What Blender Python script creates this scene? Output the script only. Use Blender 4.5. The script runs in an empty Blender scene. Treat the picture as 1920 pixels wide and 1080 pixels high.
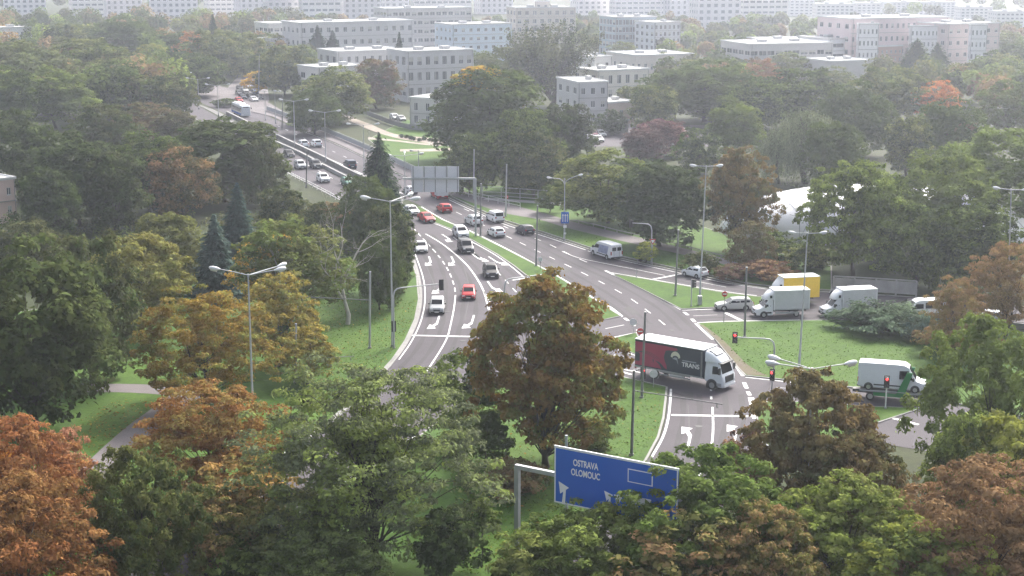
import bpy, bmesh, math, random
import numpy as np
from mathutils import Vector, Matrix

# ---------------------------------------------------------------- camera, sky, sun, exposure
SC = bpy.context.scene
COL = SC.collection
CAMH, FPX, PITCH = 43.7, 3000.0, math.atan(640 / 3000)
cam_data = bpy.data.cameras.new("camera")
cam_data.sensor_width = 36.0
cam_data.lens = 36.0 * FPX / 1920.0
cam_data.clip_start, cam_data.clip_end = 1.0, 12000.0
cam = bpy.data.objects.new("camera", cam_data)
COL.objects.link(cam)
cam.location = (0, 0, CAMH)
cam.rotation_euler = (math.radians(90) - PITCH, 0, 0)
SC.camera = cam

SUN_AZ, SUN_EL = math.radians(28), math.radians(42)      # azimuth from +Y towards +X: ahead and to the right
world = bpy.data.worlds.new("World")
SC.world = world
world.use_nodes = True
wn, wl = world.node_tree.nodes, world.node_tree.links
sky = wn.new("ShaderNodeTexSky")
sky.sky_type = 'NISHITA'
sky.sun_disc = False
sky.sun_elevation = SUN_EL
sky.sun_rotation = SUN_AZ
sky.air_density, sky.dust_density, sky.ozone_density = 1.0, 6.0, 1.5
hs = wn.new("ShaderNodeHueSaturation")
hs.inputs['Saturation'].default_value = 0.55             # an overcast sky is nearly colourless
wl.new(sky.outputs[0], hs.inputs['Color'])
wl.new(hs.outputs[0], wn['Background'].inputs[0])
wn['Background'].inputs[1].default_value = 0.12
sun_data = bpy.data.lights.new("sun", 'SUN')
sun_data.energy, sun_data.angle, sun_data.color = 2.1, math.radians(15), (1.0, 0.96, 0.9)
sun = bpy.data.objects.new("sun", sun_data)
COL.objects.link(sun)
sd = Vector((math.sin(SUN_AZ) * math.cos(SUN_EL), math.cos(SUN_AZ) * math.cos(SUN_EL), math.sin(SUN_EL)))
sun.rotation_euler = (-sd).to_track_quat('-Z', 'Y').to_euler()
SC.view_settings.view_transform = 'Standard'
SC.view_settings.look = 'None'
SC.view_settings.gamma = 1.0
SC.view_settings.use_curve_mapping = False
SC.view_settings.exposure = 1.55
SC.render.engine = 'CYCLES'
cy = SC.cycles
cy.use_denoising = True
cy.max_bounces, cy.diffuse_bounces, cy.glossy_bounces = 5, 2, 2
cy.transmission_bounces, cy.volume_bounces, cy.transparent_max_bounces = 3, 2, 6
cy.caustics_reflective = cy.caustics_refractive = False
cy.sample_clamp_indirect = 8.0

# ---------------------------------------------------------------- survey helpers (pixel of the 1920 photo -> ground point)
CP, SP = math.cos(PITCH), math.sin(PITCH)
def P(px, py, z=0.0):
    a, b = (px - 960) / FPX, (540 - py) / FPX
    d = (a, CP + b * SP, -SP + b * CP)
    t = (z - CAMH) / d[2]
    return Vector((a * t, d[1] * t, z))
def project(v):
    yy, zz = v.y, v.z - CAMH
    dep = yy * CP - zz * SP
    return 960 + FPX * v.x / dep, 540 - FPX * (zz * CP + yy * SP) / dep
def height_to(base, py):
    k = (540 - py) / FPX
    y = base.y
    return CAMH + y * (k * CP - SP) / (CP + k * SP)
def px_per_m(v):
    return FPX / (v.y * CP - (v.z - CAMH) * SP)
def base_from_top(px, ytop, h):
    lo, hi = ytop, 3000.0
    for _ in range(60):
        m = (lo + hi) / 2
        b = P(px, m)
        if project(Vector((b.x, b.y, h)))[1] < ytop: lo = m
        else: hi = m
    return P(px, m)
def heading(a, b):
    v = P(*b) - P(*a)
    return math.atan2(v.y, v.x)
def R(d): return math.radians(d)

# ---------------------------------------------------------------- scene helpers
def tag(o, label=None, cat=None, group=None, kind=None):
    if label: o["label"] = label
    if cat: o["category"] = cat
    if group: o["group"] = group
    if kind: o["kind"] = kind
    return o
def empty(name, loc=(0, 0, 0), rz=0.0):
    o = bpy.data.objects.new(name, None)
    COL.objects.link(o)
    o.location = loc
    o.rotation_euler = (0, 0, rz)
    o.empty_display_size = 0.3
    return o
def link(name, me, parent=None, loc=None, rz=None):
    o = bpy.data.objects.new(name, me)
    COL.objects.link(o)
    if parent is not None: o.parent = parent
    if loc is not None: o.location = loc
    if rz is not None: o.rotation_euler = (0, 0, rz)
    return o
def copy_tree(o, parent=None):
    c = o.copy()
    COL.objects.link(c)
    c.parent = parent
    for ch in list(o.children):
        copy_tree(ch, c)
    return c
def set_color(o, rgb):
    o.color = (*rgb, 1.0)
    for ch in o.children: set_color(ch, rgb)

class MB:
    """collects shapes for one mesh"""
    def __init__(s): s.v, s.f, s.m = [], [], []
    def add(s, vs, fs, mi=0):
        k = len(s.v)
        s.v += [tuple(v) for v in vs]
        s.f += [tuple(i + k for i in f) for f in fs]
        s.m += [mi] * len(fs)
        return s
    def box(s, c, d, mi=0, rz=0.0, taper=1.0):
        x, y, z = d[0] / 2, d[1] / 2, d[2] / 2
        co, si = math.cos(rz), math.sin(rz)
        vs = []
        for zz, t in ((-z, 1.0), (z, taper)):
            for xx, yy in ((-x, -y), (x, -y), (x, y), (-x, y)):
                xx, yy = xx * t, yy * t
                vs.append((c[0] + xx * co - yy * si, c[1] + xx * si + yy * co, c[2] + zz))
        return s.add(vs, [(0, 3, 2, 1), (4, 5, 6, 7), (0, 1, 5, 4), (1, 2, 6, 5), (2, 3, 7, 6), (3, 0, 4, 7)], mi)
    def quad(s, a, b, c, d, mi=0): return s.add([a, b, c, d], [(0, 1, 2, 3)], mi)
    def poly(s, pts, mi=0): return s.add(pts, [tuple(range(len(pts)))], mi)
    def tube(s, pts, rad, n=8, mi=0, cap=True):
        pts = [Vector(p) for p in pts]
        if not hasattr(rad, '__len__'): rad = [rad] * len(pts)
        vs, fs = [], []
        ref = None
        for i, p in enumerate(pts):
            t = (pts[min(i + 1, len(pts) - 1)] - pts[max(i - 1, 0)])
            if t.length < 1e-6: t = Vector((0, 0, 1))
            t.normalize()
            if ref is None:
                ref = Vector((1, 0, 0)) if abs(t.x) < 0.8 else Vector((0, 1, 0))
            u = (ref - t * ref.dot(t)).normalized()
            w = t.cross(u)
            ref = u
            for k in range(n):
                a = 2 * math.pi * k / n
                vs.append(p + (u * math.cos(a) + w * math.sin(a)) * rad[i])
        for i in range(len(pts) - 1):
            for k in range(n):
                a, b = i * n + k, i * n + (k + 1) % n
                fs.append((a, b, b + n, a + n))
        if cap:
            fs.append(tuple(range(n - 1, -1, -1)))
            fs.append(tuple(range((len(pts) - 1) * n, len(pts) * n)))
        return s.add(vs, fs, mi)
    def disc(s, c, axis, r, w, n=16, mi=0):
        axis = Vector(axis).normalized()
        c = Vector(c)
        return s.tube([c - axis * w / 2, c + axis * w / 2], r, n, mi)
    def prism(s, pts, z0, z1, mi=0):
        n = len(pts)
        vs = [(p[0], p[1], z0) for p in pts] + [(p[0], p[1], z1) for p in pts]
        fs = [tuple(range(n - 1, -1, -1)), tuple(range(n, 2 * n))]
        fs += [(i, (i + 1) % n, n + (i + 1) % n, n + i) for i in range(n)]
        return s.add(vs, fs, mi)
    def mesh(s, name, mats, smooth=None):
        me = bpy.data.meshes.new(name)
        me.from_pydata(s.v, [], s.f)
        for m in (mats if isinstance(mats, (list, tuple)) else [mats]): me.materials.append(m)
        if any(s.m): me.polygons.foreach_set("material_index", s.m)
        me.update()
        if smooth is not None:
            me.polygons.foreach_set("use_smooth", [True] * len(me.polygons))
            if smooth < 179: me.set_sharp_from_angle(angle=R(smooth))
        return me
    def build(s, name, mats, parent=None, loc=None, rz=None, smooth=None):
        return link(name, s.mesh(name, mats, smooth), parent, loc, rz)

def spline(pts, step=1.5):
    """Catmull-Rom through world points, resampled"""
    pts = [Vector(p) for p in pts]
    if len(pts) == 2:
        n = max(1, int((pts[1] - pts[0]).length / step))
        return [pts[0].lerp(pts[1], i / n) for i in range(n + 1)]
    q = [pts[0] * 2 - pts[1]] + pts + [pts[-1] * 2 - pts[-2]]
    out = []
    for i in range(1, len(q) - 2):
        a, b, c, d = q[i - 1:i + 3]
        n = max(2, int((c - b).length / step))
        for k in range(n):
            t = k / n
            out.append(0.5 * ((2 * b) + (c - a) * t + (2 * a - 5 * b + 4 * c - d) * t * t + (3 * b - a - 3 * c + d) * t ** 3))
    out.append(pts[-1])
    return out
def ground_line(px, step=1.5, curved=True):
    w = [P(*p) for p in px]
    return spline(w, step) if curved else w

# ---------------------------------------------------------------- materials
def new_mat(name):
    m = bpy.data.materials.new(name)
    m.use_nodes = True
    nt = m.node_tree
    return m, nt.nodes, nt.links, nt.nodes['Principled BSDF']
def N(nodes, kind, **kw):
    n = nodes.new(kind)
    for k, v in kw.items():
        if k in n.inputs: n.inputs[k].default_value = v
        else: setattr(n, k, v)
    return n
def ramp(nodes, stops):
    r = nodes.new('ShaderNodeValToRGB')
    while len(r.color_ramp.elements) < len(stops): r.color_ramp.elements.new(0.5)
    for e, (p, c) in zip(r.color_ramp.elements, stops):
        e.position = p
        e.color = (*c, 1) if len(c) == 3 else c
    return r
def mat(name, col, rough=0.6, metal=0.0, var=0.12, scale=3.0, bump=0.0, spec=0.5, objcol=False, emit=None, coat=0.0):
    m, n, l, b = new_mat(name)
    b.inputs['Roughness'].default_value = rough
    b.inputs['Metallic'].default_value = metal
    b.inputs['Specular IOR Level'].default_value = spec
    b.inputs['Coat Weight'].default_value = coat
    src = None
    if objcol:
        src = N(n, 'ShaderNodeObjectInfo').outputs['Color']
    if var > 0:
        tc = N(n, 'ShaderNodeTexCoord')
        nz = N(n, 'ShaderNodeTexNoise', Scale=scale, Detail=5.0, Roughness=0.6)
        l.new(tc.outputs['Object'], nz.inputs['Vector'])
        mr = N(n, 'ShaderNodeMapRange')
        mr.inputs['To Min'].default_value, mr.inputs['To Max'].default_value = 1 - var * 1.6, 1 + var * 1.6
        l.new(nz.outputs['Fac'], mr.inputs['Value'])
        mx = N(n, 'ShaderNodeMix', data_type='RGBA', blend_type='MULTIPLY')
        mx.inputs['Factor'].default_value = 1.0
        if src: l.new(src, mx.inputs[6])
        else: mx.inputs[6].default_value = (*col, 1)
        l.new(mr.outputs[0], mx.inputs[7])
        src = mx.outputs[2]
        if bump:
            bp = N(n, 'ShaderNodeBump', Strength=bump, Distance=0.05)
            l.new(nz.outputs['Fac'], bp.inputs['Height'])
            l.new(bp.outputs[0], b.inputs['Normal'])
    if src: l.new(src, b.inputs['Base Color'])
    else: b.inputs['Base Color'].default_value = (*col, 1)
    if emit:
        b.inputs['Emission Color'].default_value = (*emit[0], 1)
        b.inputs['Emission Strength'].default_value = emit[1]
    return m

def ground_mat(name, stops_a, stops_b, sa, sb, rough=0.9, bump=0.3, sc=30.0, amt=0.35):
    """two-scale mottled ground"""
    m, n, l, b = new_mat(name)
    tc = N(n, 'ShaderNodeTexCoord')
    n1 = N(n, 'ShaderNodeTexNoise', Scale=sa, Detail=8.0, Roughness=0.65)
    n2 = N(n, 'ShaderNodeTexNoise', Scale=sb, Detail=6.0, Roughness=0.7)
    n3 = N(n, 'ShaderNodeTexNoise', Scale=sc, Detail=4.0, Roughness=0.7)
    for q in (n1, n2, n3): l.new(tc.outputs['Object'], q.inputs['Vector'])
    r1, r2 = ramp(n, stops_a), ramp(n, stops_b)
    l.new(n1.outputs['Fac'], r1.inputs[0]); l.new(n1.outputs['Fac'], r2.inputs[0])
    th = N(n, 'ShaderNodeMapRange')
    th.inputs['From Min'].default_value, th.inputs['From Max'].default_value = 0.38, 0.62
    l.new(n2.outputs['Fac'], th.inputs['Value'])
    mx = N(n, 'ShaderNodeMix', data_type='RGBA')
    l.new(th.outputs[0], mx.inputs[0]); l.new(r1.outputs[0], mx.inputs[6]); l.new(r2.outputs[0], mx.inputs[7])
    mr = N(n, 'ShaderNodeMapRange')
    mr.inputs['From Min'].default_value, mr.inputs['From Max'].default_value = 0.25, 0.75
    mr.inputs['To Min'].default_value, mr.inputs['To Max'].default_value = 1 - amt, 1 + amt
    l.new(n3.outputs['Fac'], mr.inputs['Value'])
    m2 = N(n, 'ShaderNodeMix', data_type='RGBA', blend_type='MULTIPLY')
    m2.inputs[0].default_value = 1.0
    l.new(mx.outputs[2], m2.inputs[6]); l.new(mr.outputs[0], m2.inputs[7])
    l.new(m2.outputs[2], b.inputs['Base Color'])
    b.inputs['Roughness'].default_value = rough
    b.inputs['Specular IOR Level'].default_value = 0.25
    bp = N(n, 'ShaderNodeBump', Strength=bump, Distance=0.06)
    l.new(n3.outputs['Fac'], bp.inputs['Height']); l.new(bp.outputs[0], b.inputs['Normal'])
    return m

M = {}
M['grass'] = ground_mat('grass', [(0.25, (0.0259, 0.0647, 0.0038)), (0.75, (0.0490, 0.1128, 0.0054))],
                        [(0.25, (0.0377, 0.0812, 0.0043)), (0.75, (0.0636, 0.1223, 0.0065))], 0.35, 0.07, bump=0.6, sc=2.6, amt=0.3)
M['wild'] = ground_mat('wild_grass', [(0.3, (0.0179, 0.0281, 0.0085)), (0.7, (0.0357, 0.0510, 0.0127))],
                       [(0.3, (0.0306, 0.0281, 0.0127)), (0.7, (0.0433, 0.0561, 0.0153))], 0.3, 0.03, bump=0.6, sc=1.8, amt=0.35)
M['asphalt'] = ground_mat('asphalt', [(0.3, (0.0512, 0.0435, 0.0518)), (0.7, (0.0632, 0.0545, 0.0648))],
                          [(0.3, (0.0592, 0.0514, 0.0599)), (0.7, (0.0728, 0.0632, 0.0737))], 0.10, 0.05, rough=0.8, bump=0.12, sc=6.0, amt=0.12)
M['asphalt_pale'] = ground_mat('pale_asphalt', [(0.3, (0.17, 0.162, 0.165)), (0.7, (0.22, 0.21, 0.215))],
                               [(0.3, (0.20, 0.19, 0.195)), (0.7, (0.25, 0.24, 0.245))], 0.10, 0.05, rough=0.8, bump=0.12, sc=6.0, amt=0.12)
M['path'] = ground_mat('path_asphalt', [(0.3, (0.120, 0.108, 0.112)), (0.7, (0.160, 0.144, 0.148))],
                       [(0.3, (0.136, 0.120, 0.120)), (0.7, (0.180, 0.160, 0.164))], 0.2, 0.1, rough=0.85, bump=0.15, sc=7.0, amt=0.12)
M['gravel'] = ground_mat('gravel_path', [(0.3, (0.230, 0.196, 0.162)), (0.7, (0.306, 0.264, 0.221))],
                         [(0.3, (0.255, 0.221, 0.178)), (0.7, (0.340, 0.297, 0.255))], 0.2, 0.1, sc=8.0, amt=0.12)
M['kerb'] = mat('kerb_concrete', (0.23, 0.225, 0.215), 0.85, var=0.2, scale=0.8)
M['soil'] = ground_mat('soil_edge', [(0.3, (0.10, 0.075, 0.06)), (0.7, (0.14, 0.11, 0.085))],
                       [(0.3, (0.12, 0.10, 0.06)), (0.7, (0.09, 0.10, 0.035))], 0.5, 0.3, sc=6.0, amt=0.2)
M['mark'] = mat('road_paint', (0.56, 0.56, 0.55), 0.6, var=0.24, scale=1.6)
M['mark_worn'] = mat('worn_road_paint', (0.42, 0.42, 0.41), 0.7, var=0.22, scale=1.5)
M['steel'] = mat('galvanised_steel', (0.40, 0.41, 0.42), 0.5, 0.35, var=0.12, scale=2.0)
M['steel_dark'] = mat('weathered_steel', (0.20, 0.20, 0.205), 0.6, 0.3, var=0.15, scale=2.0)
M['steel_white'] = mat('white_steel', (0.68, 0.68, 0.67), 0.5, 0.0, var=0.12, scale=2.0)
M['lamp'] = mat('lamp_housing', (0.66, 0.67, 0.68), 0.4, 0.0, var=0.08, scale=3.0)
M['lens'] = mat('lamp_lens', (0.5, 0.5, 0.46), 0.15, var=0.0)
M['concrete'] = mat('concrete', (0.30, 0.295, 0.285), 0.9, var=0.2, scale=0.9, bump=0.2)
M['concrete_dark'] = mat('stained_concrete', (0.15, 0.145, 0.14), 0.9, var=0.3, scale=0.6, bump=0.2)
M['paint'] = mat('car_paint', (1, 1, 1), 0.35, 0.0, var=0.03, scale=2.0, objcol=True, coat=0.05, spec=0.2)
M['glass'] = mat('dark_glass', (0.008, 0.009, 0.012), 0.12, var=0.0, spec=0.22)
M['tyre'] = mat('tyre_rubber', (0.022, 0.022, 0.023), 0.8, var=0.1)
M['rim'] = mat('wheel_rim', (0.42, 0.43, 0.44), 0.35, 0.6, var=0.05)
M['black'] = mat('black_plastic', (0.022, 0.022, 0.024), 0.55, var=0.1)
M['headlight'] = mat('headlight_glass', (0.78, 0.80, 0.82), 0.1, var=0.0)
M['tail'] = mat('tail_light_glass', (0.35, 0.02, 0.02), 0.2, var=0.0)
M['plate'] = mat('number_plate', (0.75, 0.75, 0.73), 0.5, var=0.05)
M['white'] = mat('white_paint', (0.74, 0.75, 0.76), 0.4, var=0.06, scale=1.0)
M['tarp'] = mat('grey_tarpaulin', (0.55, 0.55, 0.57), 0.6, var=0.1, scale=1.4, bump=0.3)
M['yellow'] = mat('yellow_paint', (0.78, 0.52, 0.03), 0.45, var=0.06)
M['bark'] = mat('bark', (0.055, 0.043, 0.033), 0.95, var=0.3, scale=4.0, bump=0.6)
M['bark_pale'] = mat('pale_bark', (0.42, 0.39, 0.35), 0.9, var=0.3, scale=3.0, bump=0.4)
M['wall'] = mat('wall_render', (1, 1, 1), 0.9, var=0.06, scale=0.25, objcol=True)
M['roof'] = mat('flat_roof', (0.50, 0.49, 0.48), 0.9, var=0.12, scale=0.3)
M['roof_edge'] = mat('roof_edge_metal', (0.66, 0.66, 0.66), 0.5, var=0.06)
M['frame'] = mat('window_frame', (0.60, 0.60, 0.60), 0.5, var=0.0)
M['pane'] = mat('window_pane', (0.07, 0.08, 0.095), 0.08, var=0.0, spec=0.7)
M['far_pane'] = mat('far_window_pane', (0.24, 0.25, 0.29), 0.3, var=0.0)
M['blue_sign'] = mat('blue_sign_face', (0.004, 0.105, 0.50), 0.5, var=0.04, scale=0.6)
M['sign_white'] = mat('sign_white_sheeting', (0.78, 0.78, 0.78), 0.5, var=0.03)
M['sign_back'] = mat('sign_back_sheet', (0.62, 0.62, 0.66), 0.5, 0.0, var=0.06, scale=0.8)
M['sign_red'] = mat('sign_red_sheeting', (0.5, 0.02, 0.02), 0.5, var=0.04)
M['red_on'] = mat('red_signal_lit', (0.6, 0.02, 0.02), 0.4, var=0.0, emit=((1.0, 0.03, 0.03), 3.0))
M['lens_off'] = mat('signal_lens_dark', (0.03, 0.03, 0.03), 0.3, var=0.0)
M['membrane'] = mat('white_membrane', (0.80, 0.79, 0.80), 0.6, var=0.04, scale=0.4)
# ---------------------------------------------------------------- ground, roads, kerbs, markings
def struct(name, mb, m, **k):
    return tag(mb.build(name, m, **k), kind='structure')
g = MB()
NX, NY = 24, 48
g.quad((-3000, -60, 0), (3000, -60, 0), (3000, 6500, 0), (-3000, 6500, 0))
ground = struct('ground', g, M['wild'])

def sheet(name, px, m, z, kind='structure', curved=False):
    pts = [P(*p) for p in px]
    mb = MB(); mb.poly([(p.x, p.y, z) for p in pts])
    o = mb.build(name, m)
    if o.data.polygons[0].normal.z < 0: o.data.flip_normals()
    return tag(o, kind=kind)
def strip(name, left, right, m, z):
    a, b = ground_line(left), ground_line(right)
    n = max(len(a), len(b))
    def res(l):
        d = [0.0]
        for i in range(1, len(l)): d.append(d[-1] + (l[i] - l[i - 1]).length)
        out = []
        j = 0
        for k in range(n):
            t = d[-1] * k / (n - 1)
            while j < len(l) - 2 and d[j + 1] < t: j += 1
            u = (t - d[j]) / max(1e-6, d[j + 1] - d[j])
            out.append(l[j].lerp(l[j + 1], min(1, max(0, u))))
        return out
    a, b = res(a), res(b)
    mb = MB()
    vs = [(p.x, p.y, z) for p in a] + [(p.x, p.y, z) for p in b]
    mb.add(vs, [(i, n + i, n + i + 1, i + 1) for i in range(n - 1)])
    o = mb.build(name, m)
    if o.data.polygons[0].normal.z < 0: o.data.flip_normals()
    return tag(o, kind='structure')

L_LEFT = [(300, 178), (350, 212), (400, 245), (460, 280), (520, 313), (556, 333), (610, 362), (690, 402), (745, 440), (773, 478), (785, 520), (789, 560), (782, 600), (764, 640), (740, 675), (690, 730), (620, 792), (520, 865), (400, 945), (250, 1040), (60, 1160)]
L_RIGHT = [(330, 172), (375, 200), (420, 226), (470, 250), (520, 273), (562, 292), (620, 324), (680, 356), (750, 393), (800, 412), (846, 430), (881, 449), (929, 476), (960, 497), (987, 519), (1000, 545), (985, 580), (955, 620), (905, 690), (850, 762), (777, 822), (643, 910), (453, 1032), (330, 1108), (200, 1190)]
R_LEFT = [(300, 160), (350, 181), (400, 203), (450, 227), (512, 255), (560, 277), (610, 301), (650, 322), (700, 345), (760, 373), (790, 386), (833, 411), (883, 432), (950, 465), (1008, 495), (1054, 520), (1130, 568), (1165, 592), (1205, 630), (1260, 690)]
R_RIGHT = [(330, 152), (380, 172), (440, 194), (500, 217), (562, 244), (625, 269), (683, 296), (760, 333), (842, 372), (892, 395), (946, 418), (971, 426), (1012, 438), (1100, 467), (1135, 500), (1180, 528), (1240, 557), (1277, 581), (1305, 607), (1350, 650)]
SLIP_TOP = [(1040, 446), (1100, 467), (1168, 486), (1272, 509), (1360, 528), (1410, 538), (1480, 545), (1560, 549), (1740, 560), (1930, 578)]
SLIP_BOT = [(1080, 490), (1135, 508), (1193, 520), (1272, 534), (1360, 549), (1419, 556), (1480, 562), (1560, 568), (1740, 580), (1930, 600)]
road_l = strip('road_towards_camera', L_LEFT, L_RIGHT, M['asphalt'], 0.012)
road_r = strip('road_away', R_LEFT, R_RIGHT, M['asphalt'], 0.016)
slip = strip('slip_road', SLIP_TOP, SLIP_BOT, M['asphalt'], 0.020)
east = strip('side_road', [(1265, 578), (1342, 578), (1440, 574), (1560, 566), (1740, 570), (1930, 585)],
             [(1290, 609), (1360, 604), (1500, 601), (1660, 599), (1750, 606), (1930, 625)], M['asphalt'], 0.024)
JUNC = [(900, 500), (985, 520), (1060, 545), (1150, 585), (1200, 572), (1277, 581), (1305, 607), (1339, 637), (1387, 697), (1397, 707), (1474, 715), (1545, 723), (1640, 734), (1780, 758), (1930, 790),
        (1930, 880), (1760, 850), (1640, 830), (1520, 850), (1440, 830), (1418, 770), (1330, 775), (1253, 730), (1160, 705), (1080, 690), (950, 720), (890, 745), (840, 720), (850, 640), (880, 560)]
junction = sheet('junction_surface', JUNC, M['asphalt'], 0.028)
A_LEFT = [(1253, 722), (1252, 750), (1248, 785), (1238, 820), (1215, 862), (1170, 925), (1110, 1005), (1040, 1085), (960, 1160)]
A_RIGHT = [(1408, 722), (1414, 750), (1419, 785), (1416, 825), (1400, 870), (1365, 935), (1310, 1010), (1245, 1090), (1170, 1170)]
road_a = strip('approach_road', A_LEFT, A_RIGHT, M['asphalt'], 0.032)

def kerb(name, px, w=0.2, h=0.11, z0=0.0, m=None, parent=None, curved=True, gutter=0.0):
    l = ground_line(px, 2.0, curved)
    mb = MB()
    n = len(l)
    ring = []
    for i, p in enumerate(l):
        t = (l[min(i + 1, n - 1)] - l[max(i - 1, 0)]).normalized()
        s = Vector((-t.y, t.x, 0))
        ring.append((p + s * w / 2, p - s * w / 2))
    for i in range(n - 1):
        (a, b), (c, d) = ring[i], ring[i + 1]
        A, B, C, D = [(v.x, v.y, z0 + h) for v in (a, b, c, d)]
        a2, b2, c2, d2 = [(v.x, v.y, -0.02) for v in (a, b, c, d)]
        mb.quad(A, B, D, C); mb.quad(b2, d2, D, B); mb.quad(a2, A, C, c2)
    o = mb.build(name, m or M['kerb'], parent)
    if parent is None: tag(o, kind='structure')
    return o
def island(name, px, h=0.12, m='grass', curved=False, border=0.22):
    pts = [P(*p) for p in px]
    if curved:
        pts = spline(pts + [pts[0]], 2.0)[:-1]
    mb = MB()
    c = sum(pts, Vector()) / len(pts)
    area = sum(pts[i].x * pts[(i + 1) % len(pts)].y - pts[(i + 1) % len(pts)].x * pts[i].y for i in range(len(pts)))
    if area < 0: pts.reverse()
    n = len(pts)
    inner = []
    for i in range(n):
        t1 = (pts[i] - pts[i - 1]).normalized(); t2 = (pts[(i + 1) % n] - pts[i]).normalized()
        nn = Vector((-(t1 + t2).y, (t1 + t2).x, 0)).normalized()
        inner.append(pts[i] + nn * border)
    mb.poly([(p.x, p.y, h + 0.01) for p in inner])
    top = mb.build(name, M[m])
    tag(top, kind='structure')
    kb = MB()
    for i in range(n):
        a, b, c2, d = pts[i], pts[(i + 1) % n], inner[(i + 1) % n], inner[i]
        kb.quad((a.x, a.y, h), (b.x, b.y, h), (c2.x, c2.y, h), (d.x, d.y, h))
        kb.quad((a.x, a.y, -0.02), (b.x, b.y, -0.02), (b.x, b.y, h), (a.x, a.y, h))
        kb.quad((d.x, d.y, h), (c2.x, c2.y, h), (c2.x, c2.y, h + 0.012), (d.x, d.y, h + 0.012))
    kb.build('kerb', M['kerb'], top)
    return top

MED_B = [(762, 396), (803, 414), (849, 432), (884, 451), (931, 478), (962, 499), (990, 521), (1040, 552), (1105, 607)]
MED_T = [(1165, 594), (1127, 570), (1052, 523), (1005, 497), (947, 467), (880, 434), (830, 413), (787, 388)]
median = island('median_grass', MED_B + MED_T)
upper_median = island('upper_median_strip', [(345, 187), (385, 204), (432, 229), (478, 250), (525, 272), (566, 291), (624, 323), (684, 355), (752, 390), (757, 373), (698, 347), (648, 324), (608, 303), (558, 279), (510, 257), (448, 229), (398, 205)], m='concrete_dark', h=0.1)
wedge = island('wedge_lawn', [(1150, 516), (1277, 581), (1342, 578), (1440, 573), (1480, 563), (1419, 557), (1360, 550), (1272, 535), (1193, 521)])
tri = island('triangle_lawn', [(1137, 638), (1193, 625), (1206, 646), (1206, 671), (1142, 648)])
lawn_e = island('lawn_right', [(1307, 607), (1360, 604.5), (1500, 602), (1660, 600), (1780, 606), (1930, 622), (1930, 785), (1780, 756), (1640, 733), (1545, 722), (1474, 714), (1397, 706), (1387, 696), (1339, 636)])
soil_e = strip('bare_earth_edge', [(1312, 611), (1342, 638), (1390, 696), (1402, 705)], [(1318, 611), (1356, 640), (1404, 688), (1440, 707)], M['soil'], 0.138)
lawn_c = island('lawn_centre', [(1252, 727), (1160, 706), (1080, 693), (950, 722), (893, 745), (852, 764), (779, 824), (645, 912), (455, 1034), (332, 1110), (300, 1200), (950, 1200), (1038, 1087), (1108, 1007), (1168, 927), (1213, 864), (1236, 821), (1246, 785), (1250, 750)])
corner = island('corner_lawn', [(1415, 772), (1440, 752), (1560, 758), (1630, 763), (1728, 767), (1636, 798), (1560, 840), (1480, 860), (1425, 830)])
lawn_l = island('lawn_left', [(787, 562), (780, 600), (762, 640), (738, 675), (688, 730), (618, 792), (518, 865), (398, 945), (248, 1040), (100, 1130), (-300, 1130), (-300, 640), (200, 560), (560, 500), (720, 470), (771, 480), (783, 520)])
lawn_n = island('verge_lawn', [(844, 368), (892, 391), (946, 414), (1012, 434), (1102, 464), (1168, 482), (1272, 505), (1360, 524), (1410, 534), (1480, 541), (1560, 545), (1560, 500), (1440, 470), (1330, 430), (1200, 390), (1100, 372), (960, 350), (880, 348)])
park = island('park_lawn', [(690, 262), (760, 225), (850, 240), (860, 330), (770, 325)], h=0.1)
sidewalk = strip('pavement', [(862, 358), (905, 370), (989, 393), (1030, 404), (1085, 420), (1168, 440), (1256, 461), (1352, 485), (1440, 512), (1520, 530)],
                 [(842, 366), (892, 384), (946, 401), (1010, 413), (1068, 430), (1168, 454), (1285, 480), (1356, 497), (1420, 516), (1500, 536)], M['path'], 0.136)
bridge_walk = strip('bridge_pavement', [(430, 182), (500, 207), (566, 232), (640, 261), (700, 287), (770, 320), (850, 357)], [(436, 190), (500, 215), (562, 242), (625, 267), (683, 294), (760, 331), (842, 368)], M['path'], 0.14)
footpath = strip('foot_path', [(120, 915), (165, 868), (235, 805), (290, 765), (330, 735)], [(185, 915), (225, 872), (290, 815), (335, 782), (370, 745)], M['path'], 0.134)
crosspath = strip('cross_path', [(150, 722), (230, 722), (320, 726), (420, 740)], [(150, 738), (230, 738), (320, 744), (420, 760)], M['path'], 0.138)
for nm, a, b in (('park_path', [(640, 214), (690, 232), (740, 252), (790, 258), (850, 264)], [(640, 220), (690, 243), (740, 259), (790, 268), (850, 276)]),
                 ('park_path', [(690, 258), (740, 263), (800, 270), (860, 272)], [(690, 262), (740, 266), (800, 273), (860, 276)]),
                 ('park_path', [(750, 281), (800, 280), (860, 278)], [(750, 285), (800, 285), (860, 284)]),
                 ('plaza', [(330, 160), (420, 195), (520, 222)], [(360, 150), (470, 178), (560, 226)])):
    strip(nm, a, b, M['gravel'] if nm == 'park_path' else M['path'], 0.13)
car_park = sheet('car_park', [(420, 172), (440, 150), (470, 128), (500, 150), (505, 190), (470, 205)], M['path'], 0.018)
car_park2 = sheet('car_park', [(1085, 275), (1085, 235), (1150, 232), (1330, 235), (1330, 275)], M['asphalt'], 0.018)

kerb('kerb', L_LEFT[9:], h=0.12, w=0.35)
kerb('kerb', L_LEFT[:10], h=0.12, w=0.25)
kerb('kerb', R_RIGHT[4:14], h=0.12, w=0.25)
kerb('kerb', SLIP_TOP[1:], h=0.12, w=0.25)

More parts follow.
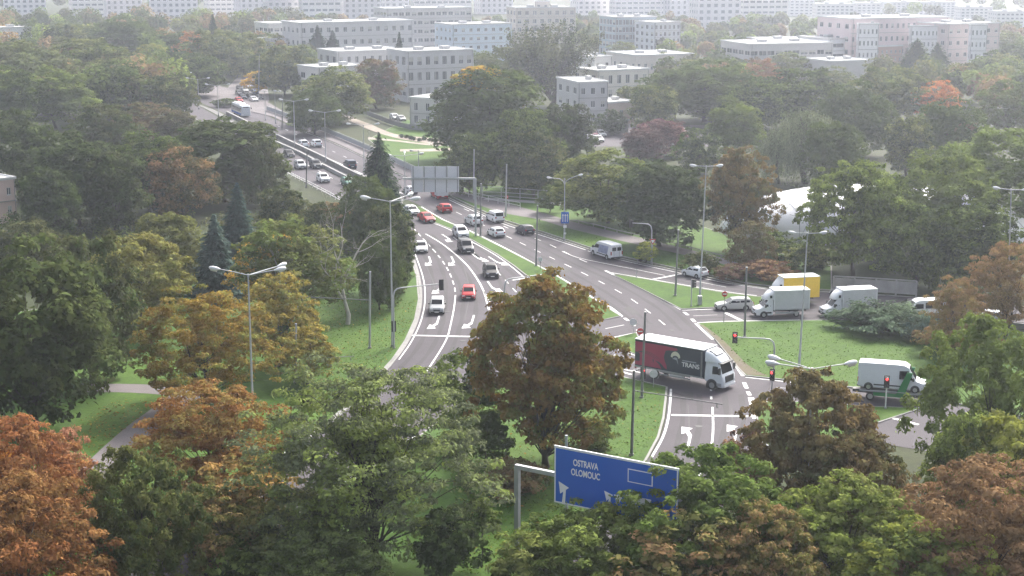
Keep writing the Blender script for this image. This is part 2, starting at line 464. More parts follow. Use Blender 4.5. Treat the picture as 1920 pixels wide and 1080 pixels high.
# painted markings: every line, dash and arrow is a piece of its road
def line(parent, name, px, w=0.14, z=0.05, m='mark', curved=True):
    l = ground_line(px, 1.5, curved)
    mb = MB(); n = len(l); r = []
    for i, p in enumerate(l):
        t = (l[min(i + 1, n - 1)] - l[max(i - 1, 0)]).normalized()
        s = Vector((-t.y, t.x, 0)) * w / 2
        r.append((p + s, p - s))
    for i in range(n - 1):
        a, b, c, d = r[i][0], r[i][1], r[i + 1][1], r[i + 1][0]
        mb.quad(*[(v.x, v.y, z) for v in (a, b, c, d)])
    return mb.build(name, M[m], parent)
def dashes(parent, px, on=3.0, off=6.0, w=0.14, z=0.05, m='mark', start=0.0):
    l = ground_line(px, 0.5)
    acc, pen, seg = -start, False, []
    runs = []
    for i in range(len(l) - 1):
        ph = acc % (on + off)
        if acc >= 0 and ph < on: seg.append(l[i])
        elif seg:
            if len(seg) > 1: runs.append(seg)
            seg = []
        acc += (l[i + 1] - l[i]).length
    for sg in runs:
        mb = MB(); a, b = sg[0], sg[-1]
        t = (b - a).normalized(); s = Vector((-t.y, t.x, 0)) * w / 2
        mb.quad(*[(v.x, v.y, z) for v in (a + s, a - s, b - s, b + s)])
        mb.build('lane_dash', M[m], parent)
def arrow(parent, at, to, turn=0, z=0.052, size=1.0):
    """pavement arrow lying on the road, pointing from at towards to; turn -1 right, 1 left, 0 straight"""
    a = heading(at, to); p = P(*at)
    co, si = math.cos(a), math.sin(a)
    if turn == 0:
        pl = [(-2.2, .09), (.9, .09), (.9, .42), (2.4, 0), (.9, -.42), (.9, -.09), (-2.2, -.09)]
    else:
        t = turn
        pl = [(-3.2, -.18 * t), (.2, -.18 * t), (1.4, .14 * t), (1.05, .48 * t), (3.1, .62 * t), (2.8, -.34 * t), (2.1, -.06 * t), (.9, -.40 * t), (-3.2, -.40 * t)]
    mb = MB()
    mb.poly([(p.x + (x * co - y * si) * size, p.y + (x * si + y * co) * size, z) for x, y in pl])
    o = mb.build('turn_arrow', M['mark'], parent)
    if o.data.polygons[0].normal.z < 0: o.data.flip_normals()
line(road_l, 'edge_line', [(776, 470), (793, 520), (797, 560), (790, 600), (772, 640), (748, 675)], .16)
line(road_l, 'edge_line', [(800, 414), (843, 431), (878, 450), (926, 477), (957, 499), (982, 520)], .2)
line(road_l, 'lane_line', [(798, 439), (825, 455), (850, 474), (875, 497), (893, 521), (907, 547), (917, 582)], .25)
line(road_l, 'lane_line', [(907, 547), (915, 560), (926, 576)], .2)
dashes(road_l, [(775, 428), (794, 449), (817, 474), (833, 495), (844, 515), (852, 538), (854, 552)], 3, 1.6, .18)
line(road_l, 'lane_line', [(854, 554), (851, 580), (845, 609), (839, 632), (826, 657), (800, 697)], .18)
line(road_l, 'stop_line', [(771, 629.5), (892, 632)], .5, curved=False)
dashes(road_l, [(850, 445), (888, 474), (912, 491), (943, 521), (972, 553)], 3, 2.5, .16)
dashes(road_l, [(540, 290), (600, 322), (650, 350)], 3, 6, .16)
line(road_l, 'edge_line', [(643, 907), (777, 819)], .25, curved=False)
line(road_l, 'edge_line', [(453, 1029), (607, 932)], .25, curved=False)
line(road_l, 'stop_line', [(961, 526), (1012, 517)], .4, curved=False)
for at, to, tn in (((803, 490), (808, 505), -1), ((846, 490), (853, 505), -1), ((836, 447), (850, 456), -1), ((898, 483), (910, 492), 1), ((933, 490), (945, 498), 1), ((926, 538), (936, 552), 1), ((820, 541), (818, 560), -1), ((815, 605), (809, 625), -1), ((880, 604), (874, 624), -1)):
    arrow(road_l, at, to, tn, size=1.1)
line(road_r, 'edge_line', [(790, 388), (833, 413), (883, 434), (950, 467), (1008, 498), (1054, 523), (1130, 571), (1166, 595)], .25)
line(road_r, 'edge_line', [(842, 375), (892, 398), (946, 421), (971, 429), (1012, 441), (1098, 469)], .2)
dashes(road_r, [(855, 398), (905, 422), (962, 449), (1030, 482), (1100, 516), (1170, 553), (1212, 582), (1274, 632)], 3, 3, .16)
dashes(road_r, [(870, 392), (930, 418), (966, 434), (1022, 455), (1077, 482), (1127, 503)], 3, 3, .18)
line(road_r, 'edge_line', [(1135, 508), (1233, 555), (1277, 581)], .4, curved=False)
line(road_r, 'edge_line', [(530, 258), (600, 290), (680, 327), (760, 366)], .2)
dashes(road_r, [(520, 236), (600, 273), (690, 314)], 3, 6, .16)
line(slip, 'lane_line', [(1054, 472), (1085, 484), (1147, 497), (1193, 506), (1247, 517)], .15)
line(slip, 'edge_line', [(1102, 471), (1168, 489), (1272, 512), (1360, 531), (1440, 543)], .2)
line(slip, 'edge_line', [(1147, 512), (1193, 519.5), (1272, 533), (1360, 547.5), (1419, 555)], .22)
line(slip, 'stop_line', [(1221, 525), (1279, 514)], .5, curved=False)
dashes(slip, [(1300, 527), (1350, 537), (1420, 547)], 6, 3, .16)
line(east, 'stop_line', [(1360, 587), (1393, 603)], .5, curved=False)
line(east, 'lane_line', [(1300, 593), (1345, 591)], .15, m='mark_worn', curved=False)
line(junction, 'edge_line', [(1307, 605.5), (1360, 603), (1500, 600.5)], .22, curved=False)
line(junction, 'edge_line', [(1279, 582.5), (1342, 580)], .22, curved=False)
line(junction, 'edge_line', [(1305, 607), (1337, 637)], .45, curved=False)
line(junction, 'edge_line', [(1378, 682), (1394, 706)], .45, curved=False)
line(junction, 'edge_line', [(1398, 708), (1474, 716.5), (1545, 724.5)], .25, curved=False)
for a, b in (((1282, 585.5), (1290, 591.5)), ((1297, 598.5), (1303, 604.5)), ((1171, 597), (1178, 602)), ((1184, 607), (1190, 612)), ((1195, 619), (1206, 632)), ((1203, 636), (1206, 645)), ((1395, 718), (1400, 729)), ((1402, 735), (1406, 742))):
    line(junction, 'guide_dash', [a, b], .4, curved=False)
line(junction, 'edge_line', [(1106, 603), (1167, 593.5)], .22, curved=False)
line(junction, 'edge_line', [(1130, 567), (1150, 580), (1167, 593.5)], .25, curved=False)
line(junction, 'lane_line', [(1135, 617), (1170, 610)], .2, curved=False, m='mark_worn')
line(junction, 'edge_line', [(1131, 637), (1195, 624)], .22, curved=False)
line(junction, 'edge_line', [(1141, 651), (1204, 671)], .22, curved=False)
line(junction, 'hatch_line', [(1151, 666), (1203, 678), (1184, 682), (1160, 670)], .22, curved=False)
line(junction, 'hatch_line', [(1158, 691), (1204, 700)], .25, curved=False)
line(junction, 'hatch_line', [(1163, 697), (1184, 703)], .35, curved=False)
line(junction, 'edge_line', [(1156, 704), (1205, 716), (1247, 725)], .2, curved=False)
line(junction, 'edge_line', [(1635, 797), (1668, 783.5), (1732, 763)], .4, curved=False)
line(junction, 'stop_line', [(1668, 783.5), (1722, 797)], .45, curved=False)
dashes(junction, [(1332, 700), (1334, 760)], 1.5, 1.5, .22)
line(junction, 'edge_line', [(1455, 727), (1520, 733)], .15, m='mark_worn', curved=False)
line(road_a, 'lane_line', [(1336, 764), (1337, 805), (1333, 840), (1318, 880), (1270, 950)], .2)
line(road_a, 'stop_line', [(1259, 779), (1412, 781.5)], .5, curved=False)
line(road_a, 'edge_line', [(1408, 746), (1417, 786)], .6, curved=False)
line(road_a, 'edge_line', [(1258, 730), (1257, 750), (1253, 785), (1243, 820), (1222, 858)], .22)
arrow(road_a, (1287, 822), (1292, 800), 1, size=1.1)
arrow(road_a, (1372, 818), (1377, 796), 1, size=1.1)
# tar seams and patches with a shape of their own
M['tar'] = mat('tar_patch', (0.035, 0.034, 0.036), 0.7, var=0.15, scale=1.0)
for par, px in ((road_l, [(800, 500), (815, 540), (815, 590)]), (road_l, [(870, 500), (880, 545), (872, 600)]), (road_r, [(1010, 470), (1080, 500), (1150, 535)]), (junction, [(1130, 625), (1230, 608), (1290, 612)]), (road_a, [(1290, 760), (1292, 800), (1285, 850)]), (road_a, [(1370, 760), (1375, 800)])):
    line(par, 'tar_seam', px, .10, z=0.0455, m='tar')

# tyre-polished wheel tracks, repair patches and manhole covers
M['track'] = ground_mat('tyre_track', [(0.3, (0.040, 0.036, 0.040)), (0.7, (0.050, 0.046, 0.050))], [(0.3, (0.045, 0.041, 0.045)), (0.7, (0.056, 0.051, 0.056))], 0.10, 0.05, rough=0.8, bump=0.12, sc=6.0, amt=0.12)
M['patch'] = ground_mat('asphalt_patch', [(0.3, (0.033, 0.031, 0.033)), (0.7, (0.042, 0.039, 0.042))], [(0.3, (0.036, 0.033, 0.036)), (0.7, (0.047, 0.043, 0.047))], 0.3, 0.1, rough=0.7, bump=0.1, sc=6.0, amt=0.12)
def tracks(parent, px, z):
    l = ground_line(px, 2.0)
    for off in (-.8, .8):
        mb = MB(); n = len(l); r = []
        for i, p in enumerate(l):
            t = (l[min(i + 1, n - 1)] - l[max(i - 1, 0)]).normalized()
            s = Vector((-t.y, t.x, 0))
            ww = .26 + .06 * math.sin(i * 1.3)
            r.append((p + s * (off + ww), p + s * (off - ww)))
        for i in range(n - 1): mb.quad(*[(v.x, v.y, z) for v in (r[i][0], r[i][1], r[i + 1][1], r[i + 1][0])])
        mb.build('wheel_track', M['track'], parent)
tracks(road_l, [(783, 450), (806, 480), (822, 520), (824, 560), (816, 610), (795, 655), (765, 690)], .036)
tracks(road_l, [(800, 440), (838, 478), (866, 520), (880, 560), (876, 610), (860, 660)], .036)
tracks(road_l, [(850, 452), (890, 488), (920, 520), (942, 560)], .036)
tracks(road_l, [(870, 452), (910, 482), (948, 512), (975, 545)], .036)
tracks(road_r, [(800, 383), (870, 416), (940, 448), (1000, 478), (1080, 522), (1150, 565), (1210, 610)], .036)
tracks(road_r, [(840, 382), (920, 416), (1000, 452), (1090, 496), (1160, 528), (1240, 574), (1290, 620)], .036)
tracks(road_l, [(470, 262), (540, 295), (610, 332), (700, 380), (770, 415)], .036)
tracks(road_r, [(470, 222), (550, 258), (630, 295), (720, 336), (790, 368)], .036)
tracks(road_a, [(1296, 740), (1296, 790), (1284, 840), (1255, 890)], .0415)
tracks(road_a, [(1374, 740), (1378, 790), (1366, 840)], .0415)
tracks(slip, [(1130, 492), (1220, 512), (1300, 529), (1400, 545), (1540, 557)], .0385)
tracks(east, [(1310, 600), (1400, 597), (1600, 591)], .0385)
tracks(east, [(1310, 586), (1400, 584), (1600, 578)], .0385)
for par, q in ((road_l, [(803, 560), (822, 560), (820, 575), (800, 575)]), (road_r, [(1040, 492), (1075, 508), (1058, 514), (1025, 497)]), (junction, [(1230, 640), (1262, 652), (1250, 660), (1215, 648)]), (road_a, [(1275, 735), (1300, 736), (1300, 748), (1275, 747)]), (junction, [(1420, 735), (1470, 742), (1465, 750), (1420, 744)]), (road_r, [(1180, 575), (1200, 588), (1188, 592), (1168, 579)])):
    mb = MB(); mb.poly([(P(*p).x, P(*p).y, .0425) for p in q]); o = mb.build('repair_patch', M['patch'], par)
    if o.data.polygons[0].normal.z < 0: o.data.flip_normals()
for par, x, y in ((road_l, 838, 585), (road_l, 868, 640), (road_r, 1100, 520), (junction, 1260, 620), (road_a, 1310, 800), (road_r, 940, 455), (slip, 1330, 540)):
    p = P(x, y); mb = MB(); mb.disc((p.x, p.y, .04), (0, 0, 1), .34, .02, 16); mb.build('manhole_cover', M['tar'], par)
# ---------------------------------------------------------------- foliage
def leaf_material(name, from_attr=False):
    m = bpy.data.materials.new(name)
    m.use_nodes = True
    n, l = m.node_tree.nodes, m.node_tree.links
    n.remove(n['Principled BSDF'])
    out = n['Material Output']
    va = N(n, 'ShaderNodeAttribute', attribute_name='var')
    if from_attr:
        base = N(n, 'ShaderNodeAttribute', attribute_name='tree_color').outputs['Color']
    else:
        oi = N(n, 'ShaderNodeObjectInfo')
        tint = N(n, 'ShaderNodeAttribute', attribute_type='OBJECT', attribute_name='leaf_tint')
        tc = N(n, 'ShaderNodeTexCoord')
        off = N(n, 'ShaderNodeVectorMath', operation='ADD')
        cb = N(n, 'ShaderNodeMath', operation='MULTIPLY'); cb.inputs[1].default_value = 97.0
        l.new(oi.outputs['Random'], cb.inputs[0])
        l.new(tc.outputs['Object'], off.inputs[0]); l.new(cb.outputs[0], off.inputs[1])
        nz = N(n, 'ShaderNodeTexNoise', Scale=0.16, Detail=3.0, Roughness=0.6)
        l.new(off.outputs[0], nz.inputs['Vector'])
        ad = N(n, 'ShaderNodeMath', operation='MULTIPLY_ADD'); ad.inputs[1].default_value = 0.5; ad.inputs[2].default_value = -0.25
        l.new(va.outputs['Fac'], ad.inputs[0])
        sm = N(n, 'ShaderNodeMath', operation='ADD'); l.new(nz.outputs['Fac'], sm.inputs[0]); l.new(ad.outputs[0], sm.inputs[1])
        mr = N(n, 'ShaderNodeMapRange')
        mr.inputs['From Min'].default_value, mr.inputs['From Max'].default_value = 0.35, 0.68
        l.new(sm.outputs[0], mr.inputs['Value'])
        mx = N(n, 'ShaderNodeMix', data_type='RGBA')
        l.new(mr.outputs[0], mx.inputs[0]); l.new(oi.outputs['Color'], mx.inputs[6]); l.new(tint.outputs['Color'], mx.inputs[7])
        base = mx.outputs[2]
    v2 = N(n, 'ShaderNodeMapRange')
    v2.inputs['To Min'].default_value, v2.inputs['To Max'].default_value = 1.0, 3.3
    l.new(va.outputs['Fac'], v2.inputs['Value'])
    m2 = N(n, 'ShaderNodeMix', data_type='RGBA', blend_type='MULTIPLY'); m2.inputs[0].default_value = 1.0
    l.new(base, m2.inputs[6]); l.new(v2.outputs[0], m2.inputs[7])
    d = N(n, 'ShaderNodeBsdfDiffuse'); t = N(n, 'ShaderNodeBsdfTranslucent'); ms = N(n, 'ShaderNodeMixShader')
    ms.inputs[0].default_value = 0.28
    l.new(m2.outputs[2], d.inputs[0]); l.new(m2.outputs[2], t.inputs[0])
    l.new(d.outputs[0], ms.inputs[1]); l.new(t.outputs[0], ms.inputs[2])
    l.new(ms.outputs[0], out.inputs[0])
    return m
M['leaf'] = leaf_material('foliage')
M['leaf_far'] = leaf_material('far_foliage', True)

def leaf_mesh(name, cen, nrm, size, var, aspect=0.55, axis=None, color=None, m=None):
    """one bent rhombic leaf spray per row"""
    k = len(cen)
    rng = np.random.default_rng(k)
    nrm = nrm / np.linalg.norm(nrm, axis=1, keepdims=True)
    a = rng.normal(size=(k, 3)) if axis is None else axis
    u = a - nrm * np.sum(a * nrm, axis=1, keepdims=True)
    u /= np.linalg.norm(u, axis=1, keepdims=True) + 1e-9
    w = np.cross(nrm, u)
    s = size[:, None]
    v = np.empty((k, 4, 3))
    v[:, 0] = cen - u * s * 0.5
    v[:, 1] = cen + w * s * aspect * 0.5 + nrm * s * 0.12
    v[:, 2] = cen + u * s * 0.5
    v[:, 3] = cen - w * s * aspect * 0.5 + nrm * s * 0.12
    me = bpy.data.meshes.new(name)
    me.vertices.add(4 * k); me.loops.add(4 * k); me.polygons.add(k)
    me.vertices.foreach_set('co', v.reshape(-1).astype(np.float32))
    me.loops.foreach_set('vertex_index', np.arange(4 * k, dtype=np.int32))
    me.polygons.foreach_set('loop_start', np.arange(0, 4 * k, 4, dtype=np.int32))
    me.polygons.foreach_set('loop_total', np.full(k, 4, dtype=np.int32))
    at = me.attributes.new('var', 'FLOAT', 'FACE')
    at.data.foreach_set('value', var.astype(np.float32))
    if color is not None:
        ca = me.attributes.new('tree_color', 'FLOAT_COLOR', 'FACE')
        ca.data.foreach_set('color', np.concatenate([color, np.ones((k, 1))], axis=1).reshape(-1).astype(np.float32))
    me.materials.append(m or M['leaf'])
    me.update(calc_edges=True)
    return me

def branch_points(a, b, rng, sag=0.1, n=5):
    a, b = np.array(a, float), np.array(b, float)
    L = np.linalg.norm(b - a)
    o = rng.normal(size=3) * L * 0.07
    out = []
    for i in range(n):
        t = i / (n - 1)
        p = a * (1 - t) + b * t + o * math.sin(math.pi * t) + np.array((0, 0, L * sag * math.sin(math.pi * t)))
        out.append(Vector(p))
    return out

def crown_lobes(rng, H, Wd, z0, n, spread=0.55, lo=0.28, hi=0.42, top=1.0):
    """lobes that together make an uneven crown H high, Wd wide, starting at z0"""
    out = []
    hgt = H - z0
    for i in range(n):
        t = (i + 0.5) / n
        a = i * 2.399 + rng.uniform(-.4, .4)
        prof = math.sin(math.pi * min(1, max(0.08, 0.27 + 0.68 * t))) ** 0.7
        r = Wd * 0.5 * spread * prof * rng.uniform(0.6, 1.1)
        rad = Wd * rng.uniform(lo, hi) * (0.65 + 0.5 * prof) * 0.85
        z = z0 + hgt * (0.20 + 0.64 * t * top)
        out.append((math.cos(a) * r, math.sin(a) * r, z, rad, rad, min(rad * 0.85, hgt * 0.34)))
    return out

def tree_mesh(name, seed, H, Wd, z0, nlobe, nclump, per, clump_r, leaf, aspect=0.55, trunk_r=0.24, limbs=26, spread=0.55, flat=0.55, bark='bark', shell=0.55, fork=1, droop=0.0, lean=0.0, updir=0.7):
    rng = np.random.default_rng(seed)
    lobes = crown_lobes(rng, H, Wd, z0, nlobe, spread)
    wts = np.array([l[3] * l[3] for l in lobes]); wts /= wts.sum()
    pick = rng.choice(len(lobes), nclump, p=wts)
    L = np.array(lobes)[pick]
    d = rng.normal(size=(nclump, 3)); d[:, 2] = d[:, 2] * 0.9 + 0.15
    d /= np.linalg.norm(d, axis=1, keepdims=True)
    rr = shell + (1 - shell) * rng.uniform(0, 1, nclump) ** 0.6
    cc = L[:, :3] + d * rr[:, None] * L[:, 3:6]
    cc[:, 2] = np.clip(cc[:, 2], z0 * 0.8, H)
    # drop clumps deep inside several lobes so the mesh spends its leaves on the visible shell
    depth = np.zeros(nclump)
    for lb in lobes:
        q = (cc - np.array(lb[:3])) / np.array(lb[3:6])
        depth += np.maximum(0, 0.75 - np.linalg.norm(q, axis=1))
    keep = depth < np.quantile(depth, 0.80)
    cc, d = cc[keep], d[keep]
    nc = len(cc)
    cv = rng.uniform(0, 1, nc)
    size_c = rng.uniform(0.65, 1.35, nc)
    idx = np.repeat(np.arange(nc), per)
    k = len(idx)
    # each clump is a small leafy dome: light catches its top, its underside stays in shade
    g = rng.normal(size=(k, 3)); g[:, 2] = np.abs(g[:, 2]) * 1.1 - 0.35
    g += d[idx] * 0.5
    g /= np.linalg.norm(g, axis=1, keepdims=True)
    rad = rng.uniform(0.35, 1.0, k) ** 0.5 * clump_r * size_c[idx]
    rad *= 1 + 0.22 * np.sin(g[:, 0] * 7 + idx) * np.cos(g[:, 1] * 6 + idx * 1.7)
    cen = cc[idx] + g * np.array((1, 1, flat)) * rad[:, None] + rng.normal(size=(k, 3)) * leaf * 0.25
    if droop: cen[:, 2] -= droop * np.linalg.norm(g[:, :2], axis=1) * rad
    cen[:, 2] = np.maximum(cen[:, 2], z0 * 0.55)
    nrm = g * 0.8 + np.array((0, 0, updir * 0.6)) + rng.normal(size=(k, 3)) * 0.42
    size = leaf * np.clip(rng.lognormal(0, .33, k), .45, 2.0)
    var = np.clip(cv[idx] * 0.55 + rng.uniform(0, 1, k) * 0.45, 0, 1)
    cme = leaf_mesh(name + '_crown', cen, nrm, size, var, aspect)
    # trunk and limbs
    mb = MB()
    tops = []
    for f in range(fork):
        a = f * 2.4 + rng.uniform(0, 1)
        sp = 0.0 if fork == 1 else Wd * 0.16
        top = (math.cos(a) * sp + lean * H, math.sin(a) * sp, z0 + (H - z0) * 0.62)
        pts = branch_points((0, 0, -0.3), top, rng, 0.0, 7)
        r0 = trunk_r * (1.0 if fork == 1 else 0.75)
        mb.tube(pts, [r0 * 1.35] + [r0 * (1 - 0.13 * i) for i in range(1, 7)], 7)
        tops.append(pts)
    order = rng.permutation(nc)[:limbs]
    for o in order:
        pts = tops[int(rng.integers(len(tops)))]
        tgt = cc[o]
        i = int(np.clip(1 + (tgt[2] / H) * 4 - rng.uniform(0, 1.5), 1, 5))
        r0 = trunk_r * 0.30 * (1 - 0.1 * i)
        bp = branch_points(pts[i], tgt, rng, 0.08, 5)
        mb.tube(bp, [r0, r0 * .75, r0 * .5, r0 * .3, r0 * .12], 5, cap=False)
    tme = mb.mesh(name + '_trunk', M[bark], smooth=180)
    return cme, tme

def conifer_mesh(name, seed, H, Wd, z0, levels, leaf, droop=0.35, bushy=1.0, bark='bark'):
    rng = np.random.default_rng(seed)
    C, Nn, S, V, AX = [], [], [], [], []
    mb = MB()
    mb.tube([(0, 0, -0.3), (0, 0, H * 0.5), (0, 0, H * 0.98)], [Wd * 0.035, Wd * 0.025, 0.02], 6)
    for i in range(levels):
        t = i / (levels - 1)
        z = z0 + (H - z0) * t ** 0.9
        r = Wd * 0.5 * (1 - t) ** (0.85 if bushy == 1 else 0.6) * rng.uniform(0.82, 1.12) + 0.12 + (0.9 * (1 - t) if bushy > 1 else 0)
        nb = max(6, int((16 * (1 - t) + 6) * (1 if bushy == 1 else .8)))
        ph = rng.uniform(0, 6.28)
        for b in range(nb):
            a = ph + b * 6.283 / nb + rng.uniform(-.2, .2)
            rb = r * rng.uniform(0.7, 1.12)
            dirv = np.array((math.cos(a), math.sin(a), 0))
            cv = rng.uniform(0, 1)
            tip = (dirv[0] * rb, dirv[1] * rb, z - droop * rb)
            if t < 0.9 and b % 2 == 0: mb.tube([(0, 0, z), tip], [0.05, 0.015], 4, cap=False)
            m = max(5, int(rb / leaf * 6.5))
            for q in range(m):
                s = (q + rng.uniform(0, 1)) / m
                s = 0.15 + 0.85 * s
                p = dirv * rb * s
                pz = z - droop * rb * s + 0.12 * rb * s * s
                side = np.array((-dirv[1], dirv[0], 0)) * rng.normal() * 0.22 * rb * (1.15 - s)
                C.append((p[0] + side[0], p[1] + side[1], pz + rng.normal() * 0.10 * bushy ** 3))
                Nn.append((dirv[0] * 0.4 + rng.normal() * .3, dirv[1] * 0.4 + rng.normal() * .3, 0.9))
                S.append(leaf * rng.uniform(0.7, 1.3)); V.append(cv * 0.5 + rng.uniform(0, .5))
                AX.append((dirv[0] + side[0] * 0.6, dirv[1] + side[1] * 0.6, -droop))
    cme = leaf_mesh(name + '_crown', np.array(C), np.array(Nn), np.array(S), np.array(V), 0.42, np.array(AX))
    return cme, mb.mesh(name + '_trunk', M[bark], smooth=180)

def willow_mesh(name, seed, H, Wd):
    rng = np.random.default_rng(seed)
    C, Nn, S, V, AX = [], [], [], [], []
    mb = MB()
    mb.tube(branch_points((0, 0, -0.3), (0.3, 0.2, H * 0.6), rng, 0, 6), [0.5, .42, .36, .3, .22, .15], 7)
    for i in range(420):
        a = rng.uniform(0, 6.283); rr = rng.uniform(0, 1) ** 0.55
        x, y = math.cos(a) * rr * Wd * 0.5, math.sin(a) * rr * Wd * 0.5
        zt = H * (0.98 - 0.42 * rr ** 2) + rng.normal() * 0.5
        ln = rng.uniform(0.25, 0.6) * H * (0.55 + 0.6 * rr)
        cv = rng.uniform(0, 1)
        if i % 9 == 0: mb.tube(branch_points((0.2, 0.1, H * 0.5), (x * .8, y * .8, zt - .4), rng, 0.15, 5), [.13, .1, .07, .05, .02], 5, cap=False)
        m = int(ln / 0.17)
        for q in range(m):
            t = q / m
            sway = rng.normal(size=2) * 0.22
            C.append((x * (1 + 0.1 * t) + sway[0], y * (1 + 0.1 * t) + sway[1], max(0.8, zt - ln * t)))
            Nn.append((math.cos(a) + rng.normal() * .6, math.sin(a) + rng.normal() * .6, 0.5 + rng.normal() * .3))
            AX.append((rng.normal() * .2, rng.normal() * .2, -1)); S.append(rng.uniform(.3, .62)); V.append(cv * .5 + rng.uniform(0, .5))
    return leaf_mesh(name + '_crown', np.array(C), np.array(Nn), np.array(S), np.array(V), 0.32, np.array(AX)), mb.mesh(name + '_trunk', M['bark'], smooth=180)

def poplar_mesh(name, seed, H, Wd):
    """many upswept open branches, light showing between them"""
    rng = np.random.default_rng(seed)
    C, Nn, S, V = [], [], [], []
    mb = MB()
    mb.tube(branch_points((0, 0, -.3), (0, 0, H * .55), rng, 0, 6), [.55, .48, .4, .32, .25, .18], 7)
    for i in range(74):
        a = rng.uniform(0, 6.283); rr = rng.uniform(.1, 1) ** .7 * Wd * .5
        tip = np.array((math.cos(a) * rr, math.sin(a) * rr, H * rng.uniform(.62, 1.0) * (1 - .12 * (rr / (Wd * .5)) ** 2)))
        st = np.array((0, 0, H * rng.uniform(.06, .45)))
        bp = branch_points(st, tip, rng, -0.12, 7)
        mb.tube(bp, [.16, .14, .11, .09, .06, .04, .02], 5, cap=False)
        cv = rng.uniform(0, 1)
        for j in range(250):
            t = rng.uniform(.2, 1.02)
            f = t * 6; k = min(5, int(f))
            p = bp[k].lerp(bp[k + 1], f - k)
            C.append((p.x + rng.normal() * .42, p.y + rng.normal() * .42, p.z + rng.normal() * .6))
            Nn.append(rng.normal(size=3) + np.array((0, 0, .4))); S.append(rng.uniform(.4, .8)); V.append(cv * .5 + rng.uniform(0, .5))
    return leaf_mesh(name + '_crown', np.array(C), np.array(Nn), np.array(S), np.array(V), .55), mb.mesh(name + '_trunk', M['bark'], smooth=180)

def bare_mesh(name, seed, H):
    rng = np.random.default_rng(seed)
    mb = MB()
    def grow(p, d, ln, r, lv):
        pts, rad = [p], [r]
        for i in range(5):
            d = (d + Vector(rng.normal(size=3)) * .13 + Vector((0, 0, .05))).normalized()
            p = p + d * ln / 5
            pts.append(p); rad.append(r * (1 - .12 * (i + 1)))
        mb.tube(pts, rad, 5 if lv else 7, cap=False)
        if lv < 4:
            for k in range(3 if lv else 4):
                j = int(rng.integers(2, 6))
                nd = (d + Vector(rng.normal(size=3)) * .55).normalized()
                grow(pts[j], nd, ln * rng.uniform(.5, .75), rad[j] * .74, lv + 1)
    grow(Vector((0, 0, -.3)), Vector((.05, 0, 1)), H * .42, .26, 0)
    me = mb.mesh(name + '_trunk', M['bark_pale'], smooth=180)
    return me

def juniper_mesh(name, seed, Wd, H):
    rng = np.random.default_rng(seed)
    C, Nn, S, V, AX = [], [], [], [], []
    mb = MB()
    for i in range(150):
        a = rng.uniform(0, 6.283); rr = rng.uniform(.15, 1) ** .7 * Wd * .5
        tip = np.array((math.cos(a) * rr, math.sin(a) * rr, H * rng.uniform(.5, 1.0) * (1.05 - .75 * (rr / (Wd * .5)) ** 2) + .25))
        bp = branch_points((math.cos(a) * rr * .2, math.sin(a) * rr * .2, .1), tip, rng, .12, 5)
        if i % 3 == 0: mb.tube(bp, [.06, .05, .04, .03, .015], 4, cap=False)
        cv = rng.uniform(0, 1)
        for j in range(60):
            t = rng.uniform(.25, 1.05); f = min(3.999, t * 4); k = int(f)
            p = bp[k].lerp(bp[k + 1], t * 4 - k)
            C.append((p.x + rng.normal() * .25, p.y + rng.normal() * .25, max(.08, p.z + rng.normal() * .09)))
            Nn.append((math.cos(a) * .3 + rng.normal() * .3, math.sin(a) * .3 + rng.normal() * .3, 1)); S.append(rng.uniform(.3, .6)); V.append(cv * .6 + rng.uniform(0, .4))
            AX.append((math.cos(a), math.sin(a), .2))
    return leaf_mesh(name + '_crown', np.array(C), np.array(Nn), np.array(S), np.array(V), .4, np.array(AX)), mb.mesh(name + '_trunk', M['bark'], smooth=180)

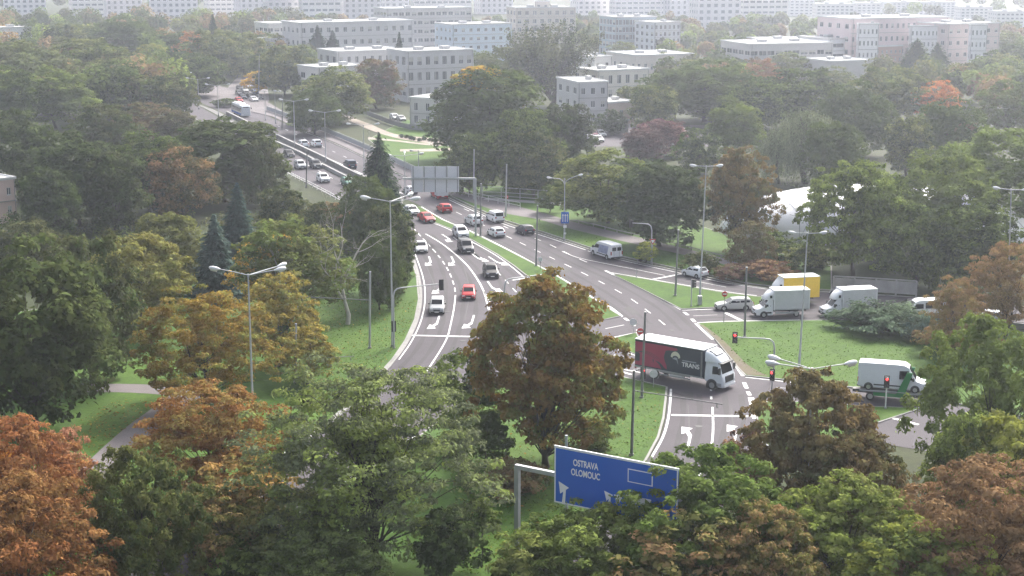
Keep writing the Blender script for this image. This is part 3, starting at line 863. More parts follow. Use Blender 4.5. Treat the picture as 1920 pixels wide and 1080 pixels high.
PROTO = {   # (crown mesh, trunk mesh, natural height, natural width)
    'dense1': tree_mesh('dense1', 1, 15, 12, 1.0, 16, 330, 62, 1.15, .50, flat=.9, shell=.6) + (15, 12),
    'dense2': tree_mesh('dense2', 2, 15, 12, 0.8, 20, 360, 58, 1.0, .50, spread=.62, flat=.9, shell=.6) + (15, 12),
    'dense3': tree_mesh('dense3', 3, 15, 10, 0.8, 15, 310, 60, 1.05, .48, spread=.52, flat=.9, shell=.6) + (15, 10),
    'tall1': tree_mesh('tall1', 4, 20, 12, 1.0, 24, 400, 60, 1.25, .56, spread=.6, flat=.9, shell=.6) + (20, 12),
    'tall2': tree_mesh('tall2', 5, 20, 11, 1.2, 22, 380, 60, 1.2, .56, spread=.55, flat=.9, shell=.6) + (20, 11),
    'maple1': tree_mesh('maple1', 6, 17, 13.5, 2.6, 24, 580, 88, .95, .34, aspect=.8, trunk_r=.36, limbs=44, spread=.66, flat=.55) + (17, 13.5),
    'maple2': tree_mesh('maple2', 7, 13, 13, 1.8, 20, 470, 84, .9, .33, aspect=.8, trunk_r=.28, limbs=40, spread=.66, flat=.5) + (13, 13),
    'locust': tree_mesh('locust', 8, 15.5, 14, 2.4, 28, 640, 95, .95, .30, aspect=.45, trunk_r=.34, limbs=60, spread=.72, flat=.32, fork=3, shell=.35) + (15.5, 14),
    'feather': tree_mesh('feather', 9, 12, 11, 1.2, 22, 480, 82, .78, .28, aspect=.48, trunk_r=.2, limbs=44, spread=.68, flat=.42, fork=3, shell=.4) + (12, 11),
    'sprig': tree_mesh('sprig', 10, 13, 11, 1.2, 24, 480, 80, .62, .36, aspect=.45, trunk_r=.24, limbs=40, spread=.68, flat=1.0, updir=.2) + (13, 11),
    'airy': tree_mesh('airy', 11, 11, 8.5, 1.6, 17, 240, 46, .72, .36, aspect=.6, trunk_r=.16, limbs=60, spread=.68, fork=3, shell=.3, flat=.6) + (11, 8.5),
    'birch': tree_mesh('birch', 12, 14, 9, 1.2, 20, 330, 56, .85, .36, trunk_r=.17, limbs=50, spread=.62, bark='bark_pale', fork=2, shell=.3, droop=.3) + (14, 9),
    'leaning': tree_mesh('leaning', 13, 12, 10, 3.6, 14, 320, 58, .9, .38, trunk_r=.30, limbs=40, spread=.6, lean=.16, fork=2) + (12, 10),
    'small': tree_mesh('small', 14, 6, 4.6, .7, 10, 150, 46, .52, .30, trunk_r=.1, limbs=20) + (6, 4.6),
    'sapling': tree_mesh('sapling', 15, 6.5, 2.6, 2.4, 7, 80, 30, .42, .26, trunk_r=.07, limbs=14, spread=.5) + (6.5, 2.6),
    'bush': tree_mesh('bush', 16, 3.0, 4.2, 0.2, 10, 150, 42, .46, .28, trunk_r=.07, limbs=24, spread=.7) + (3.0, 4.2),
    'spruce': conifer_mesh('spruce', 17, 15, 7, .5, 40, .6) + (15, 7),
    'spruce2': conifer_mesh('spruce2', 18, 15, 6.2, .5, 44, .55, droop=.25) + (15, 6.2),
    'pine': conifer_mesh('pine', 19, 16, 9.5, .6, 40, .8, droop=.0, bushy=1.8) + (16, 8.5),
    'willow': willow_mesh('willow', 20, 14, 13) + (14, 13),
    'poplar': poplar_mesh('poplar', 21, 25, 23) + (25, 23),
    'juniper': juniper_mesh('juniper', 22, 10, 3.4) + (3.4, 10),
}
BARE = bare_mesh('bare', 23, 17)

DG, MG, LG = (.032, .044, .015), (.057, .075, .021), (.096, .120, .031)
OLV, OLD, YG = (.088, .094, .030), (.055, .058, .024), (.155, .165, .032)
YEL, GOLD, ORG = (.34, .25, .045), (.30, .19, .035), (.33, .145, .035)
RED, BRN, RUS = (.19, .075, .042), (.125, .078, .038), (.20, .10, .035)
BLU, PUR, PINE = (.035, .058, .050), (.085, .048, .045), (.018, .032, .020)
GREY = (.085, .098, .055)
_turn = random.Random(5)
def plant(kind, x, ytop, h, wpx, a, b, name, label, cat='tree', group=None, base=None):
    """x, ytop: where its top shows; h metres; wpx crown width in photo pixels; base: ground row when the foot shows"""
    if base is not None:
        p = P(x, base); h = height_to(p, ytop)
    else:
        p = base_from_top(x, ytop, h)
    cm, tm, H0, W0 = PROTO[kind]
    w = wpx / (FPX / (p.y * CP + (CAMH - h * .6) * SP))
    root = empty(name, p, _turn.uniform(0, 6.28))
    sw = w / W0
    root.scale = (sw, sw, h / H0)
    t = link('trunk', tm, root)
    c = link('crown', cm, root)
    c.color = (*a, 1); c["leaf_tint"] = list(b)
    tag(root, label, cat, group)
    return root
# ---------------------------------------------------------------- every tree and bush, nearest first
TREES = [
 # near row
 ('locust', 708, 676, 15.5, 372, GREY, LG, 'locust_tree', 'large feathery grey green tree with open crown over the road, bottom centre left'),
 ('maple1', 1024, 522, 16.6, 256, (.122, .070, .020), (.066, .074, .021), 'maple_tree', 'big rust and olive maple standing on the lawn behind the blue direction sign'),
 ('feather', 35, 775, 12.5, 265, (.150, .062, .026), (.12, .068, .026), 'red_tree', 'red leaved autumn tree filling the bottom left corner'),
 ('small', 8, 835, 9, 130, ORG, GOLD, 'orange_tree', 'bright orange tree cut by the left edge above the red tree'),
 ('feather', 30, 885, 12, 330, (.140, .060, .025), (.10, .058, .022), 'red_tree', 'nearest red brown tree at the very bottom left corner'),
 ('airy', 120, 800, 9, 130, (.19, .09, .055), BRN, 'thin_red_tree', 'thin pinkish brown tree between the corner red tree and the footpath'),
 ('sprig', 275, 838, 11, 200, OLV, DG, 'olive_tree', 'dark olive tree beside the lower end of the footpath'),
 ('feather', 205, 925, 8, 150, OLV, LG, 'small_olive_tree', 'low olive green tree between the red corner tree and the dark olive one'),
 ('feather', 405, 712, 10.5, 250, (.155, .070, .026), (.105, .082, .026), 'red_orange_tree', 'red orange autumn tree below the tall three headed lamp on the left'),
 ('feather', 385, 540, 11.8, 225, (.150, .095, .022), (.080, .088, .024), 'golden_tree', 'golden yellow tree with dark trunk left of the tall three headed lamp'),
 ('airy', 520, 508, 10.5, 150, (.17, .13, .03), OLV, 'yellow_tree', 'thin yellow tree just right of the tall three headed lamp'),
 ('airy', 575, 615, 6, 110, (.16, .125, .03), OLV, 'small_yellow_tree', 'small yellow tree next to the plain pole on the left lawn'),
 ('dense1', 68, 468, 17, 275, (.044, .052, .018), DG, 'oak_tree', 'huge dark green broadleaf tree left of the mown lawn and footpath'),
 ('dense2', 172, 440, 15.5, 160, OLD, DG, 'oak_tree', 'dark olive broadleaf tree right behind the huge dark green one'),
 ('leaning', 268, 440, 11.6, 165, (.115, .105, .030), OLV, 'leaning_tree', 'yellowish olive tree with a leaning dark trunk on the left lawn'),
 ('dense3', 320, 395, 11, 140, OLV, OLD, 'olive_tree', 'olive brown tree behind the one with the leaning trunk'),
 ('spruce', 407, 405, 11, 112, BLU, (.045, .065, .055), 'blue_spruce', 'blue grey spruce, the nearest of two on the left'),
 ('spruce2', 449, 345, 11, 88, BLU, (.03, .05, .04), 'blue_spruce', 'narrow blue spruce, the farther of two on the left'),
 ('birch', 548, 398, 13.5, 185, OLV, MG, 'birch_tree', 'pale stemmed olive green birch left of the tall lamp with traffic arm'),
 ('birch', 505, 425, 11, 120, OLV, GOLD, 'birch_tree', 'yellowing birch between the blue spruces and the larger birch'),
 ('dense3', 728, 378, 12, 105, DG, OLD, 'dark_tree', 'dark tree at the left kerb below the pine'),
 ('dense2', 712, 432, 10, 80, MG, DG, 'dark_tree', 'green tree between the bare tree and the lamp with traffic arm'),
 ('dense3', 745, 450, 7, 62, DG, MG, 'dark_bush', 'dark leafy bush at the left kerb beside the white car'),
 ('pine', 713, 262, 15, 84, PINE, (.025, .04, .02), 'pine_tree', 'dark pine at the end of the grey concrete wall, beside the back of a sign'),
 ('dense2', 690, 330, 11, 100, MG, DG, 'green_tree', 'green tree tucked below the dark pine'),
 ('dense2', 575, 378, 7.5, 95, DG, OLD, 'dark_tree', 'low dark tree below the guard rail of the upper road'),
 ('bush', 625, 385, 3.5, 90, OLD, BRN, 'bush', 'brownish bush at the left edge of the upper road below the cars', 'bush'),
 ('dense3', 530, 345, 9, 90, DG, OLD, 'dark_tree', 'dark tree left of the guard rail of the upper road'),
 ('sapling', 905, 925, 6.2, 60, DG, MG, 'sapling', 'young tree with a thin bare stem on the grass, bottom centre', 'tree', None, 1056),
 ('small', 838, 950, 6, 125, (.035, .05, .02), DG, 'small_tree', 'dark round tree on the grass, bottom centre'),
 ('small', 872, 655, 8.5, 130, DG, MG, 'small_tree', 'dark green tree left of the big rust maple'),
 ('small', 915, 770, 5, 90, MG, DG, 'small_tree', 'low green tree under the left side of the rust maple'),
 ('bush', 968, 868, 2.8, 110, BRN, OLD, 'bush', 'brownish bush between the rust maple and the sign post', 'bush'),
 ('bush', 1110, 790, 2.6, 80, MG, OLV, 'bush', 'green bush under the right side of the rust maple', 'bush'),
 ('sprig', 1105, 952, 7, 260, (.105, .13, .030), MG, 'green_tree', 'bright green tree in front of the left half of the blue sign'),
 ('sprig', 1322, 852, 10.5, 320, (.070, .105, .025), MG, 'green_tree', 'large long leaved green tree covering the right end of the blue sign'),
 ('maple2', 1515, 712, 12.5, 235, (.100, .070, .030), (.070, .060, .026), 'brown_maple', 'brown leaved maple in front of the big three headed lamp'),
 ('maple2', 1600, 822, 9.5, 190, (.095, .066, .030), OLD, 'brown_maple', 'lower brown maple right of the one before the three headed lamp'),
 ('sprig', 1245, 866, 8.5, 150, (.085, .11, .026), MG, 'small_green_tree', 'narrow green tree right in front of the right part of the blue sign'),
 ('airy', 1392, 800, 8, 110, (.09, .055, .045), BRN, 'brown_tree', 'thin purplish brown tree at the right edge of the approach road'),
 ('sprig', 1858, 598, 14.5, 250, (.105, .135, .032), MG, 'tall_green_tree', 'tall yellow green tree at the right, in front of the green transporter'),
 ('dense2', 1800, 775, 11, 150, MG, LG, 'green_tree', 'mid green tree under the left side of the tall yellow green one'),
 ('maple2', 1880, 790, 10.5, 215, YG, OLV, 'yellow_green_tree', 'yellow green maple at the right edge above the brown tree'),
 ('feather', 1850, 850, 12, 330, (.135, .080, .042), (.105, .068, .034), 'brown_tree', 'wide brown autumn tree filling the bottom right corner'),
 ('maple2', 1590, 905, 9, 250, (.105, .135, .028), OLV, 'green_maple', 'fresh green maple below the brown maple, bottom right'),
 ('airy', 1300, 975, 8, 260, OLV, BRN, 'olive_tree', 'olive brown tree along the bottom edge right of the blue sign'),
 ('maple2', 1430, 955, 8.5, 200, (.095, .10, .03), BRN, 'olive_tree', 'brownish green tree along the bottom edge below the approach road'),
 ('maple2', 1720, 985, 8, 260, YG, MG, 'yellow_green_tree', 'low yellow green tree on the bottom edge near the right corner'),
 ('small', 1010, 1000, 5.5, 150, (.10, .12, .03), OLV, 'small_green_tree', 'small light green tree hiding the foot of the sign post'),
 ('airy', 560, 905, 7, 170, GREY, OLV, 'thin_tree', 'thin grey green tree under the left side of the large feathery tree'),
 ('airy', 470, 850, 7.5, 190, OLV, (.18, .11, .04), 'thin_tree', 'sparse olive tree between the red orange tree and the feathery tree'),
 ('airy', 395, 905, 7, 170, OLV, BRN, 'thin_tree', 'sparse brownish tree beside the road patch at the bottom left'),
 ('bush', 480, 1005, 3.2, 150, MG, LG, 'bush', 'light green bush on the bottom edge below the feathery tree', 'bush'),
 ('feather', 610, 985, 6, 200, (.075, .09, .04), MG, 'low_tree', 'low green tree on the bottom edge under the feathery tree'),
 # right, around the side road
 ('juniper', 1652, 567, 3.4, 215, (.040, .062, .038), (.055, .075, .045), 'juniper_bush', 'wide spreading grey green juniper on the right lawn beside the queue', 'bush'),
 ('juniper', 1725, 590, 3.0, 110, (.045, .058, .032), BLU, 'juniper_bush', 'darker low juniper right of the wide spreading one', 'bush'),
 ('feather', 1790, 515, 9.5, 92, (.16, .125, .045), BRN, 'yellow_brown_tree', 'yellow brown tree in front of the white minibus'),
 ('feather', 1885, 448, 11.5, 135, (.17, .12, .045), BRN, 'yellow_brown_tree', 'larger yellow brown tree at the right edge beside a lamp'),
 ('bush', 1800, 615, 3, 120, BRN, OLD, 'bush', 'brown bush below the yellow brown trees', 'bush'),
 ('maple2', 1600, 312, 14.5, 175, MG, LG, 'broadleaf_tree', 'green tree with a clear dark trunk in front of the white dome', 'tree', None, 517),
 ('dense1', 1760, 290, 15, 190, LG, DG, 'broadleaf_tree', 'green tree right of the gap that shows the white dome'),
 ('dense2', 1865, 240, 16, 215, (.10, .13, .035), MG, 'broadleaf_tree', 'large light green tree at the right edge above a lamp head'),
 ('dense2', 1720, 385, 11, 130, DG, MG, 'dark_tree', 'dark tree behind the grey noise wall on the right'),
 ('dense3', 1830, 380, 12, 150, DG, MG, 'dark_tree', 'dark tree between the noise wall and the right edge lamp'),
 ('dense1', 1655, 335, 12, 110, MG, LG, 'broadleaf_tree', 'pale green tree top against the roof of the white dome'),
 ('maple1', 1385, 280, 15, 118, (.15, .105, .04), OLD, 'orange_brown_tree', 'orange brown tree behind the tall two headed lamp'),
 ('dense2', 1405, 415, 7, 75, (.11, .085, .04), OLD, 'brown_tree', 'low brown tree left of the white dome'),
 ('bush', 1455, 440, 3.5, 90, DG, MG, 'bush', 'dark bush at the foot of the white dome', 'bush'),
 ('bush', 1520, 465, 3, 80, DG, OLV, 'bush', 'low dark bush below the right part of the dome end', 'bush'),
 ('bush', 1440, 492, 2.4, 90, (.10, .045, .04), BRN, 'bush', 'reddish bush beside the slip road behind the white hatchback', 'bush'),
 ('bush', 1375, 498, 2.0, 60, (.09, .05, .04), OLD, 'bush', 'dull red bush behind the white hatchback on the slip road', 'bush'),
 ('bush', 1310, 478, 2.6, 60, DG, OLD, 'bush', 'dark bush next to the plain pole on the verge', 'bush'),
 ('dense1', 1140, 287, 12, 190, MG, OLV, 'broad_tree', 'broad low tree with forked trunk behind the verge', 'tree', None, 420),
 ('dense3', 1238, 300, 13, 175, DG, (.035, .045, .022), 'dark_tree', 'large dark tree between the broad low tree and the tall lamp'),
 ('small', 1030, 345, 5, 46, MG, DG, 'small_tree', 'small tree left of the lamp with curved arms'),
 ('small', 1210, 452, 3.2, 42, LG, YG, 'young_tree', 'small bright green young tree on the verge by the yield sign'),
 # middle
 ('tall1', 918, 122, 20, 185, MG, DG, 'lime_tree', 'tall green tree with yellow top beside the small white house'),
 ('dense2', 985, 205, 15, 130, DG, MG, 'dark_tree', 'dark tree to the right of the tall green tree with yellow top'),
 ('dense3', 1060, 190, 14, 110, (.045, .05, .03), DG, 'dark_tree', 'dull dark tree in front of the grey building end'),
 ('dense1', 1000, 255, 11, 120, DG, OLD, 'dark_tree', 'dark lower tree behind the footbridge railing'),
 ('dense2', 880, 250, 11, 90, DG, MG, 'dark_tree', 'dark tree behind the back of the large sign'),
 ('poplar', 1032, 36, 24, 205, (.036, .046, .024), OLD, 'poplar_tree', 'tall sparse poplar with upswept branches, the highest tree in the centre'),
 ('dense2', 950, 88, 14, 110, MG, OLD, 'green_tree', 'green tree left of the sparse poplar'),
 ('dense3', 1240, 222, 8, 95, PUR, (.10, .055, .05), 'purple_tree', 'purple leaved tree in front of the parked cars'),
 ('dense3', 1205, 240, 7, 80, PUR, (.06, .045, .04), 'purple_tree', 'smaller dull purple tree left of the other purple one'),
 ('dense1', 1320, 118, 15, 210, MG, DG, 'green_tree', 'broad green tree below the low white flat roof'),
 ('dense3', 1225, 155, 12, 90, MG, OLV, 'green_tree', 'green tree beside the two storey white building'),
 ('dense2', 1145, 205, 6, 50, DG, DG, 'dark_bush', 'dark bush in front of the two storey white building', 'bush'),
 ('tall2', 1378, 185, 13, 95, LG, MG, 'light_green_tree', 'narrow light green tree above the orange brown tree'),
 ('airy', 1425, 108, 13, 80, (.17, .09, .045), BRN, 'rust_tree', 'rust brown tree standing among the green ones below the campus'),
 ('dense2', 1310, 240, 9, 75, DG, MG, 'dark_tree', 'dark tree between the purple tree and the light green one'),
 ('willow', 1510, 205, 14, 165, (.075, .09, .045), GREY, 'willow_tree', 'large grey green willow above the white dome'),
 ('willow', 1460, 250, 9.5, 100, (.065, .085, .045), GREY, 'willow_tree', 'smaller willow at the left foot of the large one'),
 ('dense2', 1490, 128, 15, 150, DG, MG, 'green_tree', 'dark green tree behind the large willow'),
 ('dense1', 1605, 160, 15, 130, MG, DG, 'green_tree', 'green tree right of the large willow'),
 ('dense3', 1700, 215, 12, 92, (.05, .065, .03), OLV, 'round_tree', 'round topped dark green tree right of the willow'),
 ('dense2', 1670, 125, 14, 130, MG, OLV, 'green_tree', 'green tree with yellowish rim under the grey box building'),
 ('airy', 1755, 150, 11, 80, (.32, .13, .05), RUS, 'orange_tree', 'orange tree in the right background'),
 ('dense1', 1780, 190, 13, 130, MG, DG, 'green_tree', 'dull green tree below the orange one on the right'),
 ('dense2', 1890, 150, 13, 120, OLV, MG, 'green_tree', 'hazy olive tree at the right edge in the background'),
 ('airy', 1810, 228, 9, 60, BRN, OLD, 'brown_tree', 'small brownish tree between two green ones on the right'),
 ('dense3', 1560, 225, 13, 120, MG, DG, 'green_tree', 'green tree between the willow and the round topped tree'),
 ('dense1', 1410, 150, 13, 110, DG, MG, 'dark_tree', 'dark tree under the rust brown one'),
 ('pine', 1715, 78, 15, 75, PINE, DG, 'black_pine', 'dark pine in front of the long pink building'),
 ('pine', 1755, 85, 12, 55, PINE, DG, 'black_pine', 'smaller dark pine right of the one before the pink building'),
 ('dense2', 1895, 82, 12, 90, DG, MG, 'dark_tree', 'dark tree right of the long pink building'),
 # around the upper road and the white buildings
 ('dense1', 628, 130, 13.5, 125, MG, OLV, 'green_tree', 'green tree beside the upper road, left of the park lawn'),
 ('dense2', 590, 165, 11, 90, MG, DG, 'green_tree', 'green tree left of the one by the park lawn'),
 ('dense3', 707, 108, 14, 92, (.115, .07, .04), OLD, 'reddish_tree', 'reddish brown tree in front of the three storey white building'),
 ('spruce', 750, 62, 18, 42, (.022, .036, .024), PINE, 'spruce_tree', 'tall dark spruce against the three storey white building'),
 ('spruce', 597, 48, 15, 52, (.025, .04, .03), PINE, 'spruce_tree', 'dark spruce before the long white building, left of a pair'),
 ('spruce2', 625, 58, 13.5, 50, (.025, .04, .03), PINE, 'spruce_tree', 'dark spruce before the long white building, right of a pair'),
 ('spruce2', 714, 56, 9, 22, (.022, .036, .026), PINE, 'spruce_tree', 'small dark spruce on the terrace of the long white building'),
 ('dense2', 535, 84, 15, 105, (.05, .065, .03), OLV, 'green_tree', 'dull green tree left of the pair of dark spruces'),
 ('small', 482, 133, 7, 46, YEL, GOLD, 'yellow_tree', 'bright yellow tree above the parked cars by the upper road'),
 ('birch', 820, 122, 9, 45, OLV, LG, 'pale_tree', 'pale thin tree before the three storey white building'),
 ('dense3', 1130, 60, 9, 65, MG, OLV, 'green_tree', 'hazy green tree below the glass office block'),
 ('birch', 1165, 75, 10, 55, OLV, MG, 'pale_tree', 'pale olive tree right of the sparse poplar'),
 ('dense2', 790, 45, 9, 60, MG, OLV, 'green_tree', 'hazy green tree left of the light blue building'),
 ('dense2', 1290, 112, 9, 90, MG, OLV, 'green_tree', 'green tree at the left end of the campus hall'),
 ('dense1', 1562, 128, 9, 80, MG, OLV, 'green_tree', 'green tree before the grey box building'),
 ('dense3', 1660, 112, 9, 75, OLV, MG, 'green_tree', 'olive tree right of the grey box building'),
 ('dense2', 1850, 108, 10, 95, MG, OLV, 'green_tree', 'hazy green tree below the pink end block'),
 ('birch', 905, 92, 11, 60, OLV, MG, 'pale_tree', 'pale green tree before the light blue building'),
 ('dense3', 1178, 160, 8, 55, MG, OLV, 'green_tree', 'small green tree before the two storey white building'),
 ('dense1', 1480, 100, 9, 80, OLV, MG, 'green_tree', 'olive tree before the reddish campus hall'),
 ('dense2', 660, 88, 9, 60, MG, OLV, 'green_tree', 'hazy green tree before the middle of the long white building'),
 # left wood
 ('tall1', 422, 218, 15, 182, (.048, .056, .022), DG, 'oak_tree', 'big dark tree hiding part of the upper road'),
 ('dense2', 488, 262, 11.5, 85, OLD, DG, 'oak_tree', 'dark tree at the edge of the upper road beside the bridge cars'),
 ('dense1', 280, 255, 13, 150, DG, MG, 'broadleaf_tree', 'dark green tree left of the big dark one by the upper road'),
 ('dense2', 340, 275, 12, 120, OLD, BRN, 'broadleaf_tree', 'brownish dark tree in the left wood below the big dark one'),
 ('tall2', 150, 250, 15, 145, (.036, .045, .020), DG, 'broadleaf_tree', 'tall dark tree in the left wood above the pink house'),
 ('dense3', 215, 280, 13, 120, (.05, .056, .025), DG, 'broadleaf_tree', 'dull dark tree in the left wood beside the tall dark one'),
 ('dense1', 40, 215, 15, 170, (.040, .05, .022), DG, 'broadleaf_tree', 'dark tree at the left edge above the pink house'),
 ('dense2', 55, 415, 8, 120, (.05, .055, .024), OLD, 'broadleaf_tree', 'dark tree right below the pink house'),
 ('dense3', 95, 310, 12, 110, (.036, .046, .02), DG, 'broadleaf_tree', 'dark tree right beside the pink house'),
 ('dense1', 45, 82, 17, 170, (.07, .085, .03), OLD, 'broadleaf_tree', 'hazy olive tree at the left edge of the far wood'),
 ('dense2', 170, 72, 16, 140, MG, OLV, 'broadleaf_tree', 'round hazy tree in the left wood with an orange fleck'),
 ('tall2', 105, 125, 15, 120, LG, MG, 'broadleaf_tree', 'light green tree in the left wood with a drooping right side'),
 ('dense1', 215, 120, 14, 135, DG, MG, 'broadleaf_tree', 'dark hazy tree in the middle of the left wood'),
 ('dense3', 245, 110, 11, 105, (.09, .115, .04), MG, 'broadleaf_tree', 'pale green tree left of the row of distant lamps'),
 ('dense2', 315, 140, 12, 90, DG, OLD, 'broadleaf_tree', 'dark tree at the left end of the upper road'),
 ('airy', 270, 190, 10, 110, (.11, .075, .04), OLD, 'broadleaf_tree', 'reddish brown tree in the middle of the left wood'),
 ('dense2', 200, 195, 12, 120, OLD, DG, 'broadleaf_tree', 'dark olive tree left of the reddish brown one in the left wood'),
 ('dense3', 330, 205, 9, 80, (.075, .062, .035), OLD, 'broadleaf_tree', 'brown grey tree at the left kerb of the upper road'),
 ('dense1', 20, 130, 15, 110, MG, DG, 'broadleaf_tree', 'hazy dark green tree cut by the left edge'),
 ('dense2', 410, 55, 17, 115, (.07, .085, .04), OLV, 'broadleaf_tree', 'tall pale tree in the far wood above the distant lamps'),
 ('spruce', 402, 28, 18, 40, PINE, DG, 'spruce_tree', 'tall hazy spruce in the far wood left of the long white building'),
 ('airy', 360, 58, 14, 60, (.20, .11, .05), RUS, 'orange_tree', 'hazy orange tree in the far wood above the distant lamps'),
 ('dense1', 310, 62, 13, 80, DG, MG, 'broadleaf_tree', 'dark tree left of the hazy orange one'),
 ('dense3', 285, 80, 11, 60, YG, OLV, 'broadleaf_tree', 'pale yellow tree at the bend of the distant road'),
 ('dense2', 460, 60, 15, 90, MG, OLV, 'broadleaf_tree', 'hazy green tree above the yellow tree by the car park'),
 ('dense1', 235, 35, 17, 120, MG, DG, 'broadleaf_tree', 'hazy dark tree behind the left wood'),
 ('dense3', 130, 42, 15, 100, MG, OLV, 'broadleaf_tree', 'pale hazy tree behind the left wood near the left edge'),
 ('dense2', 510, 90, 12, 70, DG, MG, 'broadleaf_tree', 'dark tree between the yellow tree and the dull green one'),
 ('dense1', 370, 105, 12, 100, DG, MG, 'broadleaf_tree', 'dark tree behind the second distant lamp'),
 ('dense2', 440, 92, 8, 80, DG, OLD, 'broadleaf_tree', 'dark tree behind the car park left of the yellow tree'),
]
for t in TREES:
    o = plant(*t)
    if t[6 + 1] == 'lime_tree':
        c = link('yellow_crown_top', PROTO['small'][0], o, (1.2, -1.0, 13.9))
        c.scale = (1.25, 1.25, 1.0); c.color = (*GOLD, 1); c["leaf_tint"] = list(YG); c["label"] = 'yellow leaves at the top of the crown'

bt = empty('bare_tree', P(652, 610), 0.6)
bs = height_to(P(652, 610), 318) / max(v.co.z for v in BARE.vertices)
bt.scale = (bs, bs, bs)
link('trunk', BARE, bt)
tag(bt, 'leafless pale grey tree with twisted branches below the upper road', 'tree')
bt2 = empty('bare_tree', P(618, 560), 2.4)
bt2.scale = (.6, .6, .62)
link('trunk', BARE, bt2)
tag(bt2, 'smaller leafless tree left of the twisted pale grey one', 'tree')

# undergrowth: a leafy mass nobody could count, on the floor of the woods
rng = np.random.default_rng(77)
def scatter(name, label, regions, n, per, r, leaf, cols, hmax):
    C, Nn, S, V, K = [], [], [], [], []
    k = 0
    while k < n:
        x0, x1, y0, y1 = regions[int(rng.integers(len(regions)))]
        p = P(rng.uniform(x0, x1), rng.uniform(y0, y1))
        c = np.array(cols[int(rng.integers(len(cols)))]) * rng.uniform(.75, 1.25)
        hh = hmax * rng.uniform(.4, 1); rr = r * rng.uniform(.6, 1.3)
        d = rng.normal(size=(per, 3)); d /= np.linalg.norm(d, axis=1, keepdims=True)
        d[:, 2] = np.abs(d[:, 2])
        q = d * (rng.uniform(.5, 1, per) ** .5)[:, None] * np.array((rr, rr, hh))
        C.append(q + np.array((p.x, p.y, .1))); Nn.append(d + np.array((0, 0, .6)) + rng.normal(size=(per, 3)) * .4)
        S.append(leaf * rng.uniform(.7, 1.3, per)); V.append(rng.uniform(0, 1) * .5 + rng.uniform(0, .5, per)); K.append(np.repeat(c[None], per, 0))
        k += 1
    me = leaf_mesh(name, np.concatenate(C), np.concatenate(Nn), np.concatenate(S), np.concatenate(V), .6, None, np.concatenate(K), M['leaf_far'])
    o = link(name, me)
    return tag(o, label, 'undergrowth', None, 'stuff')
scatter('undergrowth', 'dark green undergrowth on the floor of the left wood', [(-60, 520, 260, 470), (380, 760, 400, 560), (-60, 250, 420, 560)], 420, 60, 1.6, .42, [DG, MG, OLD, DG], 2.2)
scatter('undergrowth', 'dark green undergrowth under the trees right of the junction', [(1500, 1930, 395, 505), (1060, 1420, 290, 400), (860, 1060, 290, 345), (1250, 1930, 270, 400)], 420, 60, 1.6, .42, [DG, MG, OLD], 2.2)

# far wood: tree tops that run together in the haze
def far_wood(name, label, rows):
    C, Nn, S, V, K = [], [], [], [], []
    for x0, x1, d0, d1, n, h0, h1 in rows:
        for i in range(n):
            d = rng.uniform(d0, d1)
            px = rng.uniform(x0, x1)
            x = (px - 960) / FPX * d
            h = rng.uniform(h0, h1); w = h * rng.uniform(.75, 1.0)
            c = np.array([DG, MG, OLV, MG, LG, OLD, (.12, .085, .04)][int(rng.integers(7))]) * rng.uniform(.8, 1.2)
            for lb in range(5):
                a = rng.uniform(0, 6.28); ro = w * .28 * rng.uniform(.3, 1)
                c0 = np.array((x + math.cos(a) * ro, d + math.sin(a) * ro, h * rng.uniform(.45, .78)))
                per = 75
                dd = rng.normal(size=(per, 3)); dd /= np.linalg.norm(dd, axis=1, keepdims=True)
                C.append(c0 + dd * np.array((w * .3, w * .3, h * .25)) * (rng.uniform(.7, 1, per))[:, None])
                Nn.append(dd + np.array((0, 0, .4)) + rng.normal(size=(per, 3)) * .4)
                S.append(rng.uniform(.9, 1.7, per)); V.append(rng.uniform(0, .6) + rng.uniform(0, .4, per)); K.append(np.repeat(c[None], per, 0))
    me = leaf_mesh(name, np.concatenate(C), np.concatenate(Nn), np.concatenate(S), np.concatenate(V), .7, None, np.concatenate(K), M['leaf_far'])
    return tag(link(name, me), label, 'wood', None, 'stuff')
far_wood('far_wood', 'hazy far wood before the tower blocks on the left', [(-100, 310, 430, 640, 80, 9, 14), (330, 560, 590, 660, 22, 9, 12), (-100, 600, 620, 880, 170, 10, 14), (560, 760, 760, 880, 40, 7, 10)])
far_wood('far_wood', 'hazy far wood before the tower blocks on the right', [(1060, 2000, 680, 900, 200, 7, 10), (1240, 1420, 600, 700, 30, 7, 10), (780, 1100, 740, 880, 70, 6, 9), (1850, 2000, 480, 720, 25, 9, 13), (1450, 2050, 960, 2200, 160, 7, 12), (-150, 1450, 1080, 1800, 120, 7, 11)])
far_wood('far_wood', 'trees running together between the campus buildings', [(520, 600, 520, 640, 10, 8, 11), (1240, 1420, 470, 580, 26, 7, 10), (1640, 1930, 420, 500, 30, 9, 12), (0, 330, 400, 520, 45, 9, 14), (560, 640, 440, 500, 8, 8, 11)])

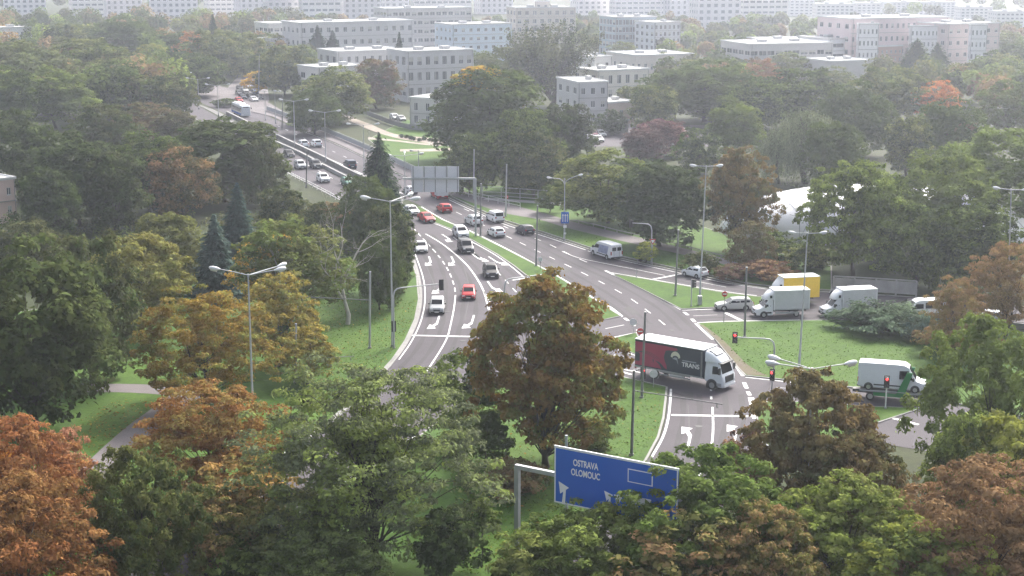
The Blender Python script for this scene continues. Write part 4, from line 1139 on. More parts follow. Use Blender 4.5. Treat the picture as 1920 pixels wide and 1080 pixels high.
# grass tufts and fallen leaves on the mown lawns
def lawn_scatter(name, label, cat, polys, n, size, cols, flat, z):
    C, K = [], []
    while len(C) < n:
        pl = polys[int(rng.integers(len(polys)))]
        xs, ys = [p[0] for p in pl], [p[1] for p in pl]
        px, py = rng.uniform(min(xs), max(xs)), rng.uniform(min(ys), max(ys))
        ins, j = False, len(pl) - 1
        for i in range(len(pl)):
            if (pl[i][1] > py) != (pl[j][1] > py) and px < (pl[j][0] - pl[i][0]) * (py - pl[i][1]) / (pl[j][1] - pl[i][1]) + pl[i][0]: ins = not ins
            j = i
        if not ins: continue
        p = P(px, py)
        C.append((p.x, p.y, z)); K.append(np.array(cols[int(rng.integers(len(cols)))]) * rng.uniform(.7, 1.3))
    C, K = np.array(C), np.array(K); k = len(C)
    nr = rng.normal(size=(k, 3)) * (.25 if flat else .45) + np.array((0, 0, 1.0))
    me = leaf_mesh(name, C, nr, size * np.clip(rng.lognormal(0, .4, k), .4, 2.5), rng.uniform(0, 1, k), .6, None, K, M['leaf_far'])
    return tag(link(name, me), label, cat, None, 'stuff')
LAWN_R = [(1320, 612), (1500, 606), (1640, 606), (1900, 640), (1900, 770), (1640, 728), (1474, 710), (1410, 702)]
LAWN_L = [(600, 560), (780, 565), (770, 610), (740, 660), (690, 720), (600, 790), (560, 700)]
LAWN_C = [(1240, 735), (1160, 715), (900, 760), (840, 800), (860, 1080), (1020, 1080), (1180, 890), (1235, 810)]
LAWN_P = [(150, 790), (215, 752), (318, 752), (285, 768), (165, 862)]
VERGE = [(960, 410), (1060, 432), (1290, 488), (1400, 515), (1380, 528), (1270, 503), (1100, 460), (950, 415)]
lawn_scatter('grass_tufts', 'rough grass tufts on the lawns around the junction', 'grass', [LAWN_R, LAWN_L, LAWN_C, VERGE], 26000, .12, [(.032, .058, .006), (.039, .069, .008), (.050, .072, .010), (.034, .062, .007)], False, .145)
lawn_scatter('fallen_leaves', 'fallen autumn leaves lying on the grass under the trees', 'leaves', [LAWN_L, LAWN_C, LAWN_P], 2600, .15, [(.10, .055, .013), (.08, .04, .013), (.12, .085, .02)], True, .16)
# ---------------------------------------------------------------- vehicles (x forward, origin on the ground under the middle)
def ring_pts(st):
    x, zb, zl, zt, ws, wb, wt = st
    h = [(ws * .9, zb), (ws, zb + .10), (ws * 1.0, zb + (zl - zb) * .6), (wb, zl), (wt, zt - .035 if zt - zl > .1 else zt - .01), (wt * .82, zt)]
    return [(x, y, z) for y, z in h] + [(x, -y, z) for y, z in reversed(h)]
def loft(mb, sts, mi=0):
    n = 12
    k = len(sts)
    vs = [p for s in sts for p in ring_pts(s)]
    fs = []
    for i in range(k - 1):
        for j in range(n):
            a, b = i * n + j, i * n + (j + 1) % n
            fs.append((a, b, b + n, a + n))
    fs.append(tuple(range(n))); fs.append(tuple(range(k * n - 1, (k - 1) * n - 1, -1)))
    mb.add(vs, fs, mi)
def panel(a, b, c, d, inset=.08, off=.012, flip=False):
    """pane just proud of the body surface a-b-c-d, corners drawn in"""
    q = [Vector(v) for v in (a, b, c, d)]
    cen = sum(q, Vector()) / 4
    nrm = (q[2] - q[0]).cross(q[3] - q[1]).normalized()
    if flip: nrm = -nrm
    e1, e2 = (q[1] - q[0]).length, (q[3] - q[0]).length
    out = []
    for i, v in enumerate(q):
        nx, pv = q[(i + 1) % 4], q[i - 1]
        d1, d2 = (nx - v), (pv - v)
        w = v + (d1.normalized() * min(inset, d1.length * .3) if d1.length > 1e-4 else Vector()) + (d2.normalized() * min(inset, d2.length * .3) if d2.length > 1e-4 else Vector())
        out.append(w + nrm * off)
    mb = MB()
    back = [v - nrm * (off + .02) for v in out]
    mb.add(out + back, [(0, 1, 2, 3)] + [(i, i + 4, (i + 1) % 4 + 4, (i + 1) % 4) for i in range(4)])
    return mb
_wheels = {}
def wheel(parent, x, y, r=.31, w=.2):
    k = (round(r, 2), round(w, 2))
    if k not in _wheels:
        t = MB(); t.tube([(0, -w / 2, 0), (0, -w / 2 + .03, 0), (0, w / 2 - .03, 0), (0, w / 2, 0)], [r * .9, r, r, r * .9], 18)
        rm = MB(); rm.tube([(0, -w / 2 - .012, 0), (0, w / 2 + .012, 0)], r * .62, 14)
        for q in range(5):
            a = q * 1.2566
            rm.box((math.cos(a) * r * .35, 0, math.sin(a) * r * .35), (r * .12, w + .04, r * .12))
        _wheels[k] = (t.mesh('tyre', M['tyre'], 40), rm.mesh('rim', M['rim'], 40))
    e = link('wheel', _wheels[k][0], parent, (x, y, r))
    link('rim', _wheels[k][1], e)
    return e
def arch(parent, x, y, r, z):
    mb = MB(); n = 12
    s = 1 if y > 0 else -1
    pts = [(x + math.cos(math.pi * i / n) * r, y + s * .004, z + math.sin(math.pi * i / n) * r) for i in range(n + 1)]
    mb.poly([(x - r, y + s * .004, .16), (x + r, y + s * .004, .16)] + pts)
    mb.build('wheel_arch', M['black'], parent)
def top_edge(st, s): return Vector((st[0], s * st[6] * .95, st[3] - .01))
def belt(st, s): return Vector((st[0], s * st[5], st[2]))

def make_car(name, L, W, zr, zl, hood, cowl, rf, rr, deck, zdeck, wheel_r=.31, wb=None, roof_w=.78, tail_x=None, rails=False, zh=None, glass_rows=2, panelled=False):
    """hood..rf: x of the bonnet front, cowl, roof front; rr roof rear; deck: x where the rear glass ends at height zdeck"""
    root = empty(name)
    h, w = L / 2, W / 2
    zh = zh or zl - .14
    S = [(h, .38, .50, .52, w * .72, w * .70, w * .62), (h - .07, .26, zh - .14, zh - .10, w * .88, w * .86, w * .78), (hood, .2, zh - .03, zh + .03, w * .97, w * .95, w * .85),
         (cowl, .19, zl - .04, zl + .03, w, w * .97, w * .86), (rf, .19, zl, zr - .06, w, w * .985, w * roof_w), ((rf * .6 + rr * .4), .19, zl + .01, zr, w, w * .985, w * roof_w),
         (rr, .19, zl + .03, zr - .05, w, w * .98, w * roof_w * .98), (deck, .2, zdeck - .02, zdeck + .03, w * .98, w * .94, w * .84)]
    if deck > -h + .12: S.append((-h + .08, .26, zdeck - .07, zdeck - .02, w * .95, w * .90, w * .8))
    S.append((-h, .36, min(zdeck - .2, .85), min(zdeck - .12, .9), w * .86, w * .82, w * .7))
    mb = MB(); loft(mb, S)
    mb.build('body', M['paint'], root, smooth=38)
    c, f, m_, r, d = S[3], S[4], S[5], S[6], S[7]
    panel(top_edge(c, -1), top_edge(c, 1), top_edge(f, 1), top_edge(f, -1), .06, .014).build('windscreen', M['glass'], root)
    panel(top_edge(d, 1), top_edge(d, -1), top_edge(r, -1), top_edge(r, 1), .07, .014).build('rear_window', M['glass'], root)
    for s in (-1, 1):
        fl = s < 0
        A = belt(c, s).lerp(belt(f, s), .45); A.z = belt(f, s).z
        segs = [(A, belt(m_, s), top_edge(m_, s), top_edge(f, s))]
        if not panelled:
            segs.append((belt(m_, s), belt(r, s), top_edge(r, s), top_edge(m_, s)))
            if glass_rows > 2:
                segs.append((belt(r, s), belt(r, s).lerp(belt(d, s), .6), top_edge(r, s).lerp(top_edge(d, s), .25), top_edge(r, s)))
        for q in segs:
            panel(*q, .055, .012, flip=(s < 0)).build('side_window', M['glass'], root)
        mb = MB(); mb.box((c[0] - .35, s * (w + .09), zl + .08), (.12, .2, .14)); mb.build('mirror', M['black'], root)
        mb = MB(); mb.box((h - .13, s * w * .68, zh - .17), (.2, w * .36, .14)); mb.build('headlight', M['headlight'], root)
        mb = MB(); mb.box((-h + .06, s * w * .76, min(zdeck - .12, .95)), (.14, w * .26, .22)); mb.build('tail_light', M['tail'], root)
    wb = wb or L * .6
    for sx in (1, -1):
        for s in (1, -1):
            x = sx * wb / 2 + .06
            arch(root, x, s * w * 1.0, wheel_r + .07, wheel_r)
            wheel(root, x, s * (w - .08), wheel_r)
    mb = MB(); mb.box((h - .02, 0, .33), (.1, W * .78, .2)); mb.build('front_bumper', M['black'], root)
    mb = MB(); mb.box((h - .015, 0, .58), (.07, W * .42, .16)); mb.build('grille', M['black'], root)
    mb = MB(); mb.box((-h + .02, 0, .36), (.1, W * .8, .2)); mb.build('rear_bumper', M['black'], root)
    mb = MB(); mb.box((h + .04, 0, .40), (.02, .5, .11)); mb.build('number_plate', M['plate'], root)
    mb = MB(); mb.box((-h - .02, 0, .62), (.04, .5, .11)); mb.build('number_plate', M['plate'], root)
    if rails:
        for s in (-1, 1):
            mb = MB(); mb.tube([(rf - .1, s * w * .66, zr - .04), (m_[0], s * w * .67, zr + .04), (rr + .1, s * w * .66, zr - .02)], .02, 5); mb.build('roof_rail', M['steel'], root)
    return root

hatch = make_car('hatchback', 4.05, 1.76, 1.47, .92, 1.75, 1.05, .25, -1.35, -1.92, .98)
small = make_car('city_car', 3.7, 1.68, 1.52, .95, 1.6, 1.05, .35, -1.3, -1.76, .98, wheel_r=.29)
sedan = make_car('sedan', 4.55, 1.80, 1.45, .92, 1.9, 1.0, .15, -1.05, -1.72, 1.0, wheel_r=.32)
estate = make_car('estate_car', 4.6, 1.78, 1.48, .92, 1.95, 1.1, .3, -1.85, -2.2, .98, rails=True, glass_rows=3)
suv = make_car('suv', 4.4, 1.84, 1.66, 1.05, 1.85, 1.1, .4, -1.6, -2.08, 1.1, wheel_r=.35, rails=True, zh=.96)
mpv = make_car('people_carrier', 4.4, 1.80, 1.82, 1.08, 1.8, 1.3, .55, -1.95, -2.1, 1.05, wheel_r=.32, zh=.98, roof_w=.86)
minivan = make_car('van', 5.0, 1.94, 1.97, 1.12, 2.15, 1.75, .95, -2.3, -2.42, 1.1, wheel_r=.34, zh=1.0, roof_w=.86, wb=3.1)

def make_van(name, L, W, zr, long_glass=0):
    """high roofed panel van"""
    root = empty(name); h, w = L / 2, W / 2
    S = [(h, .42, .72, .75, w * .78, w * .76, w * .68), (h - .12, .3, .92, .96, w * .92, w * .9, w * .8), (h - .75, .25, 1.14, 1.2, w * .98, w * .95, w * .84), (h - .95, .25, 1.2, 1.26, w, w * .96, w * .85),
         (h - 1.65, .25, 1.28, zr - .28, w, w * .98, w * .82), (h - 2.05, .25, 1.3, zr - .05, w, w * .985, w * .84), (h - 2.6, .25, 1.3, zr, w, w * .985, w * .86), (-h + .25, .3, 1.3, zr, w, w * .985, w * .86), (-h + .06, .35, 1.3, zr - .06, w * .98, w * .97, w * .85), (-h, .4, 1.28, zr - .2, w * .96, w * .95, w * .83)]
    mb = MB(); loft(mb, S); mb.build('body', M['paint'], root, smooth=38)
    panel(top_edge(S[3], -1), top_edge(S[3], 1), top_edge(S[4], 1), top_edge(S[4], -1), .06, .014).build('windscreen', M['glass'], root)
    for s in (-1, 1):
        A = belt(S[3], s).lerp(belt(S[4], s), .25)
        B = belt(S[6], s); B.z -= .02
        T2 = B.lerp(top_edge(S[6], s), .62); T1 = belt(S[4], s).lerp(top_edge(S[4], s), .8)
        panel(A, B, T2, T1, .06, .07, flip=(s < 0)).build('side_window', M['glass'], root)
        for q in range(long_glass):
            x0 = h - 2.75 - q * 1.15
            lo, hi = Vector((x0, s * w * .985, 1.28)), Vector((x0, s * w * .92, zr - .28))
            d = Vector((-1.05, 0, 0))
            panel(lo, lo + d, hi + d, hi, .05, .03, flip=(s < 0)).build('side_window', M['glass'], root)
        mb = MB(); mb.box((h - 1.2, s * (w + .13), 1.4), (.14, .24, .34)); mb.build('mirror', M['black'], root)
        mb = MB(); mb.box((h - .2, s * w * .7, .9), (.26, w * .34, .22)); mb.build('headlight', M['headlight'], root)
        mb = MB(); mb.box((-h + .03, s * w * .9, 1.05), (.12, w * .14, .5)); mb.build('tail_light', M['tail'], root)
        mb = MB(); mb.box((-.35, s * (w + .012), .62), (L * .42, .04, .12)); mb.build('side_strip', M['black'], root)
        mb = MB(); mb.box((-h - .012, s * w * .44, 1.25), (.03, .02, 1.6) if s < 0 else (.03, .018, 1.6)); mb.build('door_seam', M['black'], root)
        mb = MB(); mb.box((-h - .005, s * w * .42, 1.62), (.05, w * .62, .5)); mb.build('rear_window', M['glass'], root)
    for x in (h - 1.0, -h + 1.05):
        for s in (1, -1):
            arch(root, x, s * w * 1.0, .44, .36); wheel(root, x, s * (w - .09), .35, .23)
    mb = MB(); mb.box((h - .03, 0, .45), (.14, W * .84, .3)); mb.build('front_bumper', M['black'], root)
    mb = MB(); mb.box((-h + .01, 0, .42), (.18, W * .9, .16)); mb.build('rear_bumper', M['black'], root)
    mb = MB(); mb.box((h - .04, 0, .84), (.1, W * .4, .14)); mb.build('grille', M['black'], root)
    mb = MB(); mb.box((-h - .03, -.1, .85), (.03, .5, .12)); mb.build('number_plate', M['plate'], root)
    return root
panel_van = make_van('panel_van', 6.5, 2.05, 2.75)
delivery_van = make_van('delivery_van', 5.9, 2.02, 2.3)
minibus = make_van('minibus', 5.4, 1.98, 2.35, 2)

def text_mesh(body, size, m, name='lettering', bold=0.0):
    cu = bpy.data.curves.new(name, 'FONT')
    cu.body, cu.size, cu.align_x, cu.align_y = body, size, 'CENTER', 'CENTER'
    cu.extrude = .004
    cu.offset = bold
    ob = bpy.data.objects.new(name, cu)
    COL.objects.link(ob)
    dg = bpy.context.evaluated_depsgraph_get()
    me = bpy.data.meshes.new_from_object(ob.evaluated_get(dg))
    bpy.data.objects.remove(ob); bpy.data.curves.remove(cu)
    me.materials.clear(); me.materials.append(m)
    return me
def on_side(me, name, parent, x, y, z, s):
    """lettering on a vehicle side; s -1: right hand side (facing -y)"""
    o = link(name, me, parent)
    o.matrix_local = Matrix.Translation((x, y, z)) @ Matrix.Rotation(0 if s < 0 else math.pi, 4, 'Z') @ Matrix.Rotation(R(90), 4, 'X')
    return o
def flat_side(parent, name, pts, y, m, s=-1):
    mb = MB(); mb.poly([(x, y, z) for x, z in pts]); o = mb.build(name, M[m], parent)
    return o

def make_box_van(name, box_m, cab_spoiler=True, boxL=4.4, boxH=2.35, tarp=True):
    """cab of a large van with a separate tall load body and a rounded roof pod"""
    root = empty(name); h = 3.3; w = 1.0
    S = [(h, .45, .75, .78, w * .8, w * .78, w * .7), (h - .12, .3, .98, 1.02, w * .93, w * .9, w * .8), (h - .8, .25, 1.2, 1.26, w * .98, w * .95, w * .84), (h - .95, .25, 1.25, 1.3, w, w * .96, w * .85),
         (h - 1.6, .25, 1.35, 2.1, w, w * .97, w * .8), (h - 1.85, .25, 1.36, 2.22, w, w * .97, w * .8), (h - 2.15, .3, 1.36, 2.22, w * .98, w * .95, w * .8)]
    mb = MB(); loft(mb, S); mb.build('cab', M['paint'], root, smooth=38)
    panel(top_edge(S[3], -1), top_edge(S[3], 1), top_edge(S[4], 1), top_edge(S[4], -1), .06, .014).build('windscreen', M['glass'], root)
    for s in (-1, 1):
        A = belt(S[3], s).lerp(belt(S[4], s), .3); B = belt(S[5], s).lerp(belt(S[6], s), .3)
        panel(A, B, B.lerp(top_edge(S[5], s), .8), belt(S[4], s).lerp(top_edge(S[4], s), .85), .06, .012, flip=(s < 0)).build('side_window', M['glass'], root)
        mb = MB(); mb.box((h - 1.15, s * (w + .15), 1.5), (.16, .26, .4)); mb.build('mirror', M['black'], root)
        mb = MB(); mb.box((h - .18, s * w * .72, .95), (.26, .34, .22)); mb.build('headlight', M['headlight'], root)
        mb = MB(); mb.box((-.6, s * 1.0, .55), (3.0, .05, .22)); mb.build('side_guard', M['steel'], root)
        mb = MB(); mb.box((h - 1.55, s * (w + .012), .62), (.8, .03, .18)); mb.build('side_strip', M['black'], root)
    bx = h - 2.22 - boxL / 2; bz0 = .92
    mb = MB(); mb.box((bx, 0, bz0 + boxH / 2), (boxL, 2.16, boxH)); box = mb.build('load_body', M[box_m], root)
    mb = MB(); mb.box((bx, 0, bz0 + boxH + .03), (boxL + .06, 2.2, .08)); mb.build('load_roof', M['white'], box)
    for sx in (-1, 1):
        for s in (-1, 1):
            mb = MB(); mb.box((bx + sx * (boxL / 2 - .03), s * 1.075, bz0 + boxH / 2), (.1, .06, boxH + .02)); mb.build('corner_post', M['white'] if box_m != 'yellow' else M['yellow'], box)
    if tarp:
        for s in (-1, 1):
            for q in range(9):
                mb = MB(); mb.box((bx - boxL / 2 + .3 + q * (boxL - .6) / 8, s * 1.082, bz0 + boxH / 2), (.05, .02, boxH * .94)); mb.build('strap', M['tarp'], box)
            mb = MB(); mb.box((bx, s * 1.085, bz0 + .08), (boxL - .1, .03, .13)); mb.build('drop_side', M['steel'], box)
    if cab_spoiler:
        mb = MB()
        P0 = [(h - 1.15, 2.0, .55, 2.16), (h - 1.35, 2.1, .8, 2.55), (h - 1.75, 2.15, .95, 2.95), (h - 2.2, 2.2, 1.0, boxH + bz0 - .05)]
        vs = []
        for x, z0, hw, z1 in P0:
            vs += [(x, hw, 2.18), (x, hw * .95, z1 - .18), (x, hw * .75, z1), (x, -hw * .75, z1), (x, -hw * .95, z1 - .18), (x, -hw, 2.18)]
        fs = []
        for i in range(3):
            for j in range(6): fs.append((i * 6 + j, i * 6 + (j + 1) % 6, (i + 1) * 6 + (j + 1) % 6, (i + 1) * 6 + j))
        fs += [tuple(range(6)), tuple(range(23, 17, -1))]
        mb.add(vs, fs); pod = mb.build('sleeper_pod', M['paint'], root, smooth=45)
        for s in (-1, 1):
            mb = MB(); mb.box((h - 1.85, s * .965, 2.55), (.28, .04, .34)); mb.build('pod_window', M['glass'], pod)
    mb = MB(); mb.box((-.6, 0, .74), (5.0, 1.0, .2)); mb.build('chassis', M['black'], root)
    for x in (h - 1.0, -1.75):
        for s in (1, -1):
            if x > 0: arch(root, x, s * w * 1.0, .46, .36)
            wheel(root, x, s * .9, .36, .24)
    mb = MB(); mb.box((h - .03, 0, .45), (.14, 1.75, .3)); mb.build('front_bumper', M['black'], root)
    mb = MB(); mb.box((h - .04, 0, .86), (.1, .85, .16)); mb.build('grille', M['black'], root)
    mb = MB(); mb.box((h + .05, 0, .5), (.02, .5, .11)); mb.build('number_plate', M['plate'], root)
    return root
box_van = make_box_van('curtain_van', 'tarp')
yellow_van = make_box_van('box_van', 'yellow', boxL=4.7, boxH=2.6, tarp=False)

M['curtain'] = mat('dark_curtain', (0.034, 0.042, 0.066), 0.5, var=0.12, scale=1.2, bump=0.2)
M['curtain_red'] = mat('red_curtain_print', (0.36, 0.026, 0.085), 0.5, var=0.12, scale=1.2)
M['logo'] = mat('logo_cream', (0.66, 0.64, 0.52), 0.5, var=0.03)
M['logo_grey'] = mat('logo_grey', (0.36, 0.37, 0.42), 0.5, var=0.03)
M['green_steel'] = mat('green_steel', (0.02, 0.20, 0.055), 0.5, var=0.12, scale=1.5)
def make_lorry():
    root = empty('curtain_lorry'); LB = 7.6; W = 2.5; z0, z1 = 1.05, 3.75; xb = 1.75    # box front at xb
    xr = xb - LB
    mb = MB(); mb.box(((xb + xr) / 2, 0, (z0 + z1) / 2), (LB, W, z1 - z0)); box = mb.build('load_body', M['curtain'], root)
    mb = MB(); mb.box(((xb + xr) / 2, 0, z1 + .03), (LB + .06, W + .04, .10)); mb.build('load_roof', M['white'], box)
    for s in (-1, 1):
        y = s * (W / 2 + .006)
        mb = MB(); mb.box(((xb + xr) / 2, s * (W / 2 + .015), z1 - .07), (LB, .05, .14)); mb.build('top_rail', M['black'], box)
        mb = MB(); mb.box(((xb + xr) / 2, s * (W / 2 + .015), z0 - .02), (LB, .06, .12)); mb.build('bottom_rail', M['steel'], box)
        mb = MB(); mb.box((xb - .18, s * (W / 2 + .012), (z0 + z1) / 2), (.16, .04, z1 - z0 - .1)); mb.build('front_post', M['steel_dark'], box)
        # red print: a ragged sweep at the rear with curved dark bites
        def px(u): return xr + LB * u
        def pz(v): return z0 + .06 + (z1 - z0 - .18) * v
        top = [(.005, .04), (.005, .97), (.2, .97), (.45, .97), (.62, .95), (.63, .88), (.58, .84), (.50, .83), (.455, .79), (.44, .66), (.43, .52), (.445, .36), (.47, .2), (.475, .05), (.44, .1), (.40, .22), (.36, .3), (.30, .33), (.36, .2), (.4, .04), (.2, .04)]
        flat_side(box, 'red_print', [(px(u), pz(v)) for u, v in top], y, 'curtain_red')
        flat_side(box, 'dark_print', [(px(u), pz(v)) for u, v in [(.0, .18), (.07, .2), (.075, .48), (.05, .55), (.0, .56)]], y + s * .004, 'curtain')
        for a0, r0 in ((.30, .10), (.34, .16), (.38, .22)):
            arcp = [(.04 + (a0 - .04) * t, .58 + r0 * math.sin(math.pi * t) * .6 - .18 * t) for t in [i / 12 for i in range(13)]]
            flat_side(box, 'print_line', [(px(u), pz(v)) for u, v in arcp] + [(px(u), pz(v - .014)) for u, v in reversed(arcp)], y + s * .004, 'curtain')
        flat_side(box, 'print_line', [(px(.26), pz(.36)), (px(.285), pz(.36)), (px(.275), pz(.2))], y + s * .004, 'curtain')
        if s > 0:
            sg = -1
            cx_, cz_ = px(.60), pz(.62)
        else:
            sg = 1
            cx_, cz_ = px(.60), pz(.60)
        sg = 1
        ring = []
        for i in range(13):
            a = math.pi * (i / 12) * 1.02 + .12 * 0
            ring.append((cx_ + sg * math.cos(a) * .52, cz_ + math.sin(a) * .56))
        for i in range(9):
            a = math.pi * (1 - i / 8)
            ring.append((cx_ + sg * (math.cos(a) * .34), cz_ - .10 + math.sin(a) * .24))
        flat_side(box, 'logo_arc', ring, y + s * .004, 'logo')
        flat_side(box, 'logo_wing', [(cx_ - .36 * sg, cz_ - .2), (cx_ - .05 * sg, cz_ - .02), (cx_ + .18 * sg, cz_ - .06), (cx_ + .33 * sg, cz_ - .75), (cx_ + .12 * sg, cz_ - .28)], y + s * .004, 'logo_grey')
        on_side(text_mesh('TRANS', .62, M['sign_white'], bold=.012), 'lettering', box, px(.82), s * (W / 2 + .012), pz(.36), s)
        flat_side(box, 'small_print_bar', [(px(.70), pz(.50)), (px(.90), pz(.50)), (px(.90), pz(.54)), (px(.70), pz(.54))], y + s * .004, 'logo_grey')
        mb = MB(); mb.box((-1.4, s * 1.12, .62), (3.4, .05, .10)); mb.build('side_guard', M['steel'], root)
        mb = MB(); mb.box((-1.4, s * 1.12, .86), (3.4, .05, .10)); mb.build('side_guard', M['steel'], root)
        mb = MB(); mb.box((-1.2, s * 1.0, .80), (1.5, .22, .34)); mb.build('side_locker', M['white'], root)
        mb = MB(); mb.box((xr - .02, s * 1.0, .86), (.08, .36, .16)); mb.build('tail_light', M['tail'], root)
    mb = MB(); mb.box((-1.6, 0, .86), (8.4, .9, .3)); mb.build('chassis', M['black'], root)
    mb = MB(); mb.box((xr - .02, 0, (z0 + z1) / 2), (.05, W - .1, z1 - z0 - .1)); mb.build('rear_door', M['white'], root)
    mb = MB(); mb.box((xr + .1, 0, .55), (.1, 2.2, .12)); mb.build('rear_bumper', M['steel'], root)
    # cab
    f = xb + 2.15; w = 1.2
    S = [(f, .38, .95, .97, w * .82, w * .82, w * .78), (f - .08, .32, 1.35, 1.37, w * .96, w * .95, w * .9), (f - .22, .32, 1.55, 1.6, w, w * .98, w * .9), (f - .55, .32, 1.6, 2.62, w, w * .99, w * .84), (f - .8, .36, 1.6, 2.72, w, w * .99, w * .84), (f - 1.85, .75, 1.6, 2.74, w, w * .99, w * .84), (f - 2.0, .8, 1.6, 2.7, w * .98, w * .97, w * .82)]
    mb = MB(); loft(mb, S); mb.build('cab', M['paint'], root, smooth=38)
    panel(top_edge(S[2], -1), top_edge(S[2], 1), top_edge(S[3], 1), top_edge(S[3], -1), .07, .014).build('windscreen', M['glass'], root)
    for s in (-1, 1):
        A = Vector((f - .45, s * w * .995, 1.58)); B = Vector((f - 1.25, s * w, 1.52))
        panel(A, B, Vector((f - 1.25, s * w * .9, 2.4)), Vector((f - .62, s * w * .91, 2.4)), .06, .03, flip=(s < 0)).build('side_window', M['glass'], root)
        mb = MB(); mb.box((f - .3, s * (w + .2), 2.0), (.14, .26, .62)); mb.build('mirror', M['black'], root)
        mb = MB(); mb.box((f - .08, s * .86, .78), (.16, .42, .22)); mb.build('headlight', M['headlight'], root)
        arch(root, f - 1.2, s * w * 1.0, .62, .46)
        mb = MB(); mb.box((f - .45, s * (w * .99), .62), (.5, .05, .3)); mb.build('step', M['steel'], root)
    mb = MB(); mb.box((f - .01, 0, 1.12), (.08, 1.5, .62)); mb.build('grille', M['black'], root)
    mb = MB(); mb.box((f + .01, 0, .48), (.12, 2.1, .22)); mb.build('front_bumper', M['white'], root)
    mb = MB(); mb.box((f + .08, 0, .5), (.02, .52, .12)); mb.build('number_plate', M['plate'], root)
    mb = MB(); mb.box((f - .42, 0, 2.66), (.5, 2.1, .07)); mb.build('sun_visor', M['black'], root)
    # roof deflector with a dark top hatch
    vs = []
    for x, hw, z in ((f - .5, .8, 2.74), (f - .85, 1.05, 3.1), (f - 1.4, 1.15, 3.5), (f - 2.0, 1.2, 3.72)):
        vs += [(x, hw, 2.70), (x, hw * .97, max(2.72, z - .2)), (x, hw * .8, z), (x, -hw * .8, z), (x, -hw * .97, max(2.72, z - .2)), (x, -hw, 2.70)]
    fs = [(i * 6 + j, i * 6 + (j + 1) % 6, (i + 1) * 6 + (j + 1) % 6, (i + 1) * 6 + j) for i in range(3) for j in range(6)] + [tuple(range(6)), tuple(range(23, 17, -1))]
    mb = MB(); mb.add(vs, fs); d = mb.build('roof_deflector', M['paint'], root, smooth=50)
    panel((f - 1.0, -.8, 3.2), (f - 1.0, .8, 3.2), (f - 1.9, .85, 3.68), (f - 1.9, -.85, 3.68), .1, .14).build('deflector_panel', M['curtain'], d)
    for x in (f - 1.2, xr + 2.2):
        for s in (1, -1): wheel(root, x, s * 1.05, .46, .3)
    return root
lorry = make_lorry()

def make_bus():
    root = empty('bus'); L, W, H = 12.0, 2.55, 3.0
    h = L / 2
    mb = MB()
    S = [(h, .4, 1.0, H - .35, 1.15, 1.18, 1.05), (h - .15, .32, 1.0, H - .12, 1.25, 1.26, 1.1), (h - .5, .32, 1.0, H, 1.27, 1.27, 1.12), (-h + .3, .32, 1.0, H, 1.27, 1.27, 1.12), (-h, .4, 1.0, H - .2, 1.2, 1.2, 1.05)]
    loft(mb, S); mb.build('body', M['paint'], root, smooth=38)
    mb = MB(); mb.box((h - .06, 0, 1.75), (.1, 2.1, 1.2)); mb.build('windscreen', M['glass'], root)
    mb = MB(); mb.box((h - .04, 0, 2.62), (.1, 1.5, .26)); mb.build('destination_display', M['black'], root)
    for s in (-1, 1):
        for q in range(6):
            mb = MB(); mb.box((h - 1.6 - q * 1.7, s * 1.2, 1.85), (1.5, .1, 1.0)); mb.build('side_window', M['glass'], root)
        mb = MB(); mb.box((0, s * 1.275, .75), (L - .6, .02, .55)); mb.build('blue_skirt', M['blue_sign'], root)
        mb = MB(); mb.box((h - .02, s * .85, .8), (.1, .4, .2)); mb.build('headlight', M['headlight'], root)
        mb = MB(); mb.box((h - .1, s * 1.42, 2.3), (.2, .22, .4)); mb.build('mirror', M['black'], root)
    for x in (h - 2.6, -h + 3.2):
        for s in (1, -1): wheel(root, x, s * 1.14, .48, .28)
    mb = MB(); mb.box((1.0, 0, H + .12), (2.6, 1.7, .28)); mb.build('roof_unit', M['white'], root)
    mb = MB(); mb.box((-3.0, 0, H + .12), (3.0, 1.6, .28)); mb.build('roof_unit', M['white'], root)
    return root
bus = make_bus()

